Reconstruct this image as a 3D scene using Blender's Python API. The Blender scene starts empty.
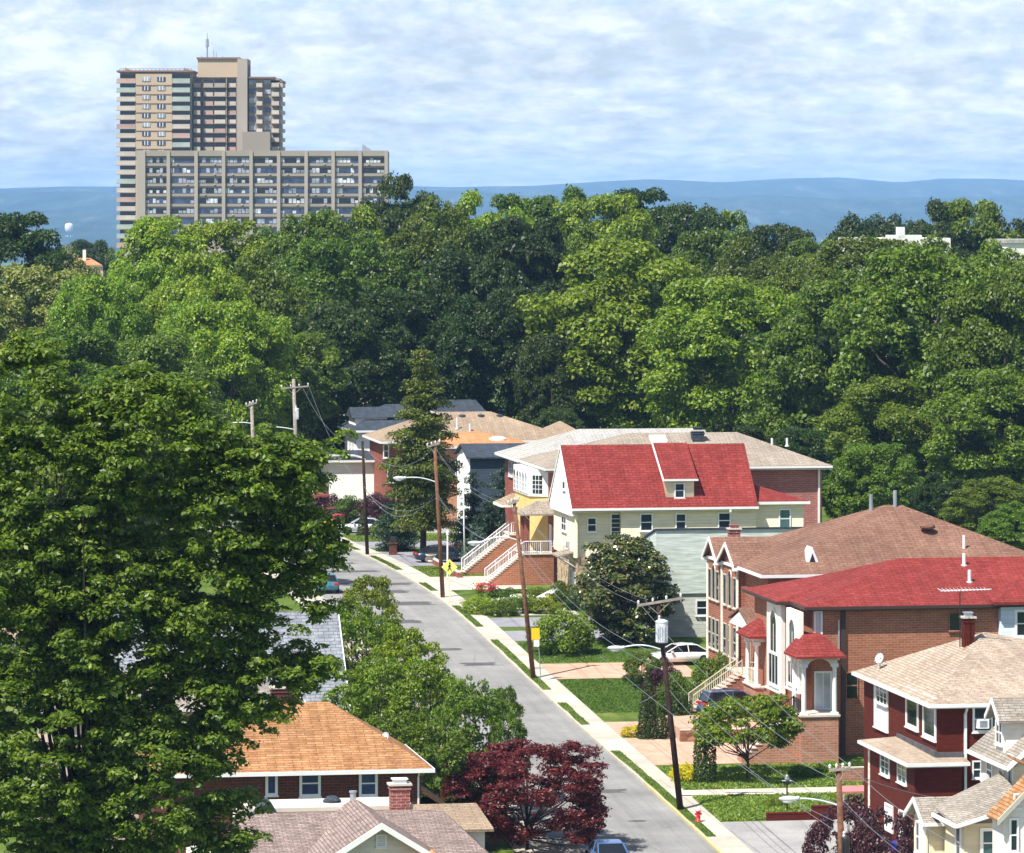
import bpy, math, random
import numpy as np
from mathutils import Vector
sc = bpy.context.scene
C = sc.collection
R = math.radians
FPX = 4500.0; HZ = 36.0; PX0 = 512.0; PY0 = 200.0      # focal length in pixels, eye height, principal column, horizon row
TH = math.atan(0.1693); ct, st = math.cos(TH), math.sin(TH)
# ------------------------------------------------------------------ scene, camera, sky, sun
cam = bpy.data.cameras.new('camera'); camo = bpy.data.objects.new('camera', cam); C.objects.link(camo)
camo.location = (0, 0, HZ); camo.rotation_euler = (R(90), 0, 0)
cam.sensor_width = 36; cam.sensor_fit = 'HORIZONTAL'; cam.lens = 36*FPX/1024
cam.shift_y = -(426.5-PY0)/1024
cam.clip_start = 1; cam.clip_end = 60000
sc.camera = camo
sc.view_settings.view_transform = 'Standard'; sc.view_settings.look = 'None'; sc.view_settings.gamma = 1
sc.view_settings.exposure = 0.64
sc.cycles.max_bounces = 6; sc.cycles.diffuse_bounces = 3; sc.cycles.glossy_bounces = 2
sc.cycles.transmission_bounces = 3; sc.cycles.transparent_max_bounces = 4; sc.cycles.volume_bounces = 1
sc.cycles.use_denoising = True
try: sc.cycles.denoising_input_passes = 'RGB_ALBEDO_NORMAL'
except Exception: pass
SUN_EL = R(56); SUN_H = (-0.69, -0.724)
sd = Vector((SUN_H[0]*math.cos(SUN_EL), SUN_H[1]*math.cos(SUN_EL), math.sin(SUN_EL)))
sl = bpy.data.lights.new('sun', 'SUN'); sl.energy = 5.0; sl.angle = R(0.55); sl.color = (1, 0.955, 0.88)
so = bpy.data.objects.new('sun', sl); C.objects.link(so); so.location = (0, 0, 150)
so.rotation_euler = (-sd).to_track_quat('-Z', 'Y').to_euler()
w = bpy.data.worlds.new('World'); sc.world = w; w.use_nodes = True
nt = w.node_tree; N = nt.nodes; L = nt.links
for n in list(N): N.remove(n)
def nd(t, **k):
    n = N.new(t)
    for a, b in k.items(): setattr(n, a, b)
    return n
out = nd('ShaderNodeOutputWorld'); bg = nd('ShaderNodeBackground'); L.new(bg.outputs[0], out.inputs[0])
sky = nd('ShaderNodeTexSky', sky_type='NISHITA'); sky.sun_disc = False
sky.sun_elevation = SUN_EL; sky.sun_rotation = math.atan2(SUN_H[0], SUN_H[1])
sky.altitude = 100; sky.air_density = 1.2; sky.dust_density = 0.6; sky.ozone_density = 3
bg.inputs[1].default_value = 0.07
tc = nd('ShaderNodeTexCoord'); sep = nd('ShaderNodeSeparateXYZ'); L.new(tc.outputs['Generated'], sep.inputs[0])
def mth(op, a, b=None, c=None, clamp=False):
    m = nd('ShaderNodeMath', operation=op); m.use_clamp = clamp
    for i, v in enumerate((a, b, c)):
        if v is None: continue
        if isinstance(v, (int, float)): m.inputs[i].default_value = v
        else: L.new(v, m.inputs[i])
    return m.outputs[0]
az = mth('ARCTAN2', sep.outputs[0], sep.outputs[1])
# cloud rows get thinner towards the horizon: height coordinate is compressed
el = mth('LOGARITHM', mth('ADD', mth('MAXIMUM', sep.outputs[2], 0.0), 0.018), 2.718)
def cloud(ax, ez, off, det, rough):
    cmb = nd('ShaderNodeCombineXYZ'); L.new(mth('MULTIPLY', az, ax), cmb.inputs[0]); L.new(mth('MULTIPLY', el, ez), cmb.inputs[1]); cmb.inputs[2].default_value = off
    n = nd('ShaderNodeTexNoise'); n.inputs['Scale'].default_value = 1; n.inputs['Detail'].default_value = det; n.inputs['Roughness'].default_value = rough
    n.inputs['Distortion'].default_value = 0.25
    L.new(cmb.outputs[0], n.inputs['Vector']); return n.outputs[0]
c1 = cloud(62, 8.0, 3.3, 8, 0.55); c2 = cloud(170, 20, 9.1, 8, 0.6); c3 = cloud(20, 2.8, 1.2, 3, 0.5)
dens = mth('ADD', mth('ADD', mth('MULTIPLY', c1, 0.5), mth('MULTIPLY', c2, 0.3)), mth('MULTIPLY', c3, 0.35))
rp = nd('ShaderNodeValToRGB'); L.new(dens, rp.inputs[0])
rp.color_ramp.elements[0].position = 0.47; rp.color_ramp.elements[0].color = (0, 0, 0, 1)
rp.color_ramp.elements[1].position = 0.64; rp.color_ramp.elements[1].color = (1, 1, 1, 1)
# cloud body: lit tops and grey-blue undersides
shade = cloud(95, 12, 5.5, 7, 0.6)
rs = nd('ShaderNodeValToRGB'); L.new(shade, rs.inputs[0])
rs.color_ramp.elements[0].position = 0.35; rs.color_ramp.elements[0].color = (7.0, 8.4, 11.2, 1)
rs.color_ramp.elements[1].position = 0.62; rs.color_ramp.elements[1].color = (10.2, 10.7, 12.2, 1)
base = nd('ShaderNodeMixRGB', blend_type='MULTIPLY'); base.inputs[0].default_value = 1
L.new(sky.outputs[0], base.inputs[1]); base.inputs[2].default_value = (0.80, 0.93, 1.26, 1)
mx = nd('ShaderNodeMixRGB'); L.new(mth('MULTIPLY_ADD', rp.outputs[0], 0.58, 0.36, clamp=True), mx.inputs[0])
L.new(base.outputs[0], mx.inputs[1]); L.new(rs.outputs[0], mx.inputs[2])
# clouds only in the band of sky that is seen low; overhead the clear sky lights the scene
hi = nd('ShaderNodeMapRange'); L.new(sep.outputs[2], hi.inputs[0]); hi.inputs[1].default_value = 0.12; hi.inputs[2].default_value = 0.5
hi.inputs[3].default_value = 0; hi.inputs[4].default_value = 0.8
mx2 = nd('ShaderNodeMixRGB'); L.new(hi.outputs[0], mx2.inputs[0]); L.new(mx.outputs[0], mx2.inputs[1]); L.new(sky.outputs[0], mx2.inputs[2])
L.new(mx2.outputs[0], bg.inputs[0])

# ------------------------------------------------------------------ materials
M = {}
class NT:
    def __init__(s, name):
        m = bpy.data.materials.new(name); m.use_nodes = True; s.m = m; s.t = m.node_tree; s.n = s.t.nodes; s.l = s.t.links
        s.b = s.n['Principled BSDF']; s.out = s.n['Material Output']
    def new(s, t, **k):
        n = s.n.new(t)
        for a, b in k.items(): setattr(n, a, b)
        return n
    def uv(s, sx=1, sy=1, rot=0, obj=False):
        u = s.new('ShaderNodeTexCoord'); mp = s.new('ShaderNodeMapping'); mp.inputs['Scale'].default_value = (sx, sy, 1)
        mp.inputs['Rotation'].default_value = (0, 0, rot)
        s.l.new(u.outputs['Object' if obj else 'UV'], mp.inputs[0]); return mp.outputs[0]
    def noise(s, vec, scale, det=4, rough=0.6):
        n = s.new('ShaderNodeTexNoise'); n.inputs['Scale'].default_value = scale; n.inputs['Detail'].default_value = det; n.inputs['Roughness'].default_value = rough
        s.l.new(vec, n.inputs['Vector']); return n.outputs[0]
    def ramp(s, fac, stops):
        r = s.new('ShaderNodeValToRGB'); s.l.new(fac, r.inputs[0]); cr = r.color_ramp
        while len(cr.elements) < len(stops): cr.elements.new(0.5)
        for e, (p, c) in zip(cr.elements, stops): e.position = p; e.color = (*c, 1)
        return r.outputs[0]
    def mix(s, a, b, f, mode='MIX'):
        m = s.new('ShaderNodeMixRGB', blend_type=mode)
        for i, v in ((0, f), (1, a), (2, b)):
            if hasattr(v, 'links') or hasattr(v, 'is_linked'): s.l.new(v, m.inputs[i])
            elif isinstance(v, tuple): m.inputs[i].default_value = (*v, 1)
            else: m.inputs[i].default_value = v
        return m.outputs[0]
    def bump(s, h, dist=0.01, strength=1):
        b = s.new('ShaderNodeBump'); b.inputs['Distance'].default_value = dist; b.inputs['Strength'].default_value = strength
        s.l.new(h, b.inputs['Height']); s.l.new(b.outputs[0], s.b.inputs['Normal'])
    def done(s, col=None, rough=0.8, spec=0.3, metal=0):
        if col is not None:
            if isinstance(col, tuple): s.b.inputs['Base Color'].default_value = (*col, 1)
            else: s.l.new(col, s.b.inputs['Base Color'])
        s.b.inputs['Roughness'].default_value = rough; s.b.inputs['Specular IOR Level'].default_value = spec; s.b.inputs['Metallic'].default_value = metal
        return s.m
def sc3(c, k): return tuple(min(1, x*k) for x in c)
def plain(key, col, rough=0.6, spec=0.4, metal=0, var=0.12, scale=1.3):
    t = NT(key); v = t.uv(obj=True)
    M[key] = t.done(t.ramp(t.noise(v, scale, 5), [(0.3, sc3(col, 1-var)), (0.7, sc3(col, 1+var))]), rough, spec, metal); return M[key]
def brick(key, a, b, mortar, patch=0.35, bw=0.44, bh=0.15):
    t = NT(key); v = t.uv()
    br = t.new('ShaderNodeTexBrick'); br.inputs['Scale'].default_value = 1; br.inputs['Brick Width'].default_value = bw; br.inputs['Row Height'].default_value = bh
    br.inputs['Mortar Size'].default_value = 0.02; br.inputs['Color1'].default_value = (*a, 1); br.inputs['Color2'].default_value = (*b, 1); br.inputs['Mortar'].default_value = (*mortar, 1)
    t.l.new(v, br.inputs['Vector'])
    n = t.noise(t.uv(1.2, 4.5), 1.5, 5, 0.7); n2 = t.noise(t.uv(0.25, 0.3), 1.0, 4, 0.6)
    c = t.mix(br.outputs[0], t.ramp(n, [(0.3, (1-patch,)*3), (0.7, (1+patch*0.6,)*3)]), 1, 'MULTIPLY')
    c = t.mix(c, t.ramp(n2, [(0.3, (0.82, 0.80, 0.80)), (0.7, (1.12, 1.1, 1.08))]), 1, 'MULTIPLY')
    t.bump(br.outputs[1], -0.008, 0.6)
    M[key] = t.done(c, 0.85, 0.2); return M[key]
def shingle(key, cols, row=0.26, wid=0.62, patch=0.15, stain=None):
    patch = patch*1.5
    t = NT(key); v = t.uv()
    br = t.new('ShaderNodeTexBrick'); br.inputs['Scale'].default_value = 1; br.inputs['Brick Width'].default_value = wid; br.inputs['Row Height'].default_value = row
    br.inputs['Mortar Size'].default_value = 0.022; br.inputs['Bias'].default_value = 0.0
    br.inputs['Color1'].default_value = (*cols[0], 1); br.inputs['Color2'].default_value = (*cols[1], 1); br.inputs['Mortar'].default_value = (*sc3(cols[0], 0.55), 1)
    t.l.new(v, br.inputs['Vector'])
    nn = t.noise(t.uv(0.9, 3.2), 1.1, 4, 0.7)
    c = t.mix(br.outputs[0], (*cols[2],), t.ramp(nn, [(0.48, (0, 0, 0)), (0.66, (0.75,)*3)]))
    n2 = t.noise(t.uv(0.16, 0.22), 1.0, 5, 0.6)
    c = t.mix(c, t.ramp(n2, [(0.3, (1-patch,)*3), (0.7, (1+patch,)*3)]), 1, 'MULTIPLY')
    n3 = t.noise(t.uv(2.2, 0.25), 0.8, 4, 0.7); c = t.mix(c, t.ramp(n3, [(0.35, (0.84, 0.82, 0.8)), (0.65, (1.12, 1.12, 1.13))]), 1, 'MULTIPLY')
    sp = t.noise(t.uv(1, 1), 5, 3, 0.8)
    c = t.mix(c, t.ramp(sp, [(0.3, (0.78,)*3), (0.7, (1.2,)*3)]), 1, 'MULTIPLY')
    if stain:
        nz = t.noise(t.uv(1.0, 0.12), 0.9, 4, 0.65)
        c = t.mix(c, stain, t.ramp(nz, [(0.56, (0, 0, 0)), (0.74, (0.45,)*3)]))
    t.bump(br.outputs[1], -0.02, 0.7)
    M[key] = t.done(c, 0.9, 0.15); return M[key]
def siding(key, col, step=0.27, dirt=0.16, rough=0.6):
    t = NT(key); v = t.uv(); sp = t.new('ShaderNodeSeparateXYZ'); t.l.new(v, sp.inputs[0])
    f = t.new('ShaderNodeMath', operation='FRACT'); d = t.new('ShaderNodeMath', operation='DIVIDE'); t.l.new(sp.outputs[1], d.inputs[0]); d.inputs[1].default_value = step
    t.l.new(d.outputs[0], f.inputs[0])
    n = t.noise(t.uv(0.5, 1.2), 1.2, 5, 0.65)
    t.bump(f.outputs[0], -0.075, 1)
    M[key] = t.done(t.ramp(n, [(0.3, sc3(col, 1-dirt)), (0.68, sc3(col, 1+dirt*0.4))]), rough, 0.3); return M[key]
def wavy(key, a, b, step=0.45):
    t = NT(key); v = t.uv(); nz = t.noise(t.uv(0.35, 2.6), 1.6, 4, 0.65); n2 = t.noise(t.uv(0.5, 0.5), 1.0, 4, 0.6)
    c = t.ramp(nz, [(0.35, a), (0.62, b)]); c = t.mix(c, t.ramp(n2, [(0.3, (0.9,)*3), (0.7, (1.08,)*3)]), 1, 'MULTIPLY')
    t.bump(nz, 0.04, 0.8)
    M[key] = t.done(c, 0.8, 0.2); return M[key]
def stone(key, a, b):
    t = NT(key); v = t.uv(2.2, 3.6); vo = t.new('ShaderNodeTexVoronoi'); t.l.new(v, vo.inputs['Vector']); vo.inputs['Scale'].default_value = 1
    sp = t.new('ShaderNodeSeparateXYZ'); t.l.new(vo.outputs['Color'], sp.inputs[0])
    c = t.ramp(sp.outputs[0], [(0.1, a), (0.9, b)]); t.bump(vo.outputs[0], -0.05, 0.8)
    M[key] = t.done(c, 0.9, 0.2); return M[key]
def foliage(key, c1, c2, c3, trans=0.35, spec=0.35, rough=0.45):
    """leaf faces: tone per leaf from a stored random number, tone per tree from the object"""
    t = NT(key); a = t.new('ShaderNodeAttribute', attribute_name='rnd'); oi = t.new('ShaderNodeObjectInfo')
    c = t.ramp(a.outputs['Fac'], [(0.0, c1), (0.5, c2), (1.0, c3)])
    hs = t.new('ShaderNodeHueSaturation'); t.l.new(c, hs.inputs['Color'])
    mr = t.new('ShaderNodeMapRange'); t.l.new(oi.outputs['Random'], mr.inputs[0]); mr.inputs[3].default_value = 0.484; mr.inputs[4].default_value = 0.516; t.l.new(mr.outputs[0], hs.inputs['Hue'])
    m2 = t.new('ShaderNodeMath', operation='FRACT'); m3 = t.new('ShaderNodeMath', operation='MULTIPLY'); t.l.new(oi.outputs['Random'], m3.inputs[0]); m3.inputs[1].default_value = 7.31
    t.l.new(m3.outputs[0], m2.inputs[0]); mr2 = t.new('ShaderNodeMapRange'); t.l.new(m2.outputs[0], mr2.inputs[0]); mr2.inputs[3].default_value = 0.8; mr2.inputs[4].default_value = 1.22
    t.l.new(mr2.outputs[0], hs.inputs['Value'])
    t.l.new(hs.outputs[0], t.b.inputs['Base Color']); t.b.inputs['Roughness'].default_value = rough; t.b.inputs['Specular IOR Level'].default_value = spec
    tr = t.new('ShaderNodeBsdfTranslucent'); g = t.mix(hs.outputs[0], (1.0, 1.25, 0.5), 1, 'MULTIPLY') if key not in ('leaf_maroon', 'leaf_plum') else hs.outputs[0]
    t.l.new(g, tr.inputs[0]); ms = t.new('ShaderNodeMixShader'); ms.inputs[0].default_value = trans
    t.l.new(t.b.outputs[0], ms.inputs[1]); t.l.new(tr.outputs[0], ms.inputs[2]); t.l.new(ms.outputs[0], t.out.inputs[0])
    M[key] = t.m; return t.m
foliage('leaf_bright', (0.085, 0.148, 0.009), (0.165, 0.245, 0.013), (0.31, 0.38, 0.028), trans=0.34)
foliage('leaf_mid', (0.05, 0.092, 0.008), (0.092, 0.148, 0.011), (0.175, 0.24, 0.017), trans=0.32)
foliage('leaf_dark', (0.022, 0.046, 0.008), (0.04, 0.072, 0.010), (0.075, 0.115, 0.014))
foliage('leaf_near', (0.058, 0.118, 0.012), (0.112, 0.188, 0.016), (0.23, 0.31, 0.028), spec=0.4, rough=0.45, trans=0.4)
foliage('leaf_lime', (0.14, 0.2, 0.012), (0.2, 0.27, 0.02), (0.29, 0.35, 0.03))
foliage('leaf_olive', (0.12, 0.15, 0.03), (0.2, 0.24, 0.05), (0.3, 0.32, 0.09), trans=0.3)
foliage('leaf_magnolia', (0.02, 0.045, 0.010), (0.06, 0.09, 0.016), (0.22, 0.19, 0.05), trans=0.12, spec=0.8, rough=0.22)
foliage('leaf_pine', (0.042, 0.062, 0.008), (0.085, 0.105, 0.010), (0.17, 0.18, 0.016), trans=0.2)
foliage('leaf_spruce', (0.014, 0.036, 0.014), (0.022, 0.05, 0.02), (0.036, 0.07, 0.026), trans=0.1)
foliage('leaf_blue', (0.05, 0.1, 0.07), (0.08, 0.14, 0.1), (0.12, 0.19, 0.14), trans=0.1)
foliage('leaf_maroon', (0.05, 0.006, 0.009), (0.12, 0.013, 0.018), (0.25, 0.035, 0.04), trans=0.35, spec=0.45)
foliage('leaf_plum', (0.03, 0.009, 0.013), (0.055, 0.014, 0.02), (0.10, 0.025, 0.035), trans=0.25, spec=0.5)
foliage('leaf_yellow', (0.5, 0.40, 0.01), (0.72, 0.58, 0.02), (0.85, 0.72, 0.05), trans=0.3)
foliage('petal_red', (0.5, 0.02, 0.04), (0.7, 0.04, 0.1), (0.8, 0.15, 0.25), trans=0.3)
foliage('petal_white', (0.7, 0.65, 0.5), (0.8, 0.78, 0.65), (0.85, 0.85, 0.8), trans=0.3)
foliage('petal_pink', (0.5, 0.1, 0.16), (0.65, 0.2, 0.25), (0.75, 0.35, 0.35), trans=0.3)
foliage('grass_blade', (0.11, 0.18, 0.02), (0.18, 0.26, 0.03), (0.30, 0.35, 0.07), trans=0.3)
foliage('grass_mown', (0.06, 0.12, 0.012), (0.10, 0.17, 0.018), (0.17, 0.23, 0.03), trans=0.3)
plain('bark', (0.09, 0.07, 0.055), 0.9, 0.1, var=0.35, scale=3); plain('bark_dark', (0.035, 0.03, 0.025), 0.9, 0.1, var=0.3, scale=3)
shingle('roof_red', [(0.225, 0.036, 0.030), (0.285, 0.052, 0.044), (0.16, 0.024, 0.022)], patch=0.1)
shingle('roof_brown', [(0.215, 0.115, 0.08), (0.265, 0.15, 0.105), (0.165, 0.085, 0.06)], patch=0.16)
shingle('roof_beige', [(0.42, 0.335, 0.255), (0.50, 0.405, 0.315), (0.29, 0.21, 0.155)], row=0.2, wid=0.9, patch=0.12)
shingle('roof_orange', [(0.36, 0.18, 0.075), (0.48, 0.265, 0.135), (0.23, 0.095, 0.04)], row=0.2, wid=0.9, patch=0.12)
shingle('roof_taupe', [(0.33, 0.28, 0.22), (0.38, 0.33, 0.27), (0.27, 0.22, 0.17)], patch=0.1)
shingle('roof_tan', [(0.34, 0.26, 0.18), (0.40, 0.30, 0.21), (0.27, 0.2, 0.14)], patch=0.1)
shingle('roof_greige', [(0.31, 0.28, 0.235), (0.39, 0.35, 0.295), (0.20, 0.17, 0.14)], row=0.18, wid=0.6, patch=0.12)
shingle('roof_mauve', [(0.27, 0.205, 0.18), (0.37, 0.29, 0.26), (0.14, 0.10, 0.09)], row=0.17, wid=0.4, patch=0.1)
shingle('roof_grey', [(0.23, 0.25, 0.28), (0.30, 0.32, 0.35), (0.17, 0.18, 0.2)], patch=0.1)
shingle('roof_slate', [(0.05, 0.065, 0.085), (0.07, 0.085, 0.11), (0.035, 0.045, 0.06)], patch=0.1)
shingle('roof_white', [(0.42, 0.41, 0.38), (0.48, 0.46, 0.43), (0.36, 0.34, 0.31)], patch=0.06)
shingle('roof_terracotta', [(0.60, 0.25, 0.11), (0.68, 0.32, 0.15), (0.48, 0.18, 0.08)], patch=0.1)
brick('brick_duplex', (0.40, 0.13, 0.075), (0.30, 0.085, 0.05), (0.36, 0.25, 0.19), patch=0.4)
brick('brick_orange', (0.40, 0.15, 0.085), (0.32, 0.105, 0.06), (0.40, 0.24, 0.16), patch=0.22)
brick('brick_light', (0.52, 0.24, 0.15), (0.42, 0.17, 0.1), (0.48, 0.34, 0.26), patch=0.25)
brick('brick_red', (0.12, 0.02, 0.007), (0.09, 0.013, 0.005), (0.10, 0.014, 0.01), patch=0.12)
brick('brick_dark', (0.15, 0.042, 0.028), (0.095, 0.028, 0.02), (0.14, 0.08, 0.06), patch=0.35)
brick('brick_far', (0.36, 0.09, 0.06), (0.27, 0.06, 0.045), (0.3, 0.17, 0.13), patch=0.3)
brick('brick_pink', (0.42, 0.15, 0.12), (0.34, 0.11, 0.09), (0.4, 0.26, 0.22), patch=0.3)
brick('brick_chimney', (0.38, 0.10, 0.08), (0.28, 0.06, 0.05), (0.45, 0.33, 0.3), patch=0.7)
siding('siding_cream', (0.82, 0.72, 0.50)); siding('siding_white', (0.82, 0.80, 0.74)); siding('siding_grey', (0.42, 0.42, 0.37), step=0.3, dirt=0.3)
siding('siding_blue', (0.58, 0.66, 0.74)); siding('siding_navy', (0.03, 0.045, 0.065)); siding('siding_beige', (0.72, 0.62, 0.42)); siding('siding_ivory', (0.78, 0.74, 0.63))
siding('siding_mint', (0.74, 0.72, 0.60))
wavy('shingle_mint', (0.47, 0.54, 0.48), (0.66, 0.71, 0.65))
stone('fieldstone', (0.30, 0.2, 0.12), (0.55, 0.42, 0.28)); stone('rubble', (0.5, 0.45, 0.3), (0.85, 0.82, 0.7)); stone('stone_brown', (0.16, 0.07, 0.045), (0.36, 0.2, 0.12))
plain('white_paint', (0.8, 0.8, 0.78), 0.5, 0.4, var=0.05); plain('stucco_white', (0.8, 0.78, 0.7), 0.8, 0.2, var=0.06)
plain('stucco_yellow', (0.72, 0.52, 0.2), 0.8, 0.2, var=0.12, scale=0.8); plain('stucco_pink', (0.62, 0.45, 0.40), 0.8, 0.2); plain('stucco_salmon', (0.62, 0.3, 0.18), 0.8, 0.2)
plain('dark_trim', (0.05, 0.03, 0.025), 0.6); plain('flashing', (0.10, 0.10, 0.11), 0.6, 0.4, 0.2, var=0.4, scale=3); plain('soffit_dark', (0.10, 0.07, 0.06), 0.7)
plain('black_metal', (0.02, 0.02, 0.022), 0.5, 0.5); plain('grey_metal', (0.35, 0.38, 0.42), 0.4, 0.5, 0.4, var=0.2); plain('galvanised', (0.5, 0.52, 0.54), 0.4, 0.5, 0.6)
plain('pale_metal', (0.62, 0.66, 0.68), 0.45, 0.5, 0.1, var=0.2, scale=2); plain('rail_beige', (0.6, 0.5, 0.38), 0.6); plain('rail_white', (0.78, 0.76, 0.78), 0.5)
plain('step_stone', (0.62, 0.54, 0.45), 0.85, 0.2, var=0.15); plain('concrete_slab', (0.55, 0.52, 0.46), 0.9, 0.1, var=0.1)
plain('pole_wood', (0.17, 0.085, 0.05), 0.9, 0.1, var=0.4, scale=4); plain('pole_dark', (0.045, 0.028, 0.022), 0.9, 0.1, var=0.4, scale=4); plain('pole_grey', (0.3, 0.26, 0.22), 0.9, 0.1, var=0.3, scale=4)
plain('wire', (0.15, 0.165, 0.185), 0.5, 0.4); plain('insulator', (0.6, 0.62, 0.62), 0.3, 0.5)
plain('sign_yellow', (0.85, 0.52, 0.01), 0.4, var=0.02); plain('sign_lime', (0.80, 0.80, 0.18), 0.4, var=0.02); plain('sign_white', (0.82, 0.82, 0.84), 0.4, var=0.02); plain('sign_black', (0.015, 0.015, 0.015), 0.5)
plain('hydrant_red', (0.6, 0.03, 0.04), 0.4); plain('tyre', (0.02, 0.02, 0.02), 0.85, 0.2); plain('rim', (0.5, 0.5, 0.52), 0.3, 0.5, 0.8)
plain('lamp_red', (0.6, 0.02, 0.02), 0.3); plain('lamp_clear', (0.8, 0.8, 0.8), 0.15, 0.6); plain('roof_flat', (0.62, 0.57, 0.47), 0.9, 0.1, var=0.14, scale=0.7); plain('roof_tar', (0.08, 0.08, 0.085), 0.9)
plain('bin_blue', (0.03, 0.04, 0.5), 0.4); plain('canopy_pink', (0.6, 0.2, 0.2), 0.7); plain('door_white', (0.78, 0.78, 0.76), 0.5, var=0.05); plain('door_dark', (0.12, 0.05, 0.04), 0.5)
plain('tower_peach', (0.50, 0.385, 0.28), 0.85, 0.2, var=0.06, scale=0.05); plain('tower_brown', (0.31, 0.265, 0.225), 0.85, 0.2, var=0.08, scale=0.05); plain('tower_tan', (0.375, 0.325, 0.28), 0.85, 0.2, var=0.07, scale=0.06)
plain('tower_grey', (0.3, 0.24, 0.2), 0.85, 0.2); plain('balcony_pale', (0.5, 0.44, 0.38), 0.7, 0.3, var=0.15, scale=0.15); plain('balcony_red', (0.42, 0.28, 0.24), 0.7, 0.3, var=0.25, scale=0.15); plain('balcony_green', (0.34, 0.40, 0.37), 0.7, 0.3, var=0.2, scale=0.15)
plain('band_dark', (0.22, 0.12, 0.085), 0.8)
def glass(key, col, rough=0.06, spec=0.6):
    t = NT(key); n = t.noise(t.uv(0.6, 0.6), 0.7, 2); M[key] = t.done(t.ramp(n, [(0.35, sc3(col, 0.6)), (0.65, sc3(col, 1.4))]), rough, spec)
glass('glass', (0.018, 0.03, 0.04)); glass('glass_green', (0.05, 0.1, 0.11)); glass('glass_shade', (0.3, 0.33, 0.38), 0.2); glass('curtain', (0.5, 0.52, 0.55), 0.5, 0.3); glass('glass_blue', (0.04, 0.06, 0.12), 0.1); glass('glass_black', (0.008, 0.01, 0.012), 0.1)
def carpaint(key, col, metal=0.3):
    t = NT(key); t.b.inputs['Coat Weight'].default_value = 0.8; t.b.inputs['Coat Roughness'].default_value = 0.05
    M[key] = t.done(col, 0.35, 0.5, metal)
carpaint('paint_white', (0.78, 0.78, 0.78), 0); carpaint('paint_navy', (0.03, 0.07, 0.17)); carpaint('paint_black', (0.015, 0.03, 0.05)); carpaint('paint_silver', (0.62, 0.63, 0.68), 0.3); carpaint('paint_blue', (0.09, 0.2, 0.42)); carpaint('paint_teal', (0.05, 0.2, 0.25)); carpaint('paint_red', (0.45, 0.04, 0.08), 0.1)
# ground materials (object coordinates are world metres)
def groundmat(key, stops, sc1, sc2, amp=0.15, bumpd=0.01, rough=0.95, extra=None):
    t = NT(key); v = t.uv(obj=True); n = t.noise(v, sc1, 6, 0.65); n2 = t.noise(v, sc2, 4, 0.7)
    c = t.ramp(n, stops); c = t.mix(c, t.ramp(n2, [(0.3, (1-amp,)*3), (0.7, (1+amp,)*3)]), 1, 'MULTIPLY')
    if extra: c = extra(t, v, c)
    t.bump(n2, bumpd, 0.6); M[key] = t.done(c, rough, 0.15); return M[key]
groundmat('ground_grass', [(0.35, (0.055, 0.10, 0.016)), (0.55, (0.10, 0.15, 0.022)), (0.72, (0.19, 0.19, 0.06))], 0.25, 5, 0.25, 0.04)
def cracks(t, v, c):
    vo = t.new('ShaderNodeTexVoronoi', feature='DISTANCE_TO_EDGE'); vo.inputs['Scale'].default_value = 0.16; n = t.noise(v, 0.5, 3)
    mx_ = t.mix(v, n, 0.12); t.l.new(mx_, vo.inputs['Vector'])
    st1 = t.noise(t.uv(1.3, 0.035), 1.0, 5, 0.7); c = t.mix(c, t.ramp(st1, [(0.3, (0.84,)*3), (0.5, (1.0,)*3), (0.7, (1.1,)*3)]), 1, 'MULTIPLY')
    bl = t.noise(v, 0.9, 3, 0.6); c = t.mix(c, (0.17, 0.165, 0.165), t.ramp(bl, [(0.66, (0, 0, 0)), (0.74, (0.5,)*3)]))
    return t.mix(c, (0.14, 0.135, 0.13), t.ramp(vo.outputs[0], [(0.0, (0.4,)*3), (0.006, (0, 0, 0))]))
groundmat('asphalt', [(0.3, (0.20, 0.196, 0.188)), (0.55, (0.265, 0.26, 0.248)), (0.75, (0.33, 0.32, 0.30))], 0.18, 9, 0.12, 0.006, extra=cracks)
groundmat('asphalt_patch', [(0.3, (0.085, 0.082, 0.085)), (0.7, (0.13, 0.127, 0.127))], 0.8, 12, 0.12, 0.006)
groundmat('asphalt_drive', [(0.3, (0.22, 0.22, 0.25)), (0.7, (0.32, 0.31, 0.32))], 0.5, 9, 0.12, 0.006)
def joints(t, v, c):
    u = t.uv(1, 1); sp = t.new('ShaderNodeSeparateXYZ'); t.l.new(u, sp.inputs[0])
    d = t.new('ShaderNodeMath', operation='DIVIDE'); d.inputs[1].default_value = 1.5; t.l.new(sp.outputs[1], d.inputs[0])
    f = t.new('ShaderNodeMath', operation='FRACT'); t.l.new(d.outputs[0], f.inputs[0])
    fl = t.new('ShaderNodeMath', operation='FLOOR'); t.l.new(d.outputs[0], fl.inputs[0])
    wn = t.new('ShaderNodeTexWhiteNoise', noise_dimensions='1D'); t.l.new(fl.outputs[0], wn.inputs['W'])
    c = t.mix(c, t.ramp(wn.outputs[0], [(0.0, (0.86, 0.86, 0.86)), (1.0, (1.1, 1.1, 1.1))]), 1, 'MULTIPLY')
    return t.mix(c, (0.28, 0.25, 0.2), t.ramp(f.outputs[0], [(0.0, (0.8,)*3), (0.035, (0, 0, 0))]))
groundmat('sidewalk', [(0.3, (0.44, 0.40, 0.33)), (0.7, (0.56, 0.51, 0.43))], 0.6, 8, 0.08, 0.004, extra=joints)
groundmat('kerbstone', [(0.3, (0.42, 0.38, 0.3)), (0.7, (0.55, 0.5, 0.4))], 0.9, 8, 0.12, 0.004)
groundmat('kerb_yellow', [(0.3, (0.48, 0.40, 0.16)), (0.7, (0.58, 0.52, 0.3))], 0.9, 8, 0.15, 0.004)
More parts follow.
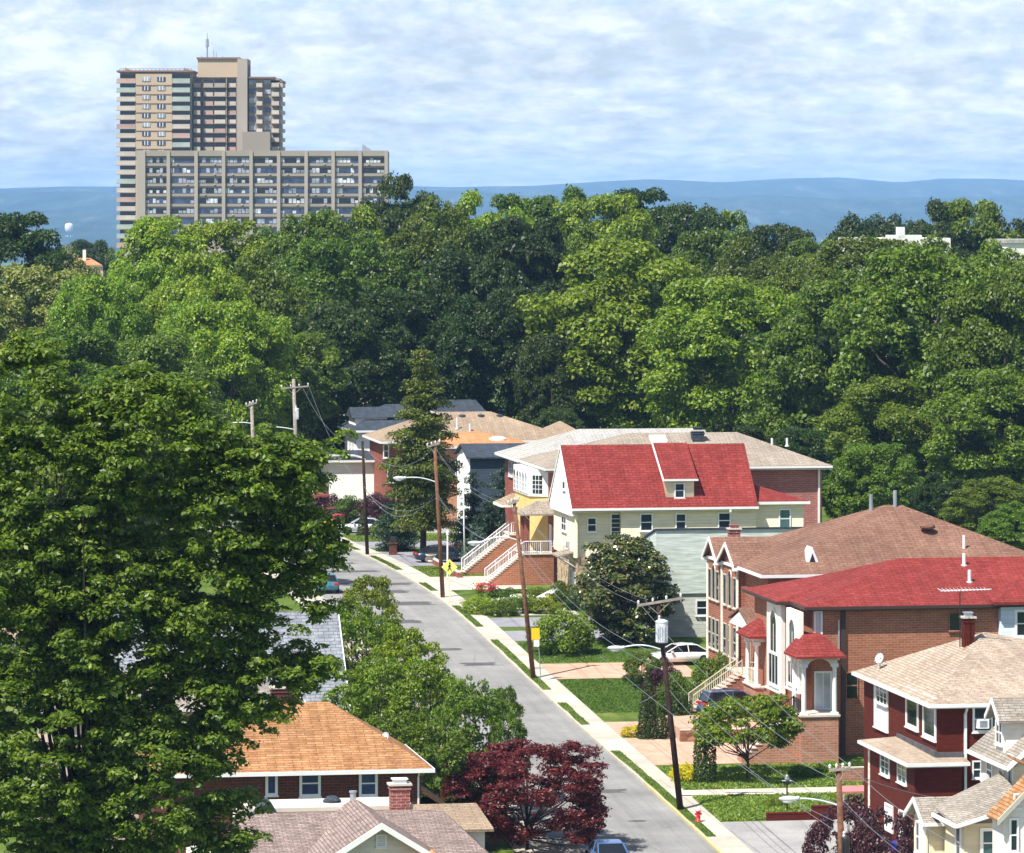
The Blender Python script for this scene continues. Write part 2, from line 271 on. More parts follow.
groundmat('pavers', [(0.3, (0.46, 0.27, 0.19)), (0.55, (0.56, 0.35, 0.25)), (0.75, (0.6, 0.42, 0.32))], 0.9, 6, 0.14, 0.004)
groundmat('concrete_yard', [(0.3, (0.27, 0.265, 0.26)), (0.7, (0.38, 0.37, 0.355))], 0.35, 5, 0.12, 0.004)
groundmat('mulch', [(0.3, (0.07, 0.045, 0.03)), (0.7, (0.2, 0.12, 0.07))], 1.5, 12, 0.3, 0.03)
groundmat('far_woods', [(0.38, (0.006, 0.025, 0.03)), (0.6, (0.035, 0.06, 0.055)), (0.74, (0.13, 0.14, 0.14))], 0.009, 0.03, 0.5, 6)
for n_ in M['far_woods'].node_tree.nodes:
    if n_.bl_idname == 'ShaderNodeMapping': n_.inputs['Scale'].default_value = (1, 0.10, 1)

# ------------------------------------------------------------------ mesh helpers
class MB:
    def __init__(s): s.v = []; s.f = []
    def vert(s, p): s.v.append(tuple(p)); return len(s.v)-1
    def poly(s, pts): i = len(s.v); s.v += [tuple(p) for p in pts]; s.f.append(tuple(range(i, i+len(pts))))
    def box(s, x0, x1, y0, y1, z0, z1):
        i = len(s.v); s.v += [(x, y, z) for z in (z0, z1) for y in (y0, y1) for x in (x0, x1)]
        for q in ((0, 2, 3, 1), (4, 5, 7, 6), (0, 1, 5, 4), (2, 6, 7, 3), (0, 4, 6, 2), (1, 3, 7, 5)): s.f.append(tuple(i+k for k in q))
    def obox(s, o, r, u, n, a0, a1, b0, b1, d0, d1):
        o, r, u, n = Vector(o), Vector(r), Vector(u), Vector(n); i = len(s.v)
        s.v += [tuple(o+r*a+u*b+n*d) for d in (d0, d1) for b in (b0, b1) for a in (a0, a1)]
        for q in ((0, 2, 3, 1), (4, 5, 7, 6), (0, 1, 5, 4), (2, 6, 7, 3), (0, 4, 6, 2), (1, 3, 7, 5)): s.f.append(tuple(i+k for k in q))
    def prism(s, bottom, top):
        i = len(s.v); n = len(bottom); s.v += [tuple(p) for p in bottom]+[tuple(p) for p in top]
        s.f.append(tuple(i+k for k in reversed(range(n)))); s.f.append(tuple(i+n+k for k in range(n)))
        for k in range(n): s.f.append((i+k, i+(k+1) % n, i+n+(k+1) % n, i+n+k))
    def tube(s, pts, r, n=6, r1=None, cap=True):
        pts = [Vector(p) for p in pts]; m = len(pts); rings = []
        for k, p in enumerate(pts):
            d = (pts[min(k+1, m-1)]-pts[max(k-1, 0)]).normalized()
            a = d.orthogonal().normalized() if abs(d.z) < 0.9 else d.cross(Vector((1, 0, 0))).normalized()
            if abs(d.z) < 0.9: a = d.cross(Vector((0, 0, 1))).normalized()
            b = d.cross(a); rr = r if r1 is None else r+(r1-r)*k/max(1, m-1)
            i = len(s.v); rings.append(i)
            s.v += [tuple(p+a*math.cos(2*math.pi*q/n)*rr+b*math.sin(2*math.pi*q/n)*rr) for q in range(n)]
        for k in range(m-1):
            for q in range(n): s.f.append((rings[k]+q, rings[k]+(q+1) % n, rings[k+1]+(q+1) % n, rings[k+1]+q))
        if cap: s.f.append(tuple(rings[0]+q for q in reversed(range(n)))); s.f.append(tuple(rings[-1]+q for q in range(n)))
    def lathe(s, o, prof, n=10):
        rings = []
        for (r, z) in prof:
            i = len(s.v); rings.append(i); s.v += [(o[0]+r*math.cos(2*math.pi*q/n), o[1]+r*math.sin(2*math.pi*q/n), o[2]+z) for q in range(n)]
        for k in range(len(prof)-1):
            for q in range(n): s.f.append((rings[k]+q, rings[k]+(q+1) % n, rings[k+1]+(q+1) % n, rings[k+1]+q))
        s.f.append(tuple(rings[-1]+q for q in range(n))); s.f.append(tuple(rings[0]+q for q in reversed(range(n))))
    def ellip(s, c, rx, ry, rz, nu=10, nv=6):
        rings = []
        for k in range(nv+1):
            a = math.pi*k/nv-math.pi/2; i = len(s.v); rings.append(i)
            s.v += [(c[0]+rx*math.cos(a)*math.cos(2*math.pi*q/nu), c[1]+ry*math.cos(a)*math.sin(2*math.pi*q/nu), c[2]+rz*math.sin(a)) for q in range(nu)]
        for k in range(nv):
            for q in range(nu): s.f.append((rings[k]+q, rings[k]+(q+1) % nu, rings[k+1]+(q+1) % nu, rings[k+1]+q))
    def build(s, name, mat, parent=None, smooth=False):
        me = bpy.data.meshes.new(name); me.from_pydata(s.v, [], s.f); me.update()
        uvl = me.uv_layers.new(name='UVMap'); V = [Vector(v) for v in s.v]; data = np.zeros(len(me.loops)*2, np.float32)
        for p in me.polygons:
            n = p.normal
            t = Vector((0, 0, 1)).cross(n)
            if t.length < 0.15: t = Vector((1, 0, 0))
            t.normalize(); b = n.cross(t)
            for li in p.loop_indices:
                q = V[me.loops[li].vertex_index]; data[2*li] = q.dot(t); data[2*li+1] = q.dot(b)
        uvl.data.foreach_set('uv', data)
        if smooth: me.polygons.foreach_set('use_smooth', [True]*len(me.polygons))
        if mat is not None: me.materials.append(M[mat] if isinstance(mat, str) else mat)
        o = bpy.data.objects.new(name, me); C.objects.link(o)
        if parent is not None: o.parent = parent
        return o
def tag(o, label=None, cat=None, group=None, kind=None):
    if label: o['label'] = label
    if cat: o['category'] = cat
    if group: o['group'] = group
    if kind: o['kind'] = kind
    return o
def thing(name, label, cat, loc=(0, 0, 0), rz=0, group=None):
    o = bpy.data.objects.new(name, None); C.objects.link(o); o.location = loc; o.rotation_euler = (0, 0, rz)
    o.empty_display_size = 0.5
    return tag(o, label, cat, group)

# ------------------------------------------------------------------ the lie of the land (street frame: s along the street, t to the right of the kerb)
GY = [(-300, -20), (0, -14), (150, -7), (200, -3.6), (230, -1.3), (252, 0.0), (262, 0.6), (285, 1.6), (308, 2.8), (322, 3.6), (342, 4.75), (365, 5.15), (389, 5.0), (419, 4.3), (440, 4.5), (460, 4.8),
      (500, 5.6), (560, 6.5), (640, 6.0), (720, 2), (900, -10), (1100, -20), (1500, -25), (2500, -70), (4000, -90), (9200, -92), (30000, -92)]
GS = [(y/ct, z) for y, z in GY]
def gsraw(s):
    if s < 100 or s > 700: return float(np.interp(s, [a for a, _ in GS], [b for _, b in GS]))
    q = 0.0; 
    for d in (-9, -6, -3, 0, 3, 6, 9): q += np.interp(s+d, [a for a, _ in GS], [b for _, b in GS])
    return float(q/7)
_nodes = list(np.arange(100, 702, 2.0)); _z = [gsraw(s) for s in _nodes]
def gs(s):
    if s < 100 or s > 700: return gsraw(s)
    return float(np.interp(s, _nodes, _z))
def S2W(s, t, dz=0.0, z=None): return (53.6+t*ct-s*st, t*st+s*ct, (gs(s)+dz) if z is None else z)
def W2S(X, Y): dx = X-53.6; return (-dx*st+Y*ct, dx*ct+Y*st)
def gw(X, Y):
    s, t = W2S(X, Y); return gs(s)+(0.12 if not (-9.0 < t < 0) else 0)
def WP(px, py, Y): return ((px-PX0)/FPX*Y, Y, HZ-(py-PY0)/FPX*Y)
def proj(p): return PX0+FPX*p[0]/p[1], PY0-FPX*(p[2]-HZ)/p[1]
def s_of(py, t):
    a, b = 150.0, 520.0
    for _ in range(40):
        m = (a+b)/2
        if proj(S2W(m, t, 0.12))[1] > py: a = m
        else: b = m
    return (a+b)/2
def st_of(px, py):
    """ground point seen at a pixel"""
    a, b = 150.0, 520.0
    for _ in range(50):
        Y = (a+b)/2; X = (px-PX0)/FPX*Y
        if PY0-FPX*(gw(X, Y)-HZ)/Y > py: a = Y
        else: b = Y
    Y = (a+b)/2; return W2S((px-PX0)/FPX*Y, Y)
def gpt(px, py):
    s, t = st_of(px, py); return S2W(s, t, 0.12)
# ground: one sheet to the hills, a lower bed where the street runs
def build_ground():
    ss = [-60, 0, 60]+list(np.arange(100, 702, 2.0))+[720, 760, 800, 850, 900, 1000, 1100, 1300, 1500, 1800, 2200, 2600, 3200, 4000, 5000, 6500, 8000, 9200]
    tt = [-5200, -3000, -1500, -800, -400, -200, -100, -60, -40, -25, -15, -9.01, -9.0, -5, 0.0, 0.01, 4, 8, 12, 20, 35, 60, 100, 200, 400, 800, 1500, 3000, 5400]
    v = []; f = []
    for s in ss:
        for t in tt:
            v.append(S2W(s, t, 0.12 if (t < -9.005 or t > 0.005) else 0.0))
    n = len(tt)
    for i in range(len(ss)-1):
        for j in range(n-1): f.append((i*n+j, i*n+j+1, (i+1)*n+j+1, (i+1)*n+j))
    me = bpy.data.meshes.new('ground'); me.from_pydata(v, [], f); me.materials.append(M['ground_grass']); o = bpy.data.objects.new('ground', me); C.objects.link(o)
    tag(o, 'grassy ground falling away behind the wood', kind='structure')
build_ground()
def sheet(name, t0, t1, s0, s1, dz, mat, label, edge=0.0, jag=0.0):
    """a strip laid on the ground, following it; t0,t1 may be numbers or functions of s"""
    nodes = sorted(set([s0, s1]+[x for x in _nodes if s0 < x < s1]+([s0+(s1-s0)*k/6 for k in range(1, 6)] if jag > 0.2 else []))); v = []; f = []; uv = []
    rnd = random.Random(int(s0*10)+len(name))
    for s in nodes:
        a = t0(s) if callable(t0) else t0; b = t1(s) if callable(t1) else t1
        if jag: a += rnd.uniform(-jag, jag); b += rnd.uniform(-jag, jag)
        v += [S2W(s, a, dz), S2W(s, b, dz)]; uv += [(a, s), (b, s)]
    for i in range(len(nodes)-1): f.append((2*i, 2*i+1, 2*i+3, 2*i+2))
    if edge:
        k = len(v)
        for s in nodes:
            a = t0(s) if callable(t0) else t0; b = t1(s) if callable(t1) else t1
            v += [S2W(s, a, dz-edge), S2W(s, b, dz-edge)]; uv += [(a-edge, s), (b+edge, s)]
        for i in range(len(nodes)-1):
            f.append((k+2*i, 2*i, 2*i+2, k+2*i+2)); f.append((2*i+1, k+2*i+1, k+2*i+3, 2*i+3))
        f.append((k, k+1, 1, 0)); m = 2*(len(nodes)-1); f.append((m, m+1, k+m+1, k+m))
    me = bpy.data.meshes.new(name); me.from_pydata(v, [], f); me.materials.append(M[mat])
    ul = me.uv_layers.new(name='UVMap')
    for lp in me.loops: ul.data[lp.index].uv = uv[lp.vertex_index]
    o = bpy.data.objects.new(name, me); C.objects.link(o)
    return tag(o, label, kind='structure')
sheet('road', -8.85, 0.0, 150, 520, 0.01, 'asphalt', 'grey asphalt street running down past the houses')
sheet('kerb', 0.0, 0.16, s_of(782, 0), 520, 0.135, 'kerbstone', 'concrete kerb along the right side of the street', edge=0.14)
sheet('kerb', 0.0, 0.16, 180, s_of(782, 0), 0.135, 'kerb_yellow', 'kerb with worn yellow paint by the hydrant', edge=0.14)
sheet('kerb', -9.02, -8.86, 150, 520, 0.135, 'kerbstone', 'concrete kerb along the left side of the street', edge=0.14)
sheet('sidewalk', 0.16, 1.85, 150, 520, 0.135, 'sidewalk', 'pale concrete sidewalk on the right of the street')
sheet('sidewalk', -11.2, -9.02, 150, 520, 0.135, 'sidewalk', 'pale concrete sidewalk on the left of the street')
for a, b in ((853, 751), (725, 703), (690, 640), (627, 606), (591, 583), (570, 556), (550, 540), (842, 750)):
    if a == 842: continue
    sheet('verge', 0.17, 0.75, s_of(a if a < 853 else 837, 0.3), s_of(b, 0.3), 0.15, 'ground_grass', 'narrow grass verge between kerb and sidewalk', jag=0.05)
# dark repair patches on the street
for py, ta, tb, th in ((792, -8.0, -1.6, 0.8), (745, -2.6, -0.4, 0.5), (758, -8, -6.2, 0.6), (664, -3.4, -0.9, 0.9), (649, -4.5, -2.5, 0.7), (622, -6.8, -3.5, 1.3), (604, -6.2, -1.0, 1.6), (592, -6.8, -1.6, 1.5), (584, -6, -0.2, 1.3), (571, -5.5, -1.2, 1.3), (563, -6, -2.0, 1.2), (552, -5, -1.2, 1.6), (700, -5.0, -3.2, 0.4), (820, -3.2, -2.2, 0.35)):
    s = s_of(py, (ta+tb)/2); sheet('road_patch', ta, tb, s, s+th*1.5, 0.018, 'asphalt_patch', 'dark asphalt repair patch on the street', jag=0.35)
# yards on the right
def yard(name, pya, pyb, t0, t1, mat, label, dz=0.14, jag=0.0): sheet(name, t0, t1, s_of(pya, 3), s_of(pyb, 3), dz, mat, label, jag=jag)
yard('driveway', 765, 738, 1.85, 12, 'pavers', 'pink paver driveway below the brick duplex')
yard('driveway', 736, 722, 1.85, 13.2, 'pavers', 'paver drive beside the cone shaped shrub')
yard('driveway', 679, 664, 1.85, 12, 'pavers', 'pink paver drive between the two green lawns')
yard('driveway', 641, 631, 1.85, 9, 'asphalt_drive', 'blue grey asphalt drive by the round green tree')
yard('driveway', 627, 618, 1.85, 8.5, 'asphalt_drive', 'worn asphalt apron beside the flower bed')
yard('path', 616, 609, 1.85, 9, 'sidewalk', 'pale path in front of the flower bed')
yard('path', 590, 577, 1.85, 8, 'sidewalk', 'pale paved forecourt at the foot of the stairs')
yard('driveway', 566, 552, 1.85, 13, 'asphalt_drive', 'asphalt drive where the dark car is parked')
yard('driveway', 548, 542, 1.85, 12, 'asphalt_drive', 'grey driveway before the striped lawn')
yard('driveway', 534, 524, 1.85, 13, 'concrete_yard', 'drive with the silver car beside the hedge')
yard('path', 797, 790, 1.85, 12, 'sidewalk', 'narrow pale path across the unmown lawn')
sheet('driveway', 1.85, 13, 180, s_of(822, 3), 0.14, 'concrete_yard', 'cracked concrete drive before the dark red house')
# hills far away
def build_hills():
    from mathutils import noise
    prof = [(9000, -95), (10000, -80), (11500, -42), (13500, -5), (15500, 48), (16200, 56), (17500, 46), (19500, 80), (22000, 122), (23500, 118)]
    v = []; f = []; xs = np.linspace(-3600, 3600, 110); ys = np.linspace(9000, 23500, 60)
    for y in ys:
        for x in xs:
            z = np.interp(y, [a for a, _ in prof], [b for _, b in prof])
            k = max(0, min(1, (y-10000)/5000)); u = x/y*1000
            far = max(0, min(1, (y-18500)/3000))
            z += k*(1-far)*(34*noise.noise((x*0.0011, y*0.0005, 0))+12*noise.noise((x*0.004, y*0.002, 3)))
            pxx = 512+x/y*4500; yc_ = np.interp(pxx, [0, 60, 110, 400, 460, 530, 600, 650, 720, 780, 840, 900, 940, 1024], [190, 188, 189.5, 186, 186, 187, 181.5, 180, 182.5, 179.5, 178, 181.5, 178.5, 182.5]); z = z*(1-far)+far*(36+(200-yc_)*4.89)
            z += far*(0*noise.noise((x*0.00052+2.7, 4.1, 0))+16*noise.noise((x*0.0019, 1.1, 3)))
            z += - (1-far)*k*14*max(0, min(1, (u-20)/30))
            v.append((x, y, float(z)))
    n = len(xs)
    for i in range(len(ys)-1):
        for j in range(n-1): f.append((i*n+j, i*n+j+1, (i+1)*n+j+1, (i+1)*n+j))
    me = bpy.data.meshes.new('hills'); me.from_pydata(v, [], f); me.materials.append(M['far_woods'])
    me.polygons.foreach_set('use_smooth', [True]*len(me.polygons)); o = bpy.data.objects.new('hills', me); C.objects.link(o)
    tag(o, 'long wooded hills fading to blue at the horizon', kind='structure')
build_hills()
# the air
hz = MB(); hz.box(-8000, 8000, -300, 24800, -97, 190)
t = NT('haze'); t.n.remove(t.b); pv = t.new('ShaderNodeVolumePrincipled'); pv.inputs['Color'].default_value = (0.33, 0.585, 1.0, 1); pv.inputs['Density'].default_value = 0.00005
pv.inputs['Anisotropy'].default_value = -0.3
t.l.new(pv.outputs[0], t.out.inputs['Volume']); M['haze'] = t.m
ho = hz.build('haze', 'haze'); tag(ho, 'thin blue summer haze over the valley', kind='stuff')
# ------------------------------------------------------------------ houses
class House:
    def __init__(s, name, label, cat, px, Y, rz=TH, z=None):
        X = (px-PX0)/FPX*Y; s.oz = gw(X, Y) if z is None else z; s.ox, s.oy = X, Y
        s.c, s.s = math.cos(rz), math.sin(rz)
        s.root = thing(name, label, cat, (X, Y, s.oz), rz)
    def lx(s, px, y): k = (px-PX0)/FPX; return (k*(s.oy+y*s.c)-s.ox+y*s.s)/(s.c-k*s.s)
    def ly(s, px, x): k = (px-PX0)/FPX; return (s.ox+x*s.c-k*(s.oy+x*s.s))/(s.s+k*s.c)
    def lz(s, py, x=0, y=0): Yw = s.oy+x*s.s+y*s.c; return HZ-(py-PY0)/FPX*Yw-s.oz
    def W(s, x, y, z=0): return (s.ox+x*s.c-y*s.s, s.oy+x*s.s+y*s.c, s.oz+z)
    def part(s, name, mb, mat, parent=None, label=None, smooth=False):
        o = mb.build(name, mat, parent or s.root, smooth)
        if label: o['label'] = label
        return o
    def walls(s, x0, x1, y0, y1, z0, z1, mat, name='wall', label=None):
        m = MB(); m.box(x0, x1, y0, y1, z0, z1); return s.part(name, m, mat, label=label)
    def window(s, plane, fix, a0, a1, z0, z1, style='dh', frame='white_paint', pane='glass', name='window', fw=0.10, nx=1, nz=1, sill=True, arch=False):
        """a frame standing proud of the wall with its pane as a sub-part; plane S faces the camera side, F the -x side, E the +x side"""
        if plane == 'S': o = (0, fix, 0); r = (1, 0, 0); n = (0, -1, 0)
        elif plane == 'F': o = (fix, 0, 0); r = (0, 1, 0); n = (-1, 0, 0)
        else: o = (fix, 0, 0); r = (0, 1, 0); n = (1, 0, 0)
        if a0 > a1: a0, a1 = a1, a0
        if z0 > z1: z0, z1 = z1, z0
        u = (0, 0, 1); m = MB(); B = lambda *q: m.obox(o, r, u, n, *q)
        B(a0-fw, a0, z0-fw, z1+(0 if arch else fw), -0.02, 0.075); B(a1, a1+fw, z0-fw, z1+(0 if arch else fw), -0.02, 0.075)
        B(a0, a1, z0-fw, z0, -0.02, 0.075)
        if sill: B(a0-fw-0.05, a1+fw+0.05, z0-fw-0.06, z0-fw, -0.02, 0.14)
        zt = z1
        O, Rr, U, Nn = Vector(o), Vector(r), Vector(u), Vector(n)
        pm = MB()
        if arch:
            rad = (a1-a0)/2; cx = (a0+a1)/2; K = 8
            for k in range(K):
                t0, t1 = math.pi*k/K, math.pi*(k+1)/K
                P = lambda rr, t, d: tuple(O+Rr*(cx+rr*math.cos(t))+U*(z1+rr*math.sin(t))+Nn*d)
                m.prism([P(rad, t0, -0.02), P(rad+fw, t0, -0.02), P(rad+fw, t1, -0.02), P(rad, t1, -0.02)], [P(rad, t0, 0.075), P(rad+fw, t0, 0.075), P(rad+fw, t1, 0.075), P(rad, t1, 0.075)])
            pts = [tuple(O+Rr*(cx+rad*math.cos(math.pi*k/K))+U*(z1+rad*math.sin(math.pi*k/K))+Nn*0.03) for k in range(K+1)]
            pm.poly([tuple(O+Rr*a0+U*z0+Nn*0.03), tuple(O+Rr*a1+U*z0+Nn*0.03)]+pts)
        else:
            B(a0, a1, z1, z1+fw, -0.02, 0.075)
            pm.poly([tuple(O+Rr*a+U*b+Nn*0.03) for a, b in ((a0, z0), (a1, z0), (a1, z1), (a0, z1))])
        if style == 'dh': zm = (z0+z1)/2; B(a0, a1, zm-0.035, zm+0.035, 0.0, 0.06)
        for k in range(1, nx): xx = a0+(a1-a0)*k/nx; B(xx-0.025, xx+0.025, z0, z1, 0.0, 0.055)
        for k in range(1, nz): zz = z0+(z1-z0)*k/nz; B(a0, a1, zz-0.02, zz+0.02, 0.0, 0.05)
        f = s.part(name, m, frame); p = s.part('pane', pm, pane, f)
        return f
    def winS(s, y, p0, p1, q0, q1, **k):
        x0, x1 = s.lx(p0, y), s.lx(p1, y); xm = (x0+x1)/2
        return s.window('S', y, x0, x1, s.lz(q1, xm, y), s.lz(q0, xm, y), **k)
    def winF(s, x, p0, p1, q0, q1, plane='F', **k):
        y0, y1 = s.ly(p1, x), s.ly(p0, x); ym = (y0+y1)/2
        return s.window(plane, x, y0, y1, s.lz(q1, x, ym), s.lz(q0, x, ym), **k)
    def roof(s, faces, mat, th=0.16, name='roof', label=None):
        """faces: lists of (x,y,z) top corners; thickened straight down"""
        m = MB(); idx = {}; 
        def vi(p, k):
            key = (round(p[0], 3), round(p[1], 3), round(p[2], 3), k)
            if key not in idx: idx[key] = m.vert((p[0], p[1], p[2]-(th if k else 0)))
            return idx[key]
        edges = {}
        for f in faces:
            a = Vector(f[1])-Vector(f[0]); b = Vector(f[2])-Vector(f[0])
            if a.cross(b).z < 0: f = f[::-1]
            t = [vi(p, 0) for p in f]; m.f.append(tuple(t)); bt = [vi(p, 1) for p in f]; m.f.append(tuple(reversed(bt)))
            for k in range(len(f)):
                e = (t[k], t[(k+1) % len(f)]); q = (bt[k], bt[(k+1) % len(f)])
                if (e[1], e[0]) in edges: edges.pop((e[1], e[0]))
                else: edges[e] = q
        for e, q in edges.items(): m.f.append((e[1], e[0], q[0], q[1]))
        return s.part(name, m, mat, label=label)
    def hip(s, x0, x1, y0, y1, ze, zr, mat, ridge='x', i0=None, i1=None, ov=0.45, th=0.14, gutter='white_paint', ends='hh', ym=None, name='roof'):
        x0 -= ov; x1 += ov; y0 -= ov; y1 += ov
        if ridge == 'x':
            ym = (y0+y1)/2 if ym is None else ym; i0 = (y1-y0)/2 if i0 is None else i0; i1 = (y1-y0)/2 if i1 is None else i1
            a = (x0+i0, ym, zr); b = (x1-i1, ym, zr)
            if b[0]-a[0] < 0.1: mmm = (a[0]+b[0])/2; a = (mmm-0.06, ym, zr); b = (mmm+0.06, ym, zr)
            F = [[(x0, y0, ze), (x1, y0, ze), b, a], [(x1, y1, ze), (x0, y1, ze), a, b]]
            if i0 > 0: F.append([(x0, y1, ze), (x0, y0, ze), a])
            if i1 > 0: F.append([(x1, y0, ze), (x1, y1, ze), b])
        else:
            xm = (x0+x1)/2 if ym is None else ym; i0 = (x1-x0)/2 if i0 is None else i0; i1 = (x1-x0)/2 if i1 is None else i1
            a = (xm, y0+i0, zr); b = (xm, y1-i1, zr)
            F = [[(x0, y1, ze), (x0, y0, ze), a, b], [(x1, y0, ze), (x1, y1, ze), b, a]]
            if i0 > 0: F.append([(x0, y0, ze), (x1, y0, ze), a])
            if i1 > 0: F.append([(x1, y1, ze), (x0, y1, ze), b])
        r = s.roof(F, mat, th, name)
        if gutter:
            m = MB(); g = 0.1; zt = ze-0.03; zb = ze-0.24
            e_x0 = i0 > 0 or ridge == 'y'; e_x1 = i1 > 0 or ridge == 'y'; e_y0 = i0 > 0 or ridge == 'x'; e_y1 = i1 > 0 or ridge == 'x'
            if e_y0: m.box(x0-g, x1+g, y0-g, y0-0.003, zb, zt)
            if e_y1: m.box(x0-g, x1+g, y1+0.003, y1+g, zb, zt)
            if e_x0: m.box(x0-g, x0-0.003, y0, y1, zb, zt)
            if e_x1: m.box(x1+0.003, x1+g, y0, y1, zb, zt)
            s.part('gutter', m, gutter)
        # soffit closes the overhang
        m = MB(); m.box(x0+0.02, x1-0.02, y0+0.02, y1-0.02, ze-th-0.10, ze-th-0.04)
        if (ridge == 'x' and i0 > 0 and i1 > 0) or (ridge == 'y' and i0 > 0 and i1 > 0): s.part('soffit', m, gutter or 'white_paint')
        return r
    def gable_walls(s, axis, x0, x1, y0, y1, z0, zr, mat, th=0.25, which='01', name='gable', mid=None):
        for k in which:
            m = MB()
            if axis == 'x':
                ym = (y0+y1)/2 if mid is None else mid; xa, xb = (x0, x0+th) if k == '0' else (x1-th, x1)
                m.prism([(xa, y0, z0), (xa, y1, z0), (xa, ym, zr)], [(xb, y0, z0), (xb, y1, z0), (xb, ym, zr)])
            else:
                xm = (x0+x1)/2 if mid is None else mid; ya, yb = (y0, y0+th) if k == '0' else (y1-th, y1)
                m.prism([(x0, ya, z0), (xm, ya, zr), (x1, ya, z0)], [(x0, yb, z0), (xm, yb, zr), (x1, yb, z0)])
            s.part(name, m, mat)
    def bargeboard(s, pts, w=0.28, d=0.1, mat='white_paint', n=(0, -1, 0)):
        """white boards along a gable outline, pts in order over the ridge"""
        m = MB(); n = Vector(n)
        for a, b in zip(pts, pts[1:]):
            a, b = Vector(a), Vector(b); dn = Vector((0, 0, -w))
            m.prism([tuple(a), tuple(b), tuple(b+dn), tuple(a+dn)], [tuple(a+n*d), tuple(b+n*d), tuple(b+dn+n*d), tuple(a+dn+n*d)])
        s.part('bargeboard', m, mat)
    def chimney(s, x, y, z0, z1, w=0.7, d=0.7, mat='brick_chimney', cap=True, flue='galvanised'):
        m = MB(); m.box(x-w/2, x+w/2, y-d/2, y+d/2, z0, z1)
        m.box(x-w/2-0.05, x+w/2+0.05, y-d/2-0.05, y+d/2+0.05, z1-0.22, z1-0.12)
        c = s.part('chimney', m, mat)
        if cap:
            m = MB(); m.box(x-w/2-0.1, x+w/2+0.1, y-d/2-0.1, y+d/2+0.1, z1+0.002, z1+0.1); s.part('chimney_cap', m, 'concrete_slab', c)
            m = MB(); m.box(x-w/3, x+w/3, y-d/3, y+d/3, z1+0.1, z1+0.28); m.box(x-w/2.4, x+w/2.4, y-d/2.4, y+d/2.4, z1+0.28, z1+0.34); s.part('flue', m, flue, c)
        return c
    def pipe(s, x, y, z0, z1, r=0.06, mat='white_paint', name='vent_pipe'):
        m = MB(); m.tube([(x, y, z0), (x, y, z1)], r, 8); m.tube([(x, y, z0), (x, y, z0+0.12)], r*1.9, 8); s.part(name, m, mat)
    def downpipe(s, x, y, z0, z1, mat='white_paint', w=0.1, n=(0, -1)):
        m = MB(); m.box(x-w/2, x+w/2, y-w if n[1] else y-w/2, y-0.003 if n[1] else y+w/2, z0, z1)
        m.tube([(x, y-0.05, z1-0.05), (x, y-0.5, z1+0.35)], w/2, 6); s.part('downpipe', m, mat)
    def dish(s, x, y, z, r=0.38):
        m = MB(); m.tube([(x, y, z-0.5), (x, y, z)], 0.035, 6); m.tube([(x, y-0.05, z), (x-0.35, y-0.35, z-0.05)], 0.025, 5); m.ellip((x-0.38, y-0.37, z-0.02), 0.07, 0.07, 0.07, 6, 4)
        b = s.part('satellite_dish', m, 'galvanised')
        m = MB(); c = Vector((x, y-0.06, z+0.1)); nn = Vector((-0.75, -0.5, 0.35)).normalized(); a = nn.cross(Vector((0, 0, 1))).normalized(); b2 = nn.cross(a)
        ring = lambda rr, off: [tuple(c+a*math.cos(q*math.pi/6)*rr+b2*math.sin(q*math.pi/6)*rr*1.05+nn*off) for q in range(12)]
        i = len(m.v); rs_ = [(0.05, -0.02), (r*0.55, 0.02), (r, 0.10), (r, 0.07), (0.06, -0.06)]
        for rr, off in rs_: m.v += ring(rr, off)
        for k in range(4):
            for q in range(12): m.f.append((i+k*12+q, i+k*12+(q+1) % 12, i+(k+1)*12+(q+1) % 12, i+(k+1)*12+q))
        s.part('reflector', m, 'pale_metal', b)
    def rail(s, pts, h=0.95, mat='rail_white', gap=0.16, name='railing', post=0.04, parent=None):
        m = MB(); p = [Vector(q) for q in pts]
        for a, b in zip(p, p[1:]):
            up = Vector((0, 0, h)); m.tube([a+up, b+up], 0.04, 5); m.tube([a+up*0.12, b+up*0.12], 0.025, 4); n = max(1, int((b-a).length/gap))
            for k in range(n+1):
                q = a.lerp(b, k/n); th_ = 0.016
                if k % 8 == 0 or k == n: th_ = post
                m.tube([q, q+up*(1.05 if th_ == post else 1)], th_, 4)
        return s.part(name, m, mat, parent)
    def stairs(s, x_top, x_bot, y0, y1, z_top, z_bot, n, side='brick_orange', tread='step_stone', rails=True, railmat='rail_white', parent=None):
        """a straight flight falling from x_top to x_bot, masonry below"""
        dx = (x_bot-x_top)/n; dz = (z_top-z_bot)/n; m = MB(); tm = MB()
        for k in range(n):
            xa, xb = sorted((x_top+dx*k, x_top+dx*(k+1))); z = z_top-dz*(k+1)+dz
            m.box(xa, xb, y0, y1, z_bot-0.4, z-0.07); tm.box(xa-0.05, xb+0.05, y0-0.05, y1+0.05, z-0.07+0.002, z)
        st_ = s.part('stairs', m, side, parent); s.part('tread', tm, tread, st_)
        if rails:
            for yy in (y0+0.05, y1-0.05): s.rail([(x_top, yy, z_top), (x_bot-dx*0.5, yy, z_bot+dz)], mat=railmat)
        return st_

def addcol(h, x, y, z0, z1, r=0.14, mat='white_paint', parent=None):
    m = MB(); m.box(x-r*1.4, x+r*1.4, y-r*1.4, y+r*1.4, z0, z0+0.14); m.lathe((x, y, 0), [(r, z0+0.14), (r*1.02, z0+0.9), (r*0.85, z1-0.3), (r*1.1, z1-0.27), (r*1.1, z1-0.22)], 10)
    m.box(x-r*1.4, x+r*1.4, y-r*1.4, y+r*1.4, z1-0.22, z1); h.part('column', m, mat, parent)

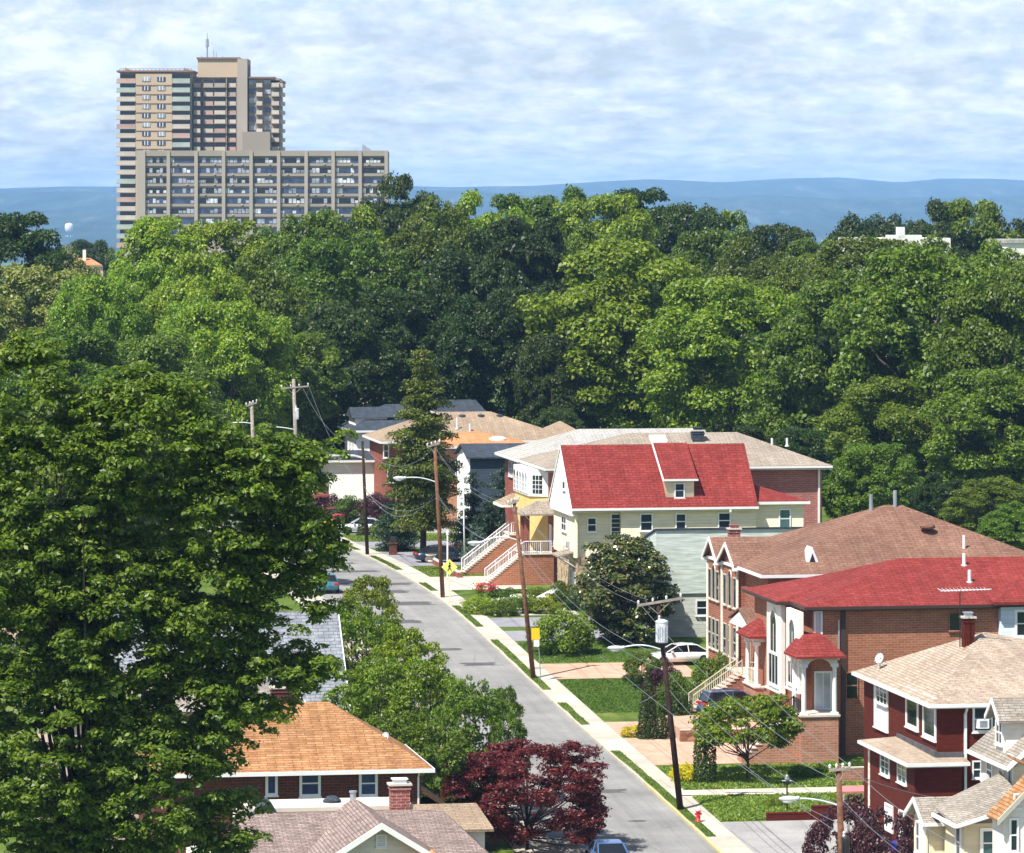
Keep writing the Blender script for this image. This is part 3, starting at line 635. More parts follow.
# ---- cream house with the tall red gable roof
h = House('cream_house', 'cream clapboard house with steep red gable roof, one dormer and a stone base', 'house', 575, 348); A = h
wy = 9.3; x1 = h.lx(756, 0); zE = h.lz(508); zM = h.lz(558); zR = h.lz(445, 0, wy/2)
h.walls(0.25, x1+3.8, 0.25, wy-0.2, -2.0, zM-0.003, 'fieldstone', label='tan fieldstone basement wall')
xr = h.lx(621, 0.0)
m = MB(); m.box(0, xr, 0.55, wy, zM, zE-0.25); m.box(xr, x1, 0, wy, zM, zE-0.25); m.box(0, 0.2, 0, 0.56, zM, zE-0.25); h.part('wall', m, 'siding_cream')
h.walls(x1, x1+4.0, 0.9, wy-0.8, zM, h.lz(503, x1, 0.9), 'siding_cream', name='rear_wing')
zr_ = h.lz(503, x1+2, 0.9); h.hip(x1-0.4, x1+4.0, 0.9, wy-0.8, zr_+0.16, h.lz(484, x1, 4.6), 'roof_red', i0=0.0001, i1=3.6, ov=0.35, name='wing_roof')
# gable front
m = MB(); gm = wy/2; zg = zE-0.62
m.prism([(-0.3, -0.05, zg), (-0.3, wy+0.05, zg), (-0.3, wy+0.05, zE-0.05), (-0.3, gm, zR-0.1), (-0.3, -0.05, zE-0.05)], [(0.0, -0.05, zg), (0.0, wy+0.05, zg), (0.0, wy+0.05, zE-0.05), (0.0, gm, zR-0.1), (0.0, -0.05, zE-0.05)])
h.part('gable', m, 'siding_white')
h.gable_walls('x', x1-0.02, x1, 0, wy, zE-0.26, zR-0.2, 'siding_cream', which='1', th=0.1)
ye = -0.45
h.roof([[(-0.32, ye, zE), (x1+0.1, ye, zE), (x1+0.1, gm, zR), (-0.32, gm, zR)], [(-0.32, wy-ye, zE), (x1+0.1, wy-ye, zE), (x1+0.1, gm, zR), (-0.32, gm, zR)]], 'roof_red', 0.16)
m = MB(); m.box(-0.32, x1+0.1, ye-0.12, ye-0.003, zE-0.2, zE-0.02); m.box(h.lx(728, 0), h.lx(730, 0), ye-0.11, ye-0.02, zE-0.42, zE-0.2); h.part('gutter', m, 'white_paint')
m = MB(); m.box(-0.28, x1+0.05, ye+0.02, 0.53, zE-0.32, zE-0.255); h.part('soffit', m, 'siding_cream')
h.bargeboard([(-0.325, ye, zE), (-0.325, gm, zR), (-0.325, wy-ye, zE)], 0.24, 0.05, n=(-1, 0, 0))
# dormer
slope = (zR-zE)/(gm-ye); yd = 0.35; zd0 = zE+slope*(yd-ye)-0.1; dx0, dx1 = h.lx(666, yd), h.lx(694, yd); zd1 = h.lz(480, (dx0+dx1)/2, yd)
m = MB(); yb = ye+(zd1-zE)/slope
ytop = gm-0.35; ztop = zR-0.08
m.prism([(dx0, yd, zd0), (dx0, yd, zd1), (dx0, ytop, ztop-0.1), (dx0, ytop, ztop-0.5)], [(dx1, yd, zd0), (dx1, yd, zd1), (dx1, ytop, ztop-0.1), (dx1, ytop, ztop-0.5)])
dor = h.part('dormer', m, 'siding_cream')
m = MB(); m.prism([(dx0-0.25, yd-0.3, zd1-0.02), (dx1+0.25, yd-0.3, zd1-0.02), (dx1+0.25, ytop, ztop+0.06), (dx0-0.25, ytop, ztop+0.06)], [(dx0-0.25, yd-0.3, zd1+0.1), (dx1+0.25, yd-0.3, zd1+0.1), (dx1+0.25, ytop, ztop+0.2), (dx0-0.25, ytop, ztop+0.2)])
h.part('dormer_roof', m, 'roof_red', dor)
m = MB(); m.box(dx0-0.27, dx1+0.27, yd-0.38, yd-0.303, zd1-0.06, zd1+0.09)
m.prism([(dx0-0.33, yd-0.35, zd1-0.08), (dx0-0.33, ytop, ztop), (dx0-0.33, ytop, ztop+0.2), (dx0-0.33, yd-0.35, zd1+0.12)], [(dx0-0.253, yd-0.35, zd1-0.08), (dx0-0.253, ytop, ztop), (dx0-0.253, ytop, ztop+0.2), (dx0-0.253, yd-0.35, zd1+0.12)])
h.part('trim', m, 'white_paint', dor)
h.winS(yd, 675.5, 683.5, 484, 497)
h.winS(0.55, 588, 595.5, 518.5, 531); h.winS(0.55, 611.5, 620.5, 514.5, 536, nz=5, style='fix')
for a, b, c_, d in ((641, 651.5, 514.5, 530), (676.5, 685, 514.5, 528.5), (719, 729.5, 513.5, 527.5)): h.winS(0, a, b, c_, d)
h.winS(0.9, 780, 789.5, 510, 527.5, pane='glass_green')
h.winF(0, 562, 566.5, 517, 530, nx=2); h.winF(-0.3, 563, 565.5, 482, 488.5, style='fix')
h.window('F', 0.25, 1.2, 2.0, 0.1, 2.1, name='door', style='fix', pane='door_white', nx=1, sill=False); h.window('F', 0.25, 2.6, 3.2, 0.9, 2.3)
m = MB(); ya, yb_ = 0.6, 3.6; za = h.lz(551, -1, 2); m.prism([(-1.2, ya, za-0.4), (-1.2, yb_, za-0.4), (0.24, yb_, za), (0.24, ya, za)], [(-1.2, ya, za-0.28), (-1.2, yb_, za-0.28), (0.24, yb_, za+0.12), (0.24, ya, za+0.12)]); aw = h.part('awning', m, 'roof_taupe')
m = MB(); m.tube([(-1.1, 0.75, za-0.42), (0.2, 0.75, za-1.2)], 0.04, 5); m.tube([(-1.1, 3.45, za-0.42), (0.2, 3.45, za-1.2)], 0.04, 5); h.part('bracket', m, 'white_paint', aw)
m = MB(); m.tube([(-0.05, 2.4, zM+0.9), (-0.5, 2.2, zM+0.7), (-0.5, 2.1, zM+0.2)], 0.05, 5); m.box(-0.25, -0.003, 2.3, 2.6, zM+0.6, zM+1.1); h.part('meter_box', m, 'grey_metal')

# ---- mint shingled house behind the magnolia
h = House('mint_house', 'mint green shingled house with grey clapboard below, behind the magnolia', 'house', 656, 329)
x1 = h.lx(806, 0); zt = h.lz(530.5); zb = h.lz(594); D = 5.0
h.walls(0.12, x1-0.1, 0.12, D-0.1, -1.5, zb, 'siding_grey', label='weathered grey clapboard lower wall')
m = MB(); m.prism([(0, 0, zb+0.003), (x1, 0, zb+0.003), (x1, 0, zt), (0, 0, zt)], [(0, D, zb+0.003), (x1, D, zb+0.003), (x1, D, zt-1.1), (0, D, zt-1.1)]); h.part('shingled_wall', m, 'shingle_mint')
h.roof([[(-0.1, -0.12, zt+0.16), (x1+0.1, -0.12, zt+0.16), (x1+0.1, D+0.2, zt-0.94), (-0.1, D+0.2, zt-0.94)]], 'roof_slate', 0.13)
h.winS(0.12, 697, 706.5, 601, 614.5, frame='white_paint'); h.winS(0, 707.5, 709, 573, 576.5, style='fix', fw=0.05)
h.winF(0, 646, 649.5, 548, 558); h.winF(0, 640, 643, 549, 559)

# ---- brown roofed brick duplex
h = House('brick_duplex_house', 'reddish brick house with brown hip roof, twin arched gable windows and pedimented door', 'house', 768, 297)
Wd = h.ly(715, 0); zE = h.lz(574); Lx = 20.5
h.walls(0, Lx, 0, Wd, -1.5, zE-0.2, 'brick_duplex')
za = h.lz(505, 10.0, Wd/2); ov = 0.5
y0_, y1_ = -ov, Wd+ov; ax = h.lx(884, Wd/2); bx = h.lx(901, Wd/2)
h.roof([[(-ov, y0_, zE), (Lx+ov, y0_, zE), (bx, Wd/2, za), (ax, Wd/2, za)], [(-ov, y1_, zE), (Lx+ov, y1_, zE), (bx, Wd/2, za), (ax, Wd/2, za)], [(-ov, y0_, zE), (-ov, y1_, zE), (ax, Wd/2, za)], [(Lx+ov, y0_, zE), (Lx+ov, y1_, zE), (bx, Wd/2, za)]], 'roof_brown', 0.16)
m = MB(); m.box(-ov-0.12, Lx+ov, y0_-0.12, y0_-0.003, zE-0.22, zE-0.03); m.box(-ov-0.12, -ov-0.003, y0_, y1_, zE-0.22, zE-0.03); h.part('gutter', m, 'white_paint')
m = MB(); m.box(-ov+0.02, Lx, y0_+0.02, y1_-0.02, zE-0.27, zE-0.2); h.part('soffit', m, 'siding_ivory')
# front bay with two small gables over tall windows
def bay(hh, ya, yb, proj, z0, ze, zr, peak):
    m = MB(); m.box(-proj, 0.05, ya, yb, z0, ze); b = hh.part('bay', m, 'brick_duplex')
    m = MB(); ym = (ya+yb)/2; a = 0.3
    for s_, e_ in ((ya-a, ym), (yb+a, ym)):
        m.prism([(-proj-0.35, s_, ze), (-proj-0.35, e_, zr), (3.4, e_, zr), (3.4, s_, ze)], [(-proj-0.35, s_, ze+0.13), (-proj-0.35, e_, zr+0.13), (3.4, e_, zr+0.13), (3.4, s_, ze+0.13)])
    hh.part('bay_roof', m, 'roof_brown', b)
    m = MB(); m.prism([(-proj, ya, ze), (-proj, yb, ze), (-proj, ym, zr)], [(-proj+0.2, ya, ze), (-proj+0.2, yb, ze), (-proj+0.2, ym, zr)]); hh.part('bay_gable', m, 'brick_duplex', b)
    m = MB(); n = Vector((-1, 0, 0))
    for s_, e_ in ((ya-a, ym), (yb+a, ym)):
        aa, bb = Vector((-proj-0.35, s_, ze+0.16)), Vector((-proj-0.35, e_, zr+0.16)); dn = Vector((0, 0, -0.26)); m.prism([tuple(aa), tuple(bb), tuple(bb+dn), tuple(aa+dn)], [tuple(aa+n*0.08), tuple(bb+n*0.08), tuple(bb+dn+n*0.08), tuple(aa+dn+n*0.08)])
        m.box(-proj-0.42, -proj, s_-0.12, s_+0.25, ze-0.2, ze+0.02) if s_ < e_ else m.box(-proj-0.42, -proj, s_-0.25, s_+0.12, ze-0.2, ze+0.02)
    hh.part('trim', m, 'white_paint', b)
    return b
yA = h.ly(745, 0); yB = h.ly(730, 0); yC = h.ly(727, 0); yD_ = h.ly(715.5, 0)
bay(h, yA, yB, 0.5, -1.5, zE-0.15, zE+1.25, 0); bay(h, yC, yD_, 0.5, -1.5, zE-0.15, zE+1.25, 0)
for ya, yb in ((yA, yB), (yC, yD_)):
    wv = (yb-ya)/3
    for k in range(3):
        c = ya+wv*(k+0.5); h.window('F', -0.5, c-0.42, c+0.42, zE-2.9, zE-0.95, arch=(k == 1), frame='siding_ivory', style='fix', fw=0.07); h.window('F', -0.5, c-0.42, c+0.42, zE-6.3, zE-4.3, frame='siding_ivory', style='dh', fw=0.07)
m = MB()
for y in (yA-0.12, yB+0.12, yD_+0.1): m.box(-0.62, -0.5, y-0.06, y+0.06, -0.5, zE-0.2)
h.part('downpipe', m, 'siding_ivory')
yp0, yp1 = h.ly(765, -0.9), h.ly(744, -0.9); zp = h.lz(622, -0.5, (yp0+yp1)/2)
m = MB(); ym = (yp0+yp1)/2
for s_ in (yp0, yp1): m.prism([(-2.0, s_, zp), (-2.0, ym, zp+0.85), (0.0, ym, zp+0.85), (0.0, s_, zp)], [(-2.0, s_, zp+0.12), (-2.0, ym, zp+0.97), (0.0, ym, zp+0.97), (0.0, s_, zp+0.12)])
por = h.part('porch_roof', m, 'roof_brown')
m = MB(); m.prism([(-1.9, yp0+0.1, zp-0.2), (-1.9, yp1-0.1, zp-0.2), (-1.9, ym, zp+0.75)], [(-1.8, yp0+0.1, zp-0.2), (-1.8, yp1-0.1, zp-0.2), (-1.8, ym, zp+0.75)]); m.box(-1.9, 0, yp0+0.1, yp1-0.1, zp-0.3, zp-0.2)
m.prism([(-1.9, yp0+0.02, zp-0.2), (0, yp0+0.02, zp-0.2), (0, yp0+0.02, zp), (-1.9, yp0+0.02, zp)], [(-1.9, yp0+0.1, zp-0.2), (0, yp0+0.1, zp-0.2), (0, yp0+0.1, zp), (-1.9, yp0+0.1, zp)]); h.part('pediment', m, 'white_paint', por)
zf = h.lz(672, -1.5, ym); h.walls(-2.1, 0, yp0, yp1, -1.5, zf-0.12, 'brick_duplex', name='landing'); h.walls(-2.15, 0, yp0-0.05, yp1+0.05, zf-0.117, zf, 'step_stone', name='landing_slab')
m = MB(); m.box(-1.95, -1.83, yp0+0.1, yp0+0.22, zf, zp-0.2); m.box(-1.95, -1.83, yp1-0.22, yp1-0.1, zf, zp-0.2); h.part('post', m, 'rail_beige')
h.stairs(-2.1, -5.5, yp0+1.4, yp0+2.9, zf, 0.2, 13, 'brick_duplex', railmat='rail_beige'); h.rail([(-2.05, yp0, zf), (-0.1, yp0, zf)], mat='rail_beige')
h.window('F', 0, ym-0.5, ym+0.5, zf+0.05, zf+2.1, name='door', pane='door_dark', frame='siding_ivory', style='fix', sill=False)
h.winS(0, 760.5+8, 764.5+8, 593, 607, frame='siding_ivory')
for px, ht in ((871, 0.75), (895, 1.0)): yv = Wd/2-0.2; xv = h.lx(px, yv); h.pipe(xv, yv, za-abs(xv-(ax+bx)/2)*0.18-0.3, za+0.3+ht-0.3, 0.13, 'grey_metal')
xv = h.lx(926, 5.0); m = MB(); zz_ = zE+(za-zE)*0.68; m.lathe((xv, 4.6, zz_-0.15), [(0.35, 0), (0.55, 0.1), (0.5, 0.28), (0.2, 0.42)], 12); h.part('roof_turbine', m, 'roof_brown', smooth=True)
h.pipe(h.lx(964, 2.5), 2.5, zE+0.6, zE+2.2, 0.1)
h.chimney(h.lx(734, Wd-0.5), Wd-0.5, zE-0.2, h.lz(529, 0, Wd), 0.75, 0.7, 'brick_chimney', flue='brick_chimney')
# skylight dormer on its front slope
m = MB(); xs_ = h.lx(810, 1.5); zz_ = zE+0.75; m.prism([(xs_-0.5, 1.0, zz_-0.4), (xs_+0.6, 1.0, zz_-0.4), (xs_+0.05, 1.0, zz_+0.9)], [(xs_-0.5, 2.6, zz_-0.2), (xs_+0.6, 2.6, zz_-0.2), (xs_+0.05, 2.6, zz_+0.9)]); d_ = h.part('skylight', m, 'white_paint')
m = MB(); m.poly([(xs_-0.25, 0.98, zz_-0.35), (xs_+0.35, 0.98, zz_-0.35), (xs_+0.05, 0.98, zz_+0.5)]); h.part('pane', m, 'glass', d_)

# ---- brick house with the broad red hip roof
h = House('red_roofed_brick_house', 'orange brick house with broad red hip roof, white bays and a column porch', 'house', 812, 280)
Wd = h.ly(768, 0); zE = h.lz(606); Lx = 22; zR = h.lz(557, 12, Wd/2); ov = 0.55
h.walls(0, Lx, 0, Wd, -2, zE-0.22, 'brick_orange')
rx0 = h.lx(899, Wd/2)
h.roof([[(-ov, -ov, zE), (Lx+ov, -ov, zE), (Lx-5, Wd/2, zR), (rx0, Wd/2, zR)], [(-ov, Wd+ov, zE), (Lx+ov, Wd+ov, zE), (Lx-5, Wd/2, zR), (rx0, Wd/2, zR)], [(-ov, -ov, zE), (-ov, Wd+ov, zE), (rx0, Wd/2, zR)], [(Lx+ov, -ov, zE), (Lx+ov, Wd+ov, zE), (Lx-5, Wd/2, zR)]], 'roof_red', 0.14)
m = MB(); m.box(-ov-0.1, Lx+ov, -ov-0.1, -ov-0.003, zE-0.2, zE-0.03); m.box(-ov-0.1, -ov-0.003, -ov, Wd+ov, zE-0.2, zE-0.03); h.part('gutter', m, 'dark_trim')
m = MB(); m.box(-ov, Lx, -ov, Wd+ov, zE-0.27, zE-0.205); h.part('soffit', m, 'dark_trim')
# projecting far front with its own hip, one step lower
yq = h.ly(797, 0)
h.walls(-0.8, 0.0, yq, Wd+0.4, -2, zE-0.25, 'brick_orange', name='front_bay')
h.roof([[(-1.4, yq-0.5, zE-0.02), (-1.4, Wd+1.0, zE-0.02), (5.2, Wd/2+1.2, zE+1.75)], [(-1.4, yq-0.5, zE-0.02), (5.2, Wd/2+1.2, zE+1.75), (7.5, yq-0.5, zE+0.3)], [(-1.4, Wd+1.0, zE-0.02), (5.2, Wd/2+1.2, zE+1.75), (7.5, Wd+1.0, zE+0.3)]], 'roof_red', 0.13, name='front_roof')
m = MB(); m.box(-1.5, -1.403, yq-0.5, Wd+1, zE-0.22, zE-0.05); m.box(-1.5, -0.6, yq-0.6, yq-0.503, zE-0.22, zE-0.05); h.part('gutter', m, 'dark_trim')
for a, b in ((767.5, 782), (787, 800)):
    ya, yb = h.ly(b, -1.0), h.ly(a, -1.0); ym = (ya+yb)/2; zt = zE-0.3; zl = h.lz(689, -1, ym)
    m = MB(); m.box(-1.05, -0.78, ya, yb, zl, zt); pn = h.part('stucco_panel', m, 'stucco_white')
    q = (yb-ya)*0.17; w1 = h.window('F', -1.05, ym-q*1.25, ym+q*1.25, zt-3.1, zt-1.35, arch=True, style='fix', nx=2, frame='stucco_white', sill=False, fw=0.14)
    w2 = h.window('F', -1.05, ym-q*1.9, ym+q*1.9, zl+0.35, zl+2.2, style='fix', nx=3, frame='white_paint')
    m = MB(); m.box(-1.15, -0.8, ya-0.08, yb+0.08, zl-0.12, zl-0.002); h.part('sill', m, 'white_paint', pn)
h.winS(0, 815.5, 820.5, 612, 634, style='fix', pane='curtain', fw=0.12)
# corner porch
zp = h.lz(714, 0, -2.6); py_ = -3.0; px0_ = h.lx(797, py_); px1_ = h.lx(838.5, py_)
px0_ = h.lx(803, py_)-0.1
m = MB(); m.box(px0_, px1_, py_, -0.003, -2, zp-0.13); pb = h.part('porch_base', m, 'brick_light')
h.walls(px0_-0.1, px1_+0.1, py_-0.1, -0.004, zp-0.127, zp, 'step_stone', name='porch_slab')
zc = h.lz(661, 0, -2.8)
cs = [(px0_+0.2, py_+0.2), (px1_-0.2, py_+0.2), (px0_+0.2, -0.25)]
for cx, cy in cs: addcol(h, cx, cy, zp, zc-0.15, 0.15)
m = MB(); zt = zc+0.3; K = 8
def archwall(m, pa, pb_, zs, zt, d, ax='x', fix=0, rise=0.55):
    """a beam whose underside is an arch between pa and pb_"""
    for k in range(K):
        t0, t1 = k/K, (k+1)/K; u0, u1 = pa+(pb_-pa)*t0, pa+(pb_-pa)*t1
        z0 = zs+rise*math.sin(math.pi*t0)**0.6; z1 = zs+rise*math.sin(math.pi*t1)**0.6
        if ax == 'x': m.prism([(u0, fix, z0), (u1, fix, z1), (u1, fix, zt), (u0, fix, zt)], [(u0, fix+d, z0), (u1, fix+d, z1), (u1, fix+d, zt), (u0, fix+d, zt)])
        else: m.prism([(fix, u0, z0), (fix, u1, z1), (fix, u1, zt), (fix, u0, zt)], [(fix+d, u0, z0), (fix+d, u1, z1), (fix+d, u1, zt), (fix+d, u0, zt)])
archwall(m, px0_+0.35, px1_-0.35, zc-0.35, zt, 0.25, 'x', py_+0.08, 0.5); archwall(m, py_+0.35, -0.4, zc-0.35, zt, 0.25, 'y', px0_+0.08, 0.5)
m.box(px0_+0.05, px0_+0.37, py_+0.05, py_+0.37, zc-0.15, zt); m.box(px1_-0.37, px1_-0.05, py_+0.05, py_+0.37, zc-0.15, zt); m.box(px0_+0.05, px0_+0.37, -0.4, -0.1, zc-0.15, zt)
m.box(px1_-0.3, px1_-0.1, py_+0.3, -0.01, zc, zt); pe = h.part('porch_arch', m, 'stucco_white')
o_ = 0.42; zt += 0.02; zpk = zt+1.15
m = MB(); xm = (px0_+px1_)/2
rf = [[(px0_-o_, py_-o_, zt), (px1_+o_, py_-o_, zt), (xm+0.6, -1.4, zpk), (xm-0.6, -1.4, zpk)], [(px0_-o_, py_-o_, zt), (xm-0.6, -1.4, zpk), (xm-0.6, -0.02, zpk), (px0_-o_, -0.02, zt)], [(px1_+o_, py_-o_, zt), (px1_+o_, -0.02, zt), (xm+0.6, -0.02, zpk), (xm+0.6, -1.4, zpk)], [(xm-0.6, -1.4, zpk), (xm+0.6, -1.4, zpk), (xm+0.6, -0.02, zpk+0.02), (xm-0.6, -0.02, zpk+0.02)]]
h.roof(rf, 'roof_red', 0.12, name='porch_roof')
h.window('S', 0, 0.25, 1.15, zp+0.05, zp+2.25, name='door', style='fix', pane='curtain', nx=2, sill=False, fw=0.12)
h.rail([(px0_+0.1, -0.4, zp), (px0_+0.1, py_+0.3, zp)], mat='black_metal', h=0.85)
m = MB(); 
st_ = h.stairs(px0_, px0_-3.6, -2.4, -1.0, zp, 0.2, 12, 'brick_light', rails=False)
h.rail([(px0_, -1.0, zp), (px0_-3.6, -1.0, 0.3)], mat='black_metal')
# second porch towards the far end of the front
ya_ = h.ly(764, -0.9)-1.35; yc_ = ya_+3.4; zp2 = h.lz(689, -2.5, ya_); zc2 = h.lz(642, -2, ya_)
m = MB(); m.box(-1.5, 6, ya_+1.2, yc_+1.2, -2, zp2-0.1); h.part('porch_base', m, 'brick_light'); h.walls(-1.6, -0.003, ya_+1.1, yc_+1.3, zp2-0.097, zp2, 'step_stone', name='porch_slab'); h.walls(0.0, 6, Wd+0.003, yc_+1.2, zp2-0.09, zE-1.2, 'brick_orange', name='side_wing')
for cy in (ya_+1.5, yc_+0.7): addcol(h, -1.35, cy, zp2, zc2-0.15, 0.15)
m = MB(); m.box(-1.48, -0.02, ya_+1.35, ya_+1.62, zc2-0.15, zc2+0.2); m.box(-1.48, -1.22, ya_+1.62, yc_+1.0, zc2-0.15, zc2+0.2); h.part('porch_arch', m, 'stucco_white')
h.roof([[(-1.95, ya_+0.9, zc2+0.22), (-0.01, ya_+0.9, zc2+0.22), (-0.01, ya_+2.4, zc2+1.45), (-0.5, ya_+2.4, zc2+1.45)], [(-1.95, ya_+0.9, zc2+0.22), (-1.95, yc_+1.5, zc2+0.22), (-0.5, yc_-0.2, zc2+1.45), (-0.5, ya_+2.4, zc2+1.45)], [(-1.95, yc_+1.5, zc2+0.22), (-0.01, yc_+1.5, zc2+0.22), (-0.01, yc_-0.2, zc2+1.45), (-0.5, yc_-0.2, zc2+1.45)], [(-0.5, ya_+2.4, zc2+1.45), (-0.01, ya_+2.4, zc2+1.45), (-0.01, yc_-0.2, zc2+1.45), (-0.5, yc_-0.2, zc2+1.45)]], 'roof_red', 0.12, name='porch_roof')
h.rail([(-1.35, ya_+1.6, zp2), (-1.35, yc_+0.6, zp2)], mat='rail_beige')
h.winS(0, 949.5, 972.5, 613, 630, style='fix', pane='glass_black', frame='brick_duplex', fw=0.05, nx=2); h.winS(0, 846.5, 857, 673, 698, pane='glass_black', frame='brick_duplex', fw=0.05)
m = MB(); xd = h.lx(843, 0); m.box(xd-0.14, xd+0.14, -0.14, -0.003, -1, zE-0.27); h.part('downpipe', m, 'dark_trim')
m = MB(); xd = h.lx(838.5, 0); m.box(xd-0.05, xd+0.05, -0.1, -0.003, h.lz(660), h.lz(620)); h.part('conduit', m, 'galvanised')
for px, y in ((964, 5), (969.5, 2.6)):
    xv = h.lx(px, y); zz_ = zE+(zR-zE)*(y+ov)/(Wd/2+ov); h.pipe(xv, y, zz_-0.1, zz_+0.75, 0.11)
# pale blue dormer block on the right
bx0 = h.lx(1001, -0.6); bt = h.lz(603, bx0, -0.6)
h.walls(bx0, bx0+5, -0.6, 3, 3.5, bt, 'siding_blue', name='side_bay', label='pale blue clapboard side bay')
h.roof([[(bx0-0.6, -1.2, bt+0.12), (bx0+5.6, -1.2, bt+0.12), (bx0+5.6, 2.0, bt+1.4), (bx0+2.2, 2.0, bt+1.4)], [(bx0-0.6, -1.2, bt+0.12), (bx0-0.6, 5.0, bt+0.6), (bx0+2.2, 2.0, bt+1.4)]], 'roof_red', 0.2, name='side_bay_roof')
h.winS(-0.6, 1017, 1028, 612, 635, fw=0.16)

# ---- dark red house with the pale beige roof
h = House('dark_red_house', 'dark red brick house with pale beige shingle roof and white window trim', 'house', 937, 243)
Wd = h.ly(853, -0.5)-0.6; zE = h.lz(704, 0, -0.5); ov = 0.5; Lx = 9.5
h.walls(0, Lx, 0, Wd, -2, zE-0.2, 'brick_red')
pkx = h.lx(984, Wd*0.55); pkz = h.lz(632, pkx, Wd*0.55)
h.roof([[(-ov, -ov, zE), (Lx+ov, -ov, zE), (Lx+ov, Wd*0.55, pkz-0.9), (pkx, Wd*0.55, pkz)], [(-ov, -ov, zE), (-ov, Wd+ov, zE), (pkx, Wd*0.55, pkz)], [(-ov, Wd+ov, zE), (Lx+ov, Wd+ov, zE), (Lx+ov, Wd*0.55, pkz-0.9), (pkx, Wd*0.55, pkz)]], 'roof_beige', 0.14)
m = MB(); m.box(-ov-0.12, Lx+ov, -ov-0.12, -ov-0.003, zE-0.2, zE-0.02); m.box(-ov-0.12, -ov-0.003, -ov, Wd+ov, zE-0.2, zE-0.02); h.part('gutter', m, 'white_paint')
m = MB(); m.box(-ov, Lx, -ov, Wd+ov, zE-0.26, zE-0.205); h.part('soffit', m, 'white_paint')
h.downpipe(h.lx(965, 0), 0, -1, zE-0.6, w=0.14)
h.winF(0, 907.5, 918, 692, 725, style='fix', nx=1, fw=0.2); h.winF(0, 924.5, 935.5, 699, 735, style='fix', fw=0.2)
wd = h.winF(0, 875.5, 888, 683.5, 727, style='fix', fw=0.12, pane='door_white', nx=2, name='door'); 
h.winF(-0.06, 877, 887.5, 685, 703, style='fix', nx=3, nz=3, fw=0.05)
w_ = h.winS(0, 974.5, 990.5, 708, 730, fw=0.12)
m = MB(); xa = h.lx(981, 0); za = h.lz(728.5); m.box(xa-0.32, xa+0.32, -0.5, -0.08, za, za+0.5); a_ = h.part('air_conditioner', m, 'white_paint'); m = MB(); m.box(xa-0.2, xa+0.2, -0.52, -0.503, za+0.1, za+0.42); h.part('grille', m, 'grey_metal', a_)
h.winS(0, 973.5, 980, 762, 777, fw=0.08)
# lower front block wrapping the corner
cx = h.lx(914.5, -0.7); ex = h.lx(962, -0.7); fy = h.ly(870, cx); zl = h.lz(763, cx, -1.1)
h.walls(cx, ex, -0.7, fy, -3, zl-0.2, 'brick_red', name='lower_wall'); 
m = MB(); m.box(cx-0.03, cx+0.4, fy, fy+0.35, -2, zl-0.2); h.part('stone_pier', m, 'rubble')
ztp = h.lz(757, 0, -0.02); lo = 0.5
h.roof([[(cx-lo, -0.7-lo, zl), (ex+0.3, -0.7-lo, zl), (ex+0.3, 0, ztp), (0, 0, ztp)], [(cx-lo, -0.7-lo, zl), (0, 0, ztp), (0, fy-0.8, ztp+0.15), (cx-lo, fy+lo, zl)], [(cx-lo, fy+lo, zl), (0, fy-0.8, ztp+0.15), (0, fy+lo, zl)]], 'roof_beige', 0.13, name='lower_roof')
m = MB(); m.box(cx-lo-0.1, ex+0.3, -0.7-lo-0.1, -0.7-lo-0.003, zl-0.19, zl-0.02); m.box(cx-lo-0.1, cx-lo-0.003, -0.7-lo, fy+lo, zl-0.19, zl-0.02); h.part('gutter', m, 'white_paint')
m = MB(); m.box(cx-lo, ex+0.2, -0.7-lo, fy+lo, zl-0.25, zl-0.2); h.part('soffit', m, 'siding_ivory')
m = MB(); m.box(-0.16, -0.003, -0.1, fy-0.9, ztp-0.25, ztp+0.32); m.box(-0.1, ex+0.2, -0.16, -0.003, ztp-0.2, ztp+0.25); h.part('flashing', m, 'flashing')
h.winF(cx, 881.5, 889.5, 755, 774, nx=2, nz=3, style='fix', fw=0.08, pane='glass_green'); h.winF(cx, 898.5, 906.5, 763, 782, nx=2, nz=3, style='fix', fw=0.08, pane='glass_green')
h.winF(cx, 886, 893, 806, 830, name='door', style='fix', pane='door_white', nx=2, sill=False); h.winF(cx, 900, 907.5, 813, 841, name='door', style='fix', pane='door_white', nx=2, sill=False)
yv = Wd*0.55-0.8; xv = h.lx(968, yv); h.chimney(xv, yv, pkz-1.7, h.lz(618, xv, yv), 0.6, 0.6, 'brick_red', flue='galvanised')
m = MB(); m.box(xv-0.45, xv+0.55, yv-0.6, yv-0.32, pkz-1.75, pkz-1.0); h.part('flashing', m, 'flashing')
xv = h.lx(876.5, Wd*0.9); h.dish(xv, Wd*0.85, h.lz(662, xv, Wd*0.85)+0.1, 0.3)
xv = h.lx(960, 7.2); zz_ = h.lz(590, xv, 7.2); m = MB(); m.tube([(xv, 7.2, h.lz(640, xv, 7.2)-0.4), (xv, 7.2, zz_)], 0.035, 5); am = h.part('antenna_mast', m, 'black_metal')
m = MB(); m.tube([(xv-1.1, 7.2, zz_-0.05), (xv+1.8, 7.2, zz_+0.02)], 0.03, 5)
for k in range(13): q = xv-1.05+k*0.22; ln = 0.85-0.05*k; m.tube([(q, 7.2-ln, zz_), (q, 7.2+ln, zz_)], 0.016, 4); m.tube([(q-0.1, 7.2, zz_-0.03), (q-0.1-0.12, 7.2, zz_+0.14)], 0.012, 4)
h.part('antenna', m, 'pale_metal', am)

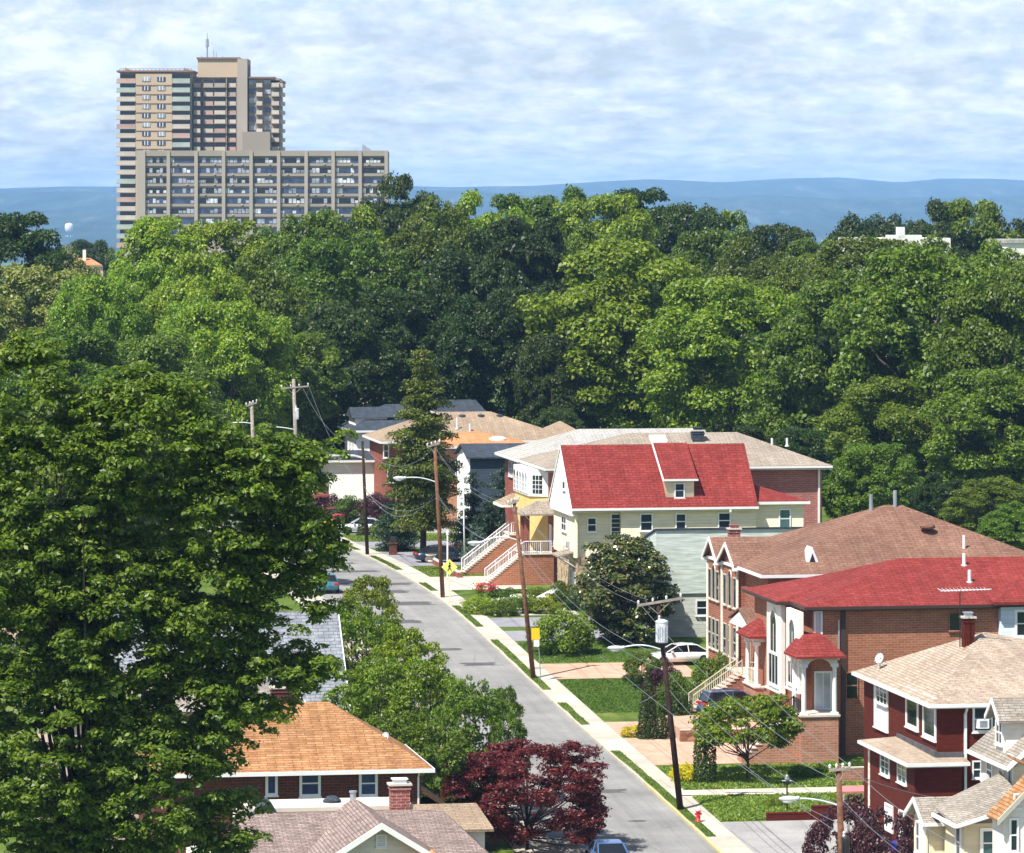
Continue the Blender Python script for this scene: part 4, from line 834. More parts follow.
# ---- cream house at the lower right
h = House('beige_cottage', 'beige clapboard cottage with grey brown roofs and small dormer, front rooms below', 'house', 1014, 222)
zE = h.lz(766, 0, -0.5); Wd = h.ly(981, 0)
h.walls(0, 9, 0, Wd, -4, zE-0.15, 'siding_beige')
slp = 0.85; zr = zE+(3.6)*slp
h.roof([[(-0.5, -0.5, zE), (-0.5, Wd+0.5, zE), (3.1, Wd+0.5, zr), (3.1, -0.5, zr)], [(3.1, -0.5, zr), (3.1, Wd+0.5, zr), (7, Wd+0.5, zE), (7, -0.5, zE)]], 'roof_greige', 0.14)
m = MB(); m.box(-0.62, -0.503, -0.5, Wd+0.5, zE-0.2, zE-0.02); h.part('gutter', m, 'white_paint')
h.bargeboard([(-0.5, -0.5, zE+0.02), (3.1, -0.5, zr+0.02), (7, -0.5, zE)], 0.3, 0.08)
h.gable_walls('y', 0, 6.5, 0, Wd, zE-0.15, zr-0.4, 'siding_beige', which='0', th=0.2, mid=3.1)
# small gabled dormer on the street slope
yd0, yd1 = 1.6, 3.4; zd = zE+0.55; xf = -0.02
m = MB(); m.box(xf, 3.0, yd0, yd1, zd-0.3, zd+1.5); dm = h.part('dormer', m, 'siding_ivory')
m = MB(); ymm = (yd0+yd1)/2
for s_ in (yd0-0.35, yd1+0.35): m.prism([(xf-0.4, s_, zd+1.35), (xf-0.4, ymm, zd+2.35), (3.2, ymm, zd+2.35), (3.2, s_, zd+1.35)], [(xf-0.4, s_, zd+1.47), (xf-0.4, ymm, zd+2.47), (3.2, ymm, zd+2.47), (3.2, s_, zd+1.47)])
h.part('dormer_roof', m, 'roof_greige', dm)
m = MB(); m.prism([(xf, yd0, zd+1.5), (xf, yd1, zd+1.5), (xf, ymm, zd+2.3)], [(xf+0.2, yd0, zd+1.5), (xf+0.2, yd1, zd+1.5), (xf+0.2, ymm, zd+2.3)])
for s_ in (yd0-0.35, yd1+0.35): m.prism([(xf-0.46, s_, zd+1.25), (xf-0.46, ymm, zd+2.25), (xf-0.46, ymm, zd+2.5), (xf-0.46, s_, zd+1.5)], [(xf-0.403, s_, zd+1.25), (xf-0.403, ymm, zd+2.25), (xf-0.403, ymm, zd+2.5), (xf-0.403, s_, zd+1.5)])
h.part('trim', m, 'white_paint', dm); h.window('F', xf, yd0+0.4, yd1-0.4, zd+0.25, zd+1.25, nx=2, fw=0.1)
for a, b in ((988, 992.5), (1000, 1004), (1009.5, 1013)): h.winF(0, a, b, 757, 783, fw=0.14)
m = MB(); yv = h.ly(990, 0); za = h.lz(781.5, 0, yv); m.box(-0.45, -0.08, yv-0.3, yv+0.3, za, za+0.4); h.part('air_conditioner', m, 'white_paint')
# front room: two low roofs
fx = h.lx(930, 1.0); 
zl = h.lz(822, fx, 1.0); fy0 = 1.2; fy1 = h.ly(914, fx)
h.walls(fx, 0, fy0, fy1, -4, zl-0.1, 'siding_beige', name='front_room')
zk = h.lz(797, fx, (fy0+fy1)/2); ymm = (fy0+fy1)/2
h.roof([[(fx-0.4, fy0-0.4, zl), (0, fy0-0.4, zl), (0, ymm, zk), (fx-0.4, ymm, zk)], [(fx-0.4, fy1+0.4, zl), (0, fy1+0.4, zl), (0, ymm, zk), (fx-0.4, ymm, zk)]], 'roof_greige', 0.13, name='front_roof')
h.gable_walls('x', fx, 0, fy0, fy1, zl-0.1, zk-0.15, 'siding_ivory', which='0', th=0.15)
h.bargeboard([(fx-0.4, fy0-0.4, zl+0.02), (fx-0.4, ymm, zk+0.02), (fx-0.4, fy1+0.4, zl+0.02)], 0.25, 0.07, n=(-1, 0, 0))
m = MB(); m.box(fx-0.4, 0, fy0-0.52, fy0-0.403, zl-0.18, zl-0.02); m.box(fx-0.35, fx-0.2, fy0-0.15, fy0-0.003, -3, zl-0.2); h.part('gutter', m, 'white_paint')
h.winF(fx, 917, 920, 823, 850, fw=0.12)
gx = h.lx(964, -2.6); zl2 = h.lz(824, gx, -3.0)
h.walls(gx, 0, -2.6, 1.0, -4, zl2-0.05, 'siding_beige', name='side_room')
h.roof([[(gx-0.5, -3.1, zl2), (-0.3, -3.1, zl2+1.0), (-0.3, 1.3, zl2+1.9), (gx-0.5, 1.3, zl2+0.35)]], 'roof_greige', 0.13, name='side_roof')
m = MB(); m.prism([(gx-0.5, -3.2, zl2-0.18), (-0.3, -3.2, zl2+0.82), (-0.3, -3.2, zl2+1.0), (gx-0.5, -3.2, zl2)], [(gx-0.5, -3.103, zl2-0.18), (-0.3, -3.103, zl2+0.82), (-0.3, -3.103, zl2+1.0), (gx-0.5, -3.103, zl2)]); m.box(gx-0.62, gx-0.503, -3.1, 1.2, zl2-0.18, zl2); h.part('gutter', m, 'white_paint')
h.winS(-2.6, 983, 995, 831, 855, fw=0.16, pane='glass_green'); h.winF(gx, 957, 961, 826, 858, fw=0.14)

# ---- ivory gable at the very edge
h = House('ivory_gable_house', 'ivory clapboard house with steep gable and orange roof at the lower right corner', 'house', 1003, 211)
zE = h.lz(812); zR = h.lz(772, 1.8, 0)
h.walls(0, 5, 0, 1.8, -4, zE, 'siding_ivory'); h.walls(3.5, 9, 1.8, 8, -4, zE, 'siding_ivory', name='rear_wall'); h.gable_walls('y', 0, 5, 0, 1.8, zE, zR, 'siding_ivory', which='0', mid=1.9, th=0.2)
h.roof([[(-0.35, -0.3, zE-0.3), (1.9, -0.3, zR+0.12), (1.9, 1.6, zR+0.12), (-0.35, 1.6, zE-0.3)], [(1.9, -0.3, zR+0.12), (5.4, -0.3, zE), (5.4, 6, zE), (1.9, 6, zR+0.12)]], 'roof_orange', 0.12)
h.bargeboard([(-0.35, -0.3, zE-0.3), (1.9, -0.3, zR+0.1), (5.4, -0.3, zE)], 0.3, 0.08, mat='siding_ivory')
h.winS(0, 1011, 1016.5, 820, 850, fw=0.1); h.winS(0, 1015, 1018, 795, 806, fw=0.08, pane='door_white')

# ---- left side of the street
h = House('orange_roofed_house', 'dark brick house with bright orange shingle hip roof and a small dish', 'house', 421, 236)
zE = h.lz(768, 0, -0.5); Wd = 9.5; Lx = 14
h.walls(-Lx, 0, 0, Wd, -2, zE-0.18, 'brick_dark')
h.hip(-Lx, 0, 0, Wd, zE, h.lz(702, -5, Wd/2), 'roof_orange', ov=0.55, i0=5.0, i1=4.8)
for a, b in ((301, 319), (360.5, 376)): h.winS(0, a+1, b-1, 772.5, 794, fw=0.14, pane='glass_blue')
h.winS(0, 268, 275, 773, 793, style='fix', fw=0.14, pane='glass_blue')
h.downpipe(-0.15, 0, -1, zE-0.5, w=0.09)
xv = h.lx(386, 2.6); h.dish(xv, 2.6, h.lz(743, xv, 2.6)+0.2, 0.27)
# low side room with its own orange roof
zl = h.lz(812, 1.2, 1); h.walls(0.003, 1.6, 0.6, 7, -2, zl, 'brick_dark', name='front_room')
h.roof([[(0.003, 0.2, h.lz(790)), (0.003, 7.3, h.lz(790)), (2.0, 7.3, zl), (2.0, 0.2, zl)]], 'roof_orange', 0.12, name='front_roof')
h.pipe(-12.6, 1.0, zE, zE+0.6)

h = House('mauve_roofed_house', 'pale clapboard house with mauve brown shingle roof and white trimmed front gable', 'house', 381, 213)
zR = h.lz(811, 0, 8); zk = h.lz(822.5); zlow = zR-2.1
xa, xb = h.lx(236, 8), h.lx(441, 8)
h.walls(-8, 6.2, 2.2, 13, -4, zlow-0.1, 'siding_mint', name='wall')
h.roof([[(xa, 8, zR), (xb, 8, zR), (h.lx(506, 1.5), 1.5, zlow), (xa, 1.5, zlow)], [(xa, 8, zR), (xb, 8, zR), (xb+2.4, 13.4, zlow), (xa, 13.4, zlow)], [(xb, 8, zR), (xb+2.4, 13.4, zlow), (h.lx(506, 1.5), 1.5, zlow)]], 'roof_mauve', 0.14)
w2 = h.lx(428, 0)+0.2; dz = (zk-h.lz(853, w2, 0))
k2 = 1.25*w2; zb = zk-dz*1.25
zb2 = h.lz(798.5, 0, 9.5)
h.roof([[(-k2, -0.3, zb), (0, -0.3, zk), (0, 9.6, zb2), (-k2, 9.6, zb)], [(k2, -0.3, zb), (0, -0.3, zk), (0, 9.6, zb2), (k2, 9.6, zb)]], 'roof_mauve', 0.13, name='gable_roof')
h.gable_walls('y', -k2+0.5, k2-0.5, 0.25, 5, zb+0.1, zk-0.3, 'siding_mint', which='0', th=0.2)
h.walls(-k2+0.5, k2-0.5, 0.25, 2.3, -4, zb+0.1, 'siding_mint', name='gable_wall')
h.bargeboard([(-k2, -0.3, zb), (0, -0.3, zk+0.03), (k2, -0.3, zb)], 0.3, 0.1)
h.winS(0.25, 377.5, 385, 836, 845.5, fw=0.08, style='fix', nz=6, pane='curtain', name='louvre')
h.roof([[(k2-2.2, -1.6, zb-0.9), (k2-0.6, -1.6, zb+0.55), (k2-0.6, 0.2, zb+0.55), (k2-2.2, 0.2, zb-0.9)], [(k2+1.0, -1.6, zb-0.9), (k2-0.6, -1.6, zb+0.55), (k2-0.6, 0.2, zb+0.55), (k2+1.0, 0.2, zb-0.9)]], 'roof_orange', 0.12, name='entry_roof')
# flat pale roof behind, chimney, vents
m = MB(); zf = h.lz(808.5, 0, 10); fa, fb = h.lx(238, 10), h.lx(408, 10); m.box(fa, fb, 9.4, 12.4, -4, zf); h.part('rear_wing', m, 'siding_ivory'); m = MB(); m.box(fa-0.15, fb+0.15, 9.25, 12.5, zf+0.003, zf+0.2); h.part('flat_roof', m, 'roof_flat')
h.chimney(h.lx(399.5, 9.0), 9.0, zR-1.2, h.lz(785.5, 1, 9), 0.95, 0.7, 'brick_chimney', flue='white_paint')
m = MB(); xv = h.lx(332, 11); m.lathe((xv, 11, zf+0.2), [(0.45, 0), (0.45, 0.12), (0.25, 0.3), (0.05, 0.34)], 12); h.part('roof_vent', m, 'roof_slate'); m = MB(); m.lathe((xv+1.0, 10.6, zf+0.2), [(0.15, 0), (0.15, 0.5), (0.2, 0.52), (0.2, 0.6)], 8); h.part('roof_vent', m, 'grey_metal')
m = MB(); xv = h.lx(262, 9); m.prism([(xv-0.9, 8.6, zR-0.4), (xv+0.9, 8.6, zR-0.4), (xv+0.4, 8.6, zR+0.45)], [(xv-0.9, 10.6, zR-0.4), (xv+0.9, 10.6, zR-0.4), (xv+0.4, 10.6, zR+0.45)]); h.part('dormer', m, 'roof_slate')
# low lean-to on the right with paler shingles
xl0 = h.lx(436, 10.5); zq = h.lz(808, xl0, 11)
h.roof([[(xl0-2, 8.5, zq-0.75), (xl0+2.6, 8.5, zq-0.75), (xl0+2.35, 12.5, zq), (xl0-2, 12.5, zq)]], 'roof_tan', 0.13, name='lean_to_roof'); h.walls(xl0-1, xl0+2.2, 8.9, 12.3, -4, zq-0.95, 'siding_ivory', name='lean_to')

h = House('grey_roofed_house', 'white house with steep grey shingle gable roof behind the leafy tree', 'house', 343, 266)
zE = h.lz(710); zR = h.lz(611, 0, 5.5)
h.walls(-16, 0, 0.3, 10.7, -2, zE-0.1, 'siding_white')
h.roof([[(-16.4, -0.2, zE), (0.4, -0.2, zE), (0.4, 5.5, zR), (-16.4, 5.5, zR)], [(-16.4, 11.2, zE), (0.4, 11.2, zE), (0.4, 5.5, zR), (-16.4, 5.5, zR)]], 'roof_grey', 0.16)
h.gable_walls('x', -16, 0, 0.3, 10.7, zE-0.1, zR-0.3, 'siding_white', th=0.2); m = MB(); m.box(-16.4, 0.45, -0.32, -0.203, zE-0.22, zE-0.02); h.part('gutter', m, 'white_paint'); h.bargeboard([(0.4, -0.2, zE), (0.4, 5.5, zR), (0.4, 11.2, zE)], 0.28, 0.06, n=(1, 0, 0))

h = House('pink_house', 'pinkish stucco house with brick chimney glimpsed through the big tree', 'house', 300, 250)
h.walls(-14, 0, 0, 8.5, -2, h.lz(708), 'stucco_pink'); zE = h.lz(704)
h.hip(-14, 0, 0, 8.5, zE, h.lz(672, -5, 4), 'roof_greige', ov=0.4)
h.chimney(-0.9, -0.5, -1, h.lz(688, -0.9, -0.5), 1.5, 0.8, 'brick_dark', flue='brick_dark')
for px in (170, 200, 235, 262): h.winS(0, px, px+11, 715, 735, fw=0.1)
h = House('brown_cottage', 'low cottage with pale roof half hidden behind the big tree', 'house', 172, 300)
h.walls(-12, 0, 0, 8, -2, 4.2, 'siding_ivory'); h.hip(-12, 0, 0, 8, 4.3, 7.3, 'roof_tan', ov=0.4); h.winS(0, 120, 130, 600, 612)
h = House('blue_grey_cottage', 'blue grey roofed cottage showing between leaves of the big tree', 'house', 98, 345)
h.walls(-10, 0, 0, 8, -2, 4.6, 'siding_white'); h.hip(-10, 0, 0, 8, 4.7, 8.0, 'roof_grey', ov=0.4); h.winS(0, 70, 78, 560, 570)

# ---- houses further up the street
h = House('yellow_house', 'yellow stucco house with taupe hip roof, curved bay windows and raised brick stairs', 'house', 553, 361)
zE = h.lz(459, 3, 0); Wd = h.ly(527.5, 0); Lx = h.lx(822, 0)
h.walls(0, Lx, 0, Wd, -2, h.lz(466, 12, 0), 'brick_pink')
zE = h.lz(465, Lx, 0)
zR = h.lz(432.5, 12, Wd/2); xr0, xr1 = h.lx(628, Wd/2), h.lx(737, Wd/2); ov = 0.7
h.roof([[(-ov, -ov, zE), (Lx+ov, -ov, zE), (xr1, Wd/2, zR), (xr0, Wd/2, zR)], [(-ov, Wd+ov, zE), (Lx+ov, Wd+ov, zE), (xr1, Wd/2, zR), (xr0, Wd/2, zR)], [(-ov, -ov, zE), (-ov, Wd+ov, zE), (xr0, Wd/2, zR)], [(Lx+ov, -ov, zE), (Lx+ov, Wd+ov, zE), (xr1, Wd/2, zR)]], 'roof_taupe', 0.18)
m = MB(); m.box(-ov-0.1, Lx+ov, -ov-0.12, -ov-0.003, zE-0.19, zE-0.03); m.box(-ov-0.12, -ov-0.003, -ov, Wd+ov, zE-0.19, zE-0.03); m.box(Lx-0.35, Lx-0.2, -0.15, -0.003, 0, zE-0.2); h.part('gutter', m, 'white_paint')
m = MB(); m.box(-ov, Lx+ov, -ov, Wd+ov, zE-0.32, zE-0.25); h.part('soffit', m, 'siding_ivory')
xv = h.lx(697.5, Wd/2-1.5); h.chimney(xv, Wd/2-1.5, zR-1.0, h.lz(431, xv, Wd/2-1.5), 0.95, 0.8, 'roof_slate', cap=True, flue='roof_slate')
m = MB(); xa, xb = h.lx(651, 4), h.lx(667, 4); zz_ = zE+(zR-zE)*(5.2/(Wd/2+ov)); m.prism([(xa, 3.8, zz_-0.25), (xb, 3.8, zz_-0.25), (xb, 4.9, zz_+0.2), (xa, 4.9, zz_+0.2)], [(xa, 3.8, zz_+0.0), (xb, 3.8, zz_+0.0), (xb, 4.9, zz_+0.42), (xa, 4.9, zz_+0.42)]); h.part('skylight', m, 'white_paint')
for px in (772, 787): xv = h.lx(px, 4); h.pipe(xv, 4, zE+1.3, zE+2.0, 0.09)
# yellow projecting front with curved window band
yA, yB = h.ly(553, -1.2), Wd-0.3
def octo(hh, x, ya, yb, d, z0, z1):
    w_ = (yb-ya); return [(x, ya), (x-d, ya+w_*0.22), (x-d, yb-w_*0.22), (x, yb)]
yA = 2.2
zb_top = h.lz(466, -1.5, Wd/2); zb_mid0 = h.lz(494, -1.5, Wd/2); 
def bayprism(hh, name, d, z0, z1, mat, ya=yA, yb=yB, parent=None, x=0.0):
    m = MB(); pts = [(x, ya), (x-d, ya+1.2), (x-d, yb-1.2), (x, yb)]; m.prism([(p[0], p[1], z0) for p in reversed(pts)], [(p[0], p[1], z1) for p in reversed(pts)]); return hh.part(name, m, mat, parent)
bayprism(h, 'bay', 1.3, h.lz(562, -1, Wd/2), min(zb_top+0.2, zE-0.33), 'stucco_yellow')
h.walls(-0.02, 0.0, 0, yA-0.003, 0, zE-0.35, 'brick_far', name='porch_wall')
bw = bayprism(h, 'window_band', 1.42, zb_mid0, zb_mid0+2.15, 'white_paint', yA-0.1, yB+0.1)
nW = 5
yy0, yy1 = yA+1.3, yB-1.3
for k in range(nW):
    c = yy0+(yy1-yy0)*(k+0.5)/nW; q = (yy1-yy0)/nW*0.36; h.window('F', -1.42, c-q, c+q, zb_mid0+0.25, zb_mid0+1.35, arch=True, style='fix', nx=2, nz=3, fw=0.06, sill=False, pane='glass_shade' if k < 3 else 'glass')
# the angled near side of the bay carries a window of its own
m = MB(); a = Vector((-0.12, yA+0.02, 0)); b = Vector((-1.42, yA+1.13, 0)); d = (b-a).normalized(); nrm = Vector((d.y, -d.x, 0)); nrm = nrm if nrm.y < 0 else -nrm
zw = zb_mid0; mm = (a+b)/2
m.obox((mm.x, mm.y, 0), d, (0, 0, 1), nrm, -0.45, 0.45, zw+0.25, zw+1.7, 0.02, 0.05); h.part('pane', m, 'glass')
m = MB(); 
for q in (-0.15, 0.15): m.obox((mm.x, mm.y, 0), d, (0, 0, 1), nrm, q-0.02, q+0.02, zw+0.25, zw+1.7, 0.055, 0.08)
for q in (0.6, 0.95, 1.3): m.obox((mm.x, mm.y, 0), d, (0, 0, 1), nrm, -0.45, 0.45, zw+q-0.02, zw+q+0.02, 0.055, 0.075)
h.part('window_bars', m, 'white_paint')
for y in (yA+2.4, yA+4.4): h.window('F', -1.3, y, y+0.7, zw-3.6, zw-1.9, frame='white_paint', pane='glass_shade', nx=2)
# porch nook below: brick piers, small hip canopy, door
zp = h.lz(552, -1.5, 1); zc = h.lz(513, -1.5, 0.6)
h.walls(-2.4, 0, -0.4, yA+1.6, -2, zp-0.1, 'brick_orange', name='landing'); h.walls(-2.5, 0, -0.5, yA+1.65, zp-0.097, zp, 'step_stone', name='landing_slab')
h.roof([[(-2.7, -0.9, zc), (-0.01, -0.9, zc), (-0.01, 1.0, zc+0.95), (-1.2, 1.0, zc+0.95)], [(-2.7, -0.9, zc), (-2.7, 2.4, zc), (-1.2, 1.0, zc+0.95)], [(-2.7, 2.4, zc), (-0.01, 2.4, zc), (-0.01, 1.0, zc+0.95), (-1.2, 1.0, zc+0.95)]], 'roof_taupe', 0.12, name='porch_roof')
m = MB(); m.box(-2.3, -1.95, -0.3, 0.05, zp, zc-0.1); m.box(-2.3, -1.95, 1.9, 2.2, zp, zc-0.1); h.part('pier', m, 'brick_far')
h.window('S', 0, 0.1, 0.6, zp+0.6, zp+2.0); h.window('F', 0, 0.5, 1.4, zp+0.05, zp+2.1, name='door', style='fix', pane='door_white', sill=False)
h.rail([(-2.4, -0.35, zp), (-0.2, -0.35, zp)], mat='rail_white')
h.stairs(-2.4, h.lx(487, -0.4)+0.0, -0.4, 1.2, zp, 0.15, 17, 'brick_orange')
# far twin stair of the same front
zf2 = h.lz(533, -1.5, Wd-1); h.walls(-1.7, 0, Wd-2.2, Wd+1.4, -2, zf2-0.1, 'brick_orange', name='landing'); h.walls(-1.8, 0, Wd-2.3, Wd+1.5, zf2-0.097, zf2, 'step_stone', name='landing_slab')
h.stairs(-1.7, h.lx(463, Wd-2.0), Wd-2.2, Wd-0.6, zf2, 0.15, 20, 'brick_orange')
h.rail([(-1.7, Wd-2.2, zf2), (-0.1, Wd-2.2, zf2)])
h.hip(-2.3, -0.01, Wd-2.4, Wd+0.8, zf2+2.5, zf2+3.3, 'roof_tan', ov=0.3, gutter='siding_ivory', i0=1.2, i1=0.01, name='porch_roof')

h = House('white_roofed_house', 'dark brick house with whitish hip roof behind the yellow house', 'house', 531, 381)
zE = h.lz(457, -0.5, 6); Wd = h.ly(505, 0)
h.walls(0, 20, 0, Wd, -2, zE-0.2, 'brick_far'); h.hip(0, 20, 0, Wd, zE, h.lz(428.5, 10, Wd/2), 'roof_white', ov=0.7, i0=6.0, i1=5)
for a, b in ((509.5, 512), (515, 518), (523, 525.5)): h.winF(0, a, b+0.6, 462, 475, fw=0.12, pane='glass_shade')
h.winF(0, 519, 525, 500, 512, fw=0.12)
h = House('navy_house', 'dark navy sided house with slate roof and pale gable end beside the pine', 'house', 470, 420)
zE = h.lz(457); zR = h.lz(443.5, 0, 3.5)
h.walls(0, 9.5, 0, 7, -2, zE, 'siding_navy'); h.gable_walls('x', -0.02, 9.4, 0, 7, zE, zR-0.15, 'siding_white', which='0', th=0.2)
h.roof([[(-0.4, -0.4, zE), (10, -0.4, zE), (10, 3.5, zR), (-0.4, 3.5, zR)], [(-0.4, 7.4, zE), (10, 7.4, zE), (10, 3.5, zR), (-0.4, 3.5, zR)]], 'roof_slate', 0.14)
h.walls(-0.12, 0.0, 0.0, 7, 0, zE, 'siding_white', name='gable_wall')
h = House('salmon_house', 'salmon coloured house with terracotta shingle roof behind the tall pine', 'house', 438, 432)
h.walls(0, 9, 0, 11, -2, h.lz(449), 'stucco_salmon'); h.hip(0, 9, 0, 11, h.lz(446), h.lz(431, 4, 5), 'roof_terracotta', ov=0.5); h.winS(0, 448, 455, 462, 474)
m = MB(); xv = h.lx(498, 2); m.lathe((xv, 2.2, h.lz(436, 6, 2.2)-0.5), [(0.9, 0), (0.9, 0.25), (0.5, 0.45)], 12); h.part('roof_dome', m, 'white_paint')
h = House('tan_roofed_house', 'long brick house under a wide tan hip roof with three small vents', 'house', 386, 452)
Wd = 12; Lx = h.lx(572, 0); zE = h.lz(441); zR = h.lz(411.5, 10, 6)
h.walls(0, Lx, 0, Wd, -2, zE-0.2, 'brick_far'); h.hip(0, Lx, 0, Wd, zE, zR, 'roof_tan', ov=0.6, i0=6.5, i1=8)
h.winS(0, 384, 388, 445, 457); h.winS(0, 388, 393, 470, 482)
for px in (462, 481, 500): xv = h.lx(px, 5); m = MB(); m.lathe((xv, 5, zR-0.55), [(0.4, 0), (0.35, 0.25), (0.1, 0.32)], 10); h.part('roof_vent', m, 'roof_slate')
h.pipe(h.lx(457, 2), 2, zE+1, zE+2.2, 0.1); h.pipe(h.lx(470, 1.5), 1.5, zE+0.5, zE+1.6, 0.1)
h = House('white_gabled_house', 'white clapboard house with slate blue roof and small front dormer gable', 'house', 356, 470)
zE = h.lz(430); zR = h.lz(404, 2, 5); Wd = h.ly(344, 0)
Wd = 9; h.walls(0, 9, 0, Wd, -2, zE-0.1, 'siding_white'); h.hip(0, 9, 0, Wd, zE, zR, 'roof_slate', ov=0.6, i0=4.3, i1=3.4)
m = MB(); yd0, yd1 = 1.5, 6.5; zd = zE+0.3; m.box(0.1, 3.5, yd0, yd1, zd, zd+0.9); dm = h.part('dormer', m, 'siding_white'); m = MB(); m.prism([(-0.2, yd0-0.3, zd+0.9), (-0.2, 4, zd+1.9), (-0.2, yd1+0.3, zd+0.9)], [(4.6, yd0-0.3, zd+0.95), (4.6, 4, zd+1.95), (4.6, yd1+0.3, zd+0.95)]); h.part('dormer_roof', m, 'roof_slate', dm)
for y in (1.5, 3.8, 6.2): h.window('F', 0, y, y+1, zE-2.8, zE-1.2, pane='glass_shade')
h.winS(0, 373, 378, 463, 476)
h = House('white_porch_house', 'small white house with arched porch roof beside the street bend', 'house', 330, 460)
zE = h.lz(460); h.walls(0, 7, 0, 7, -2, zE-0.1, 'siding_white'); h.walls(-1.6, 0, 0, 7, -2, 1.0, 'brick_far', name='porch_base')
h.hip(-1.7, 7, 0, 7, zE, h.lz(450, 3, 3.5), 'roof_slate', ov=0.4, i0=3.5, i1=3.5)
m = MB()
for y in (0.1, 3.4, 6.7): m.box(-1.65, -1.45, y, y+0.2, 1.0, zE-0.15)
h.part('column', m, 'white_paint'); h.rail([(-1.6, 0.1, 1.0), (-1.6, 6.9, 1.0)], mat='rail_white')
m = MB()
for k in range(6): a0, a1 = math.pi*k/6, math.pi*(k+1)/6; P = lambda a, z_: (1.2-2.6*math.cos(a), -0.25, zE-0.25+0.7*math.sin(a)*z_); m.prism([P(a0, 1), P(a1, 1), (P(a1, 1)[0], -0.25, P(a1, 1)[2]+0.18), (P(a0, 1)[0], -0.25, P(a0, 1)[2]+0.18)], [(P(a0, 1)[0], 0, P(a0, 1)[2]), (P(a1, 1)[0], 0, P(a1, 1)[2]), (P(a1, 1)[0], 0, P(a1, 1)[2]+0.18), (P(a0, 1)[0], 0, P(a0, 1)[2]+0.18)])
h.part('porch_hood', m, 'white_paint')
h = House('slate_roofed_house', 'house showing only its dark slate roof above the tan roof', 'house', 440, 490)
h.walls(0, 5, 0, 8, -2, h.lz(413), 'siding_grey'); zE = h.lz(412); h.hip(0, 4.6, 0, 8, zE, h.lz(399.5, 2, 4), 'roof_slate', ov=0.5, ridge='x', i0=1.2, i1=0.6)
h = House('bungalow', 'small tan roofed bungalow peeping out left of the white roof', 'house', 548, 470)
h.walls(0, 3.6, 0, 6, -2, h.lz(436), 'siding_grey'); h.hip(0, 3.6, 0, 6, h.lz(435), h.lz(421, 2, 3), 'roof_tan', ov=0.4)
h = House('hilltop_building', 'low white building with rooftop boxes showing above the treetops', 'building', 1008, 620, z=22)
m = MB(); m.box(0, 14, 0, 10, -16, h.lz(243)); h.part('wall', m, 'stucco_white'); m = MB(); m.box(-0.3, 14.3, -0.3, 10.3, h.lz(243)+0.003, h.lz(243)+0.5); h.part('roof', m, 'roof_white')
h = House('rooftop_plant', 'pale rooftop stair head and ducts just above the treetops', 'building', 896, 640, z=20)
m = MB(); m.box(-6, 8, 0, 10, -14, h.lz(238)); h.part('wall', m, 'stucco_white'); m = MB(); m.box(0.3, 1.3, 0, 1.2, h.lz(238), h.lz(227)); m.box(-1, 3.8, 0, 2, h.lz(238), h.lz(235)); h.part('duct', m, 'white_paint')
h = House('orange_roofed_hall', 'distant low hall with orange roof below the tower block', 'building', 68, 900, z=-8)
m = MB(); m.box(0, 7, 0, 12, -4, h.lz(266)); h.part('wall', m, 'stucco_pink'); h.hip(0, 6.4, 0, 10, h.lz(265), h.lz(258, 3, 5), 'roof_terracotta', ov=0.4, gutter=None, i0=2, i1=2)
m = MB(); m.box(3.2, 3.8, 3, 3.6, h.lz(262), h.lz(250)); h.part('chimney', m, 'stucco_white')
h = House('wooded_shed', 'pale house wall glinting through the dark wood behind the white house', 'building', 318, 505)
m = MB(); m.box(0, 9, 0, 6, -2, h.lz(385)); h.part('wall', m, 'siding_white'); h.hip(0, 9, 0, 6, h.lz(384), h.lz(374, 2, 3), 'roof_grey', ov=0.3); h.winS(0, 330, 336, 392, 400); h.winS(0, 350, 356, 392, 400)

# ---- high rises
U = 1434/FPX
tw = thing('apartment_tower', 'tall peach and brown apartment tower with stacked balconies and rooftop mast', 'apartment tower', (0, 1434, 0), 0)
def X(px): return (px-PX0)*U
def Z(py): return HZ-(py-PY0)*U
def tb(name, x0, x1, z0, z1, y0, y1, mat, parent=None, lab=None):
    m = MB(); m.box(X(x0), X(x1), y0, y1, Z(z0), Z(z1)); o = m.build(name, mat, parent or tw)
    if lab: o['label'] = lab
    return o
G0 = 290
tb('wing', 120, 192, G0, 72.5, 0, 22, 'tower_brown'); tb('wall', 136, 172.3, G0, 73.5, -1.6, 0, 'tower_peach'); tb('roof', 117, 194, 72.3, 70.5, -1.9, 22, 'band_dark')
tb('wing', 192, 242, G0, 76, 5, 26, 'tower_brown', lab='recessed middle wing'); tb('core', 237, 247, G0, 58.5, 1.5, 20, 'tower_tan'); tb('penthouse', 197, 238, 77, 59, 3, 18, 'tower_peach'); tb('roof', 196, 239, 58.9, 57, 2.5, 18.5, 'band_dark')
tb('glass_stair', 238.3, 242.5, 78, 60.5, 3, 12, 'glass_blue'); tb('wing', 248, 279, G0, 78, 4, 24, 'tower_brown'); tb('flue', 243.5, 249, 78, 65, 5, 8, 'tower_grey')
tb('roof', 246, 274, 78.2, 76.6, 2, 24, 'band_dark'); tb('roof', 270, 282, 82, 80, 4, 24, 'band_dark')
fl = 9.12; nrail = random.Random(4)
for k in range(20):
    y = 81.5+fl*k
    b = tb('balcony', 117, 135.8, y+1, y-3.0, -1.5, 0, nrail.choice(['balcony_pale', 'balcony_red', 'balcony_green', 'balcony_pale', 'balcony_pale'])); tb('slab', 116.6, 135.9, y+2.0, y+1.0, -1.8, 0.5, 'tower_tan', b)
for k in range(20):
    y = 81.5+fl*k; tb('recess', 120.5, 135.5, y-3.2, y-7, -0.15, 0.2, 'glass_black')
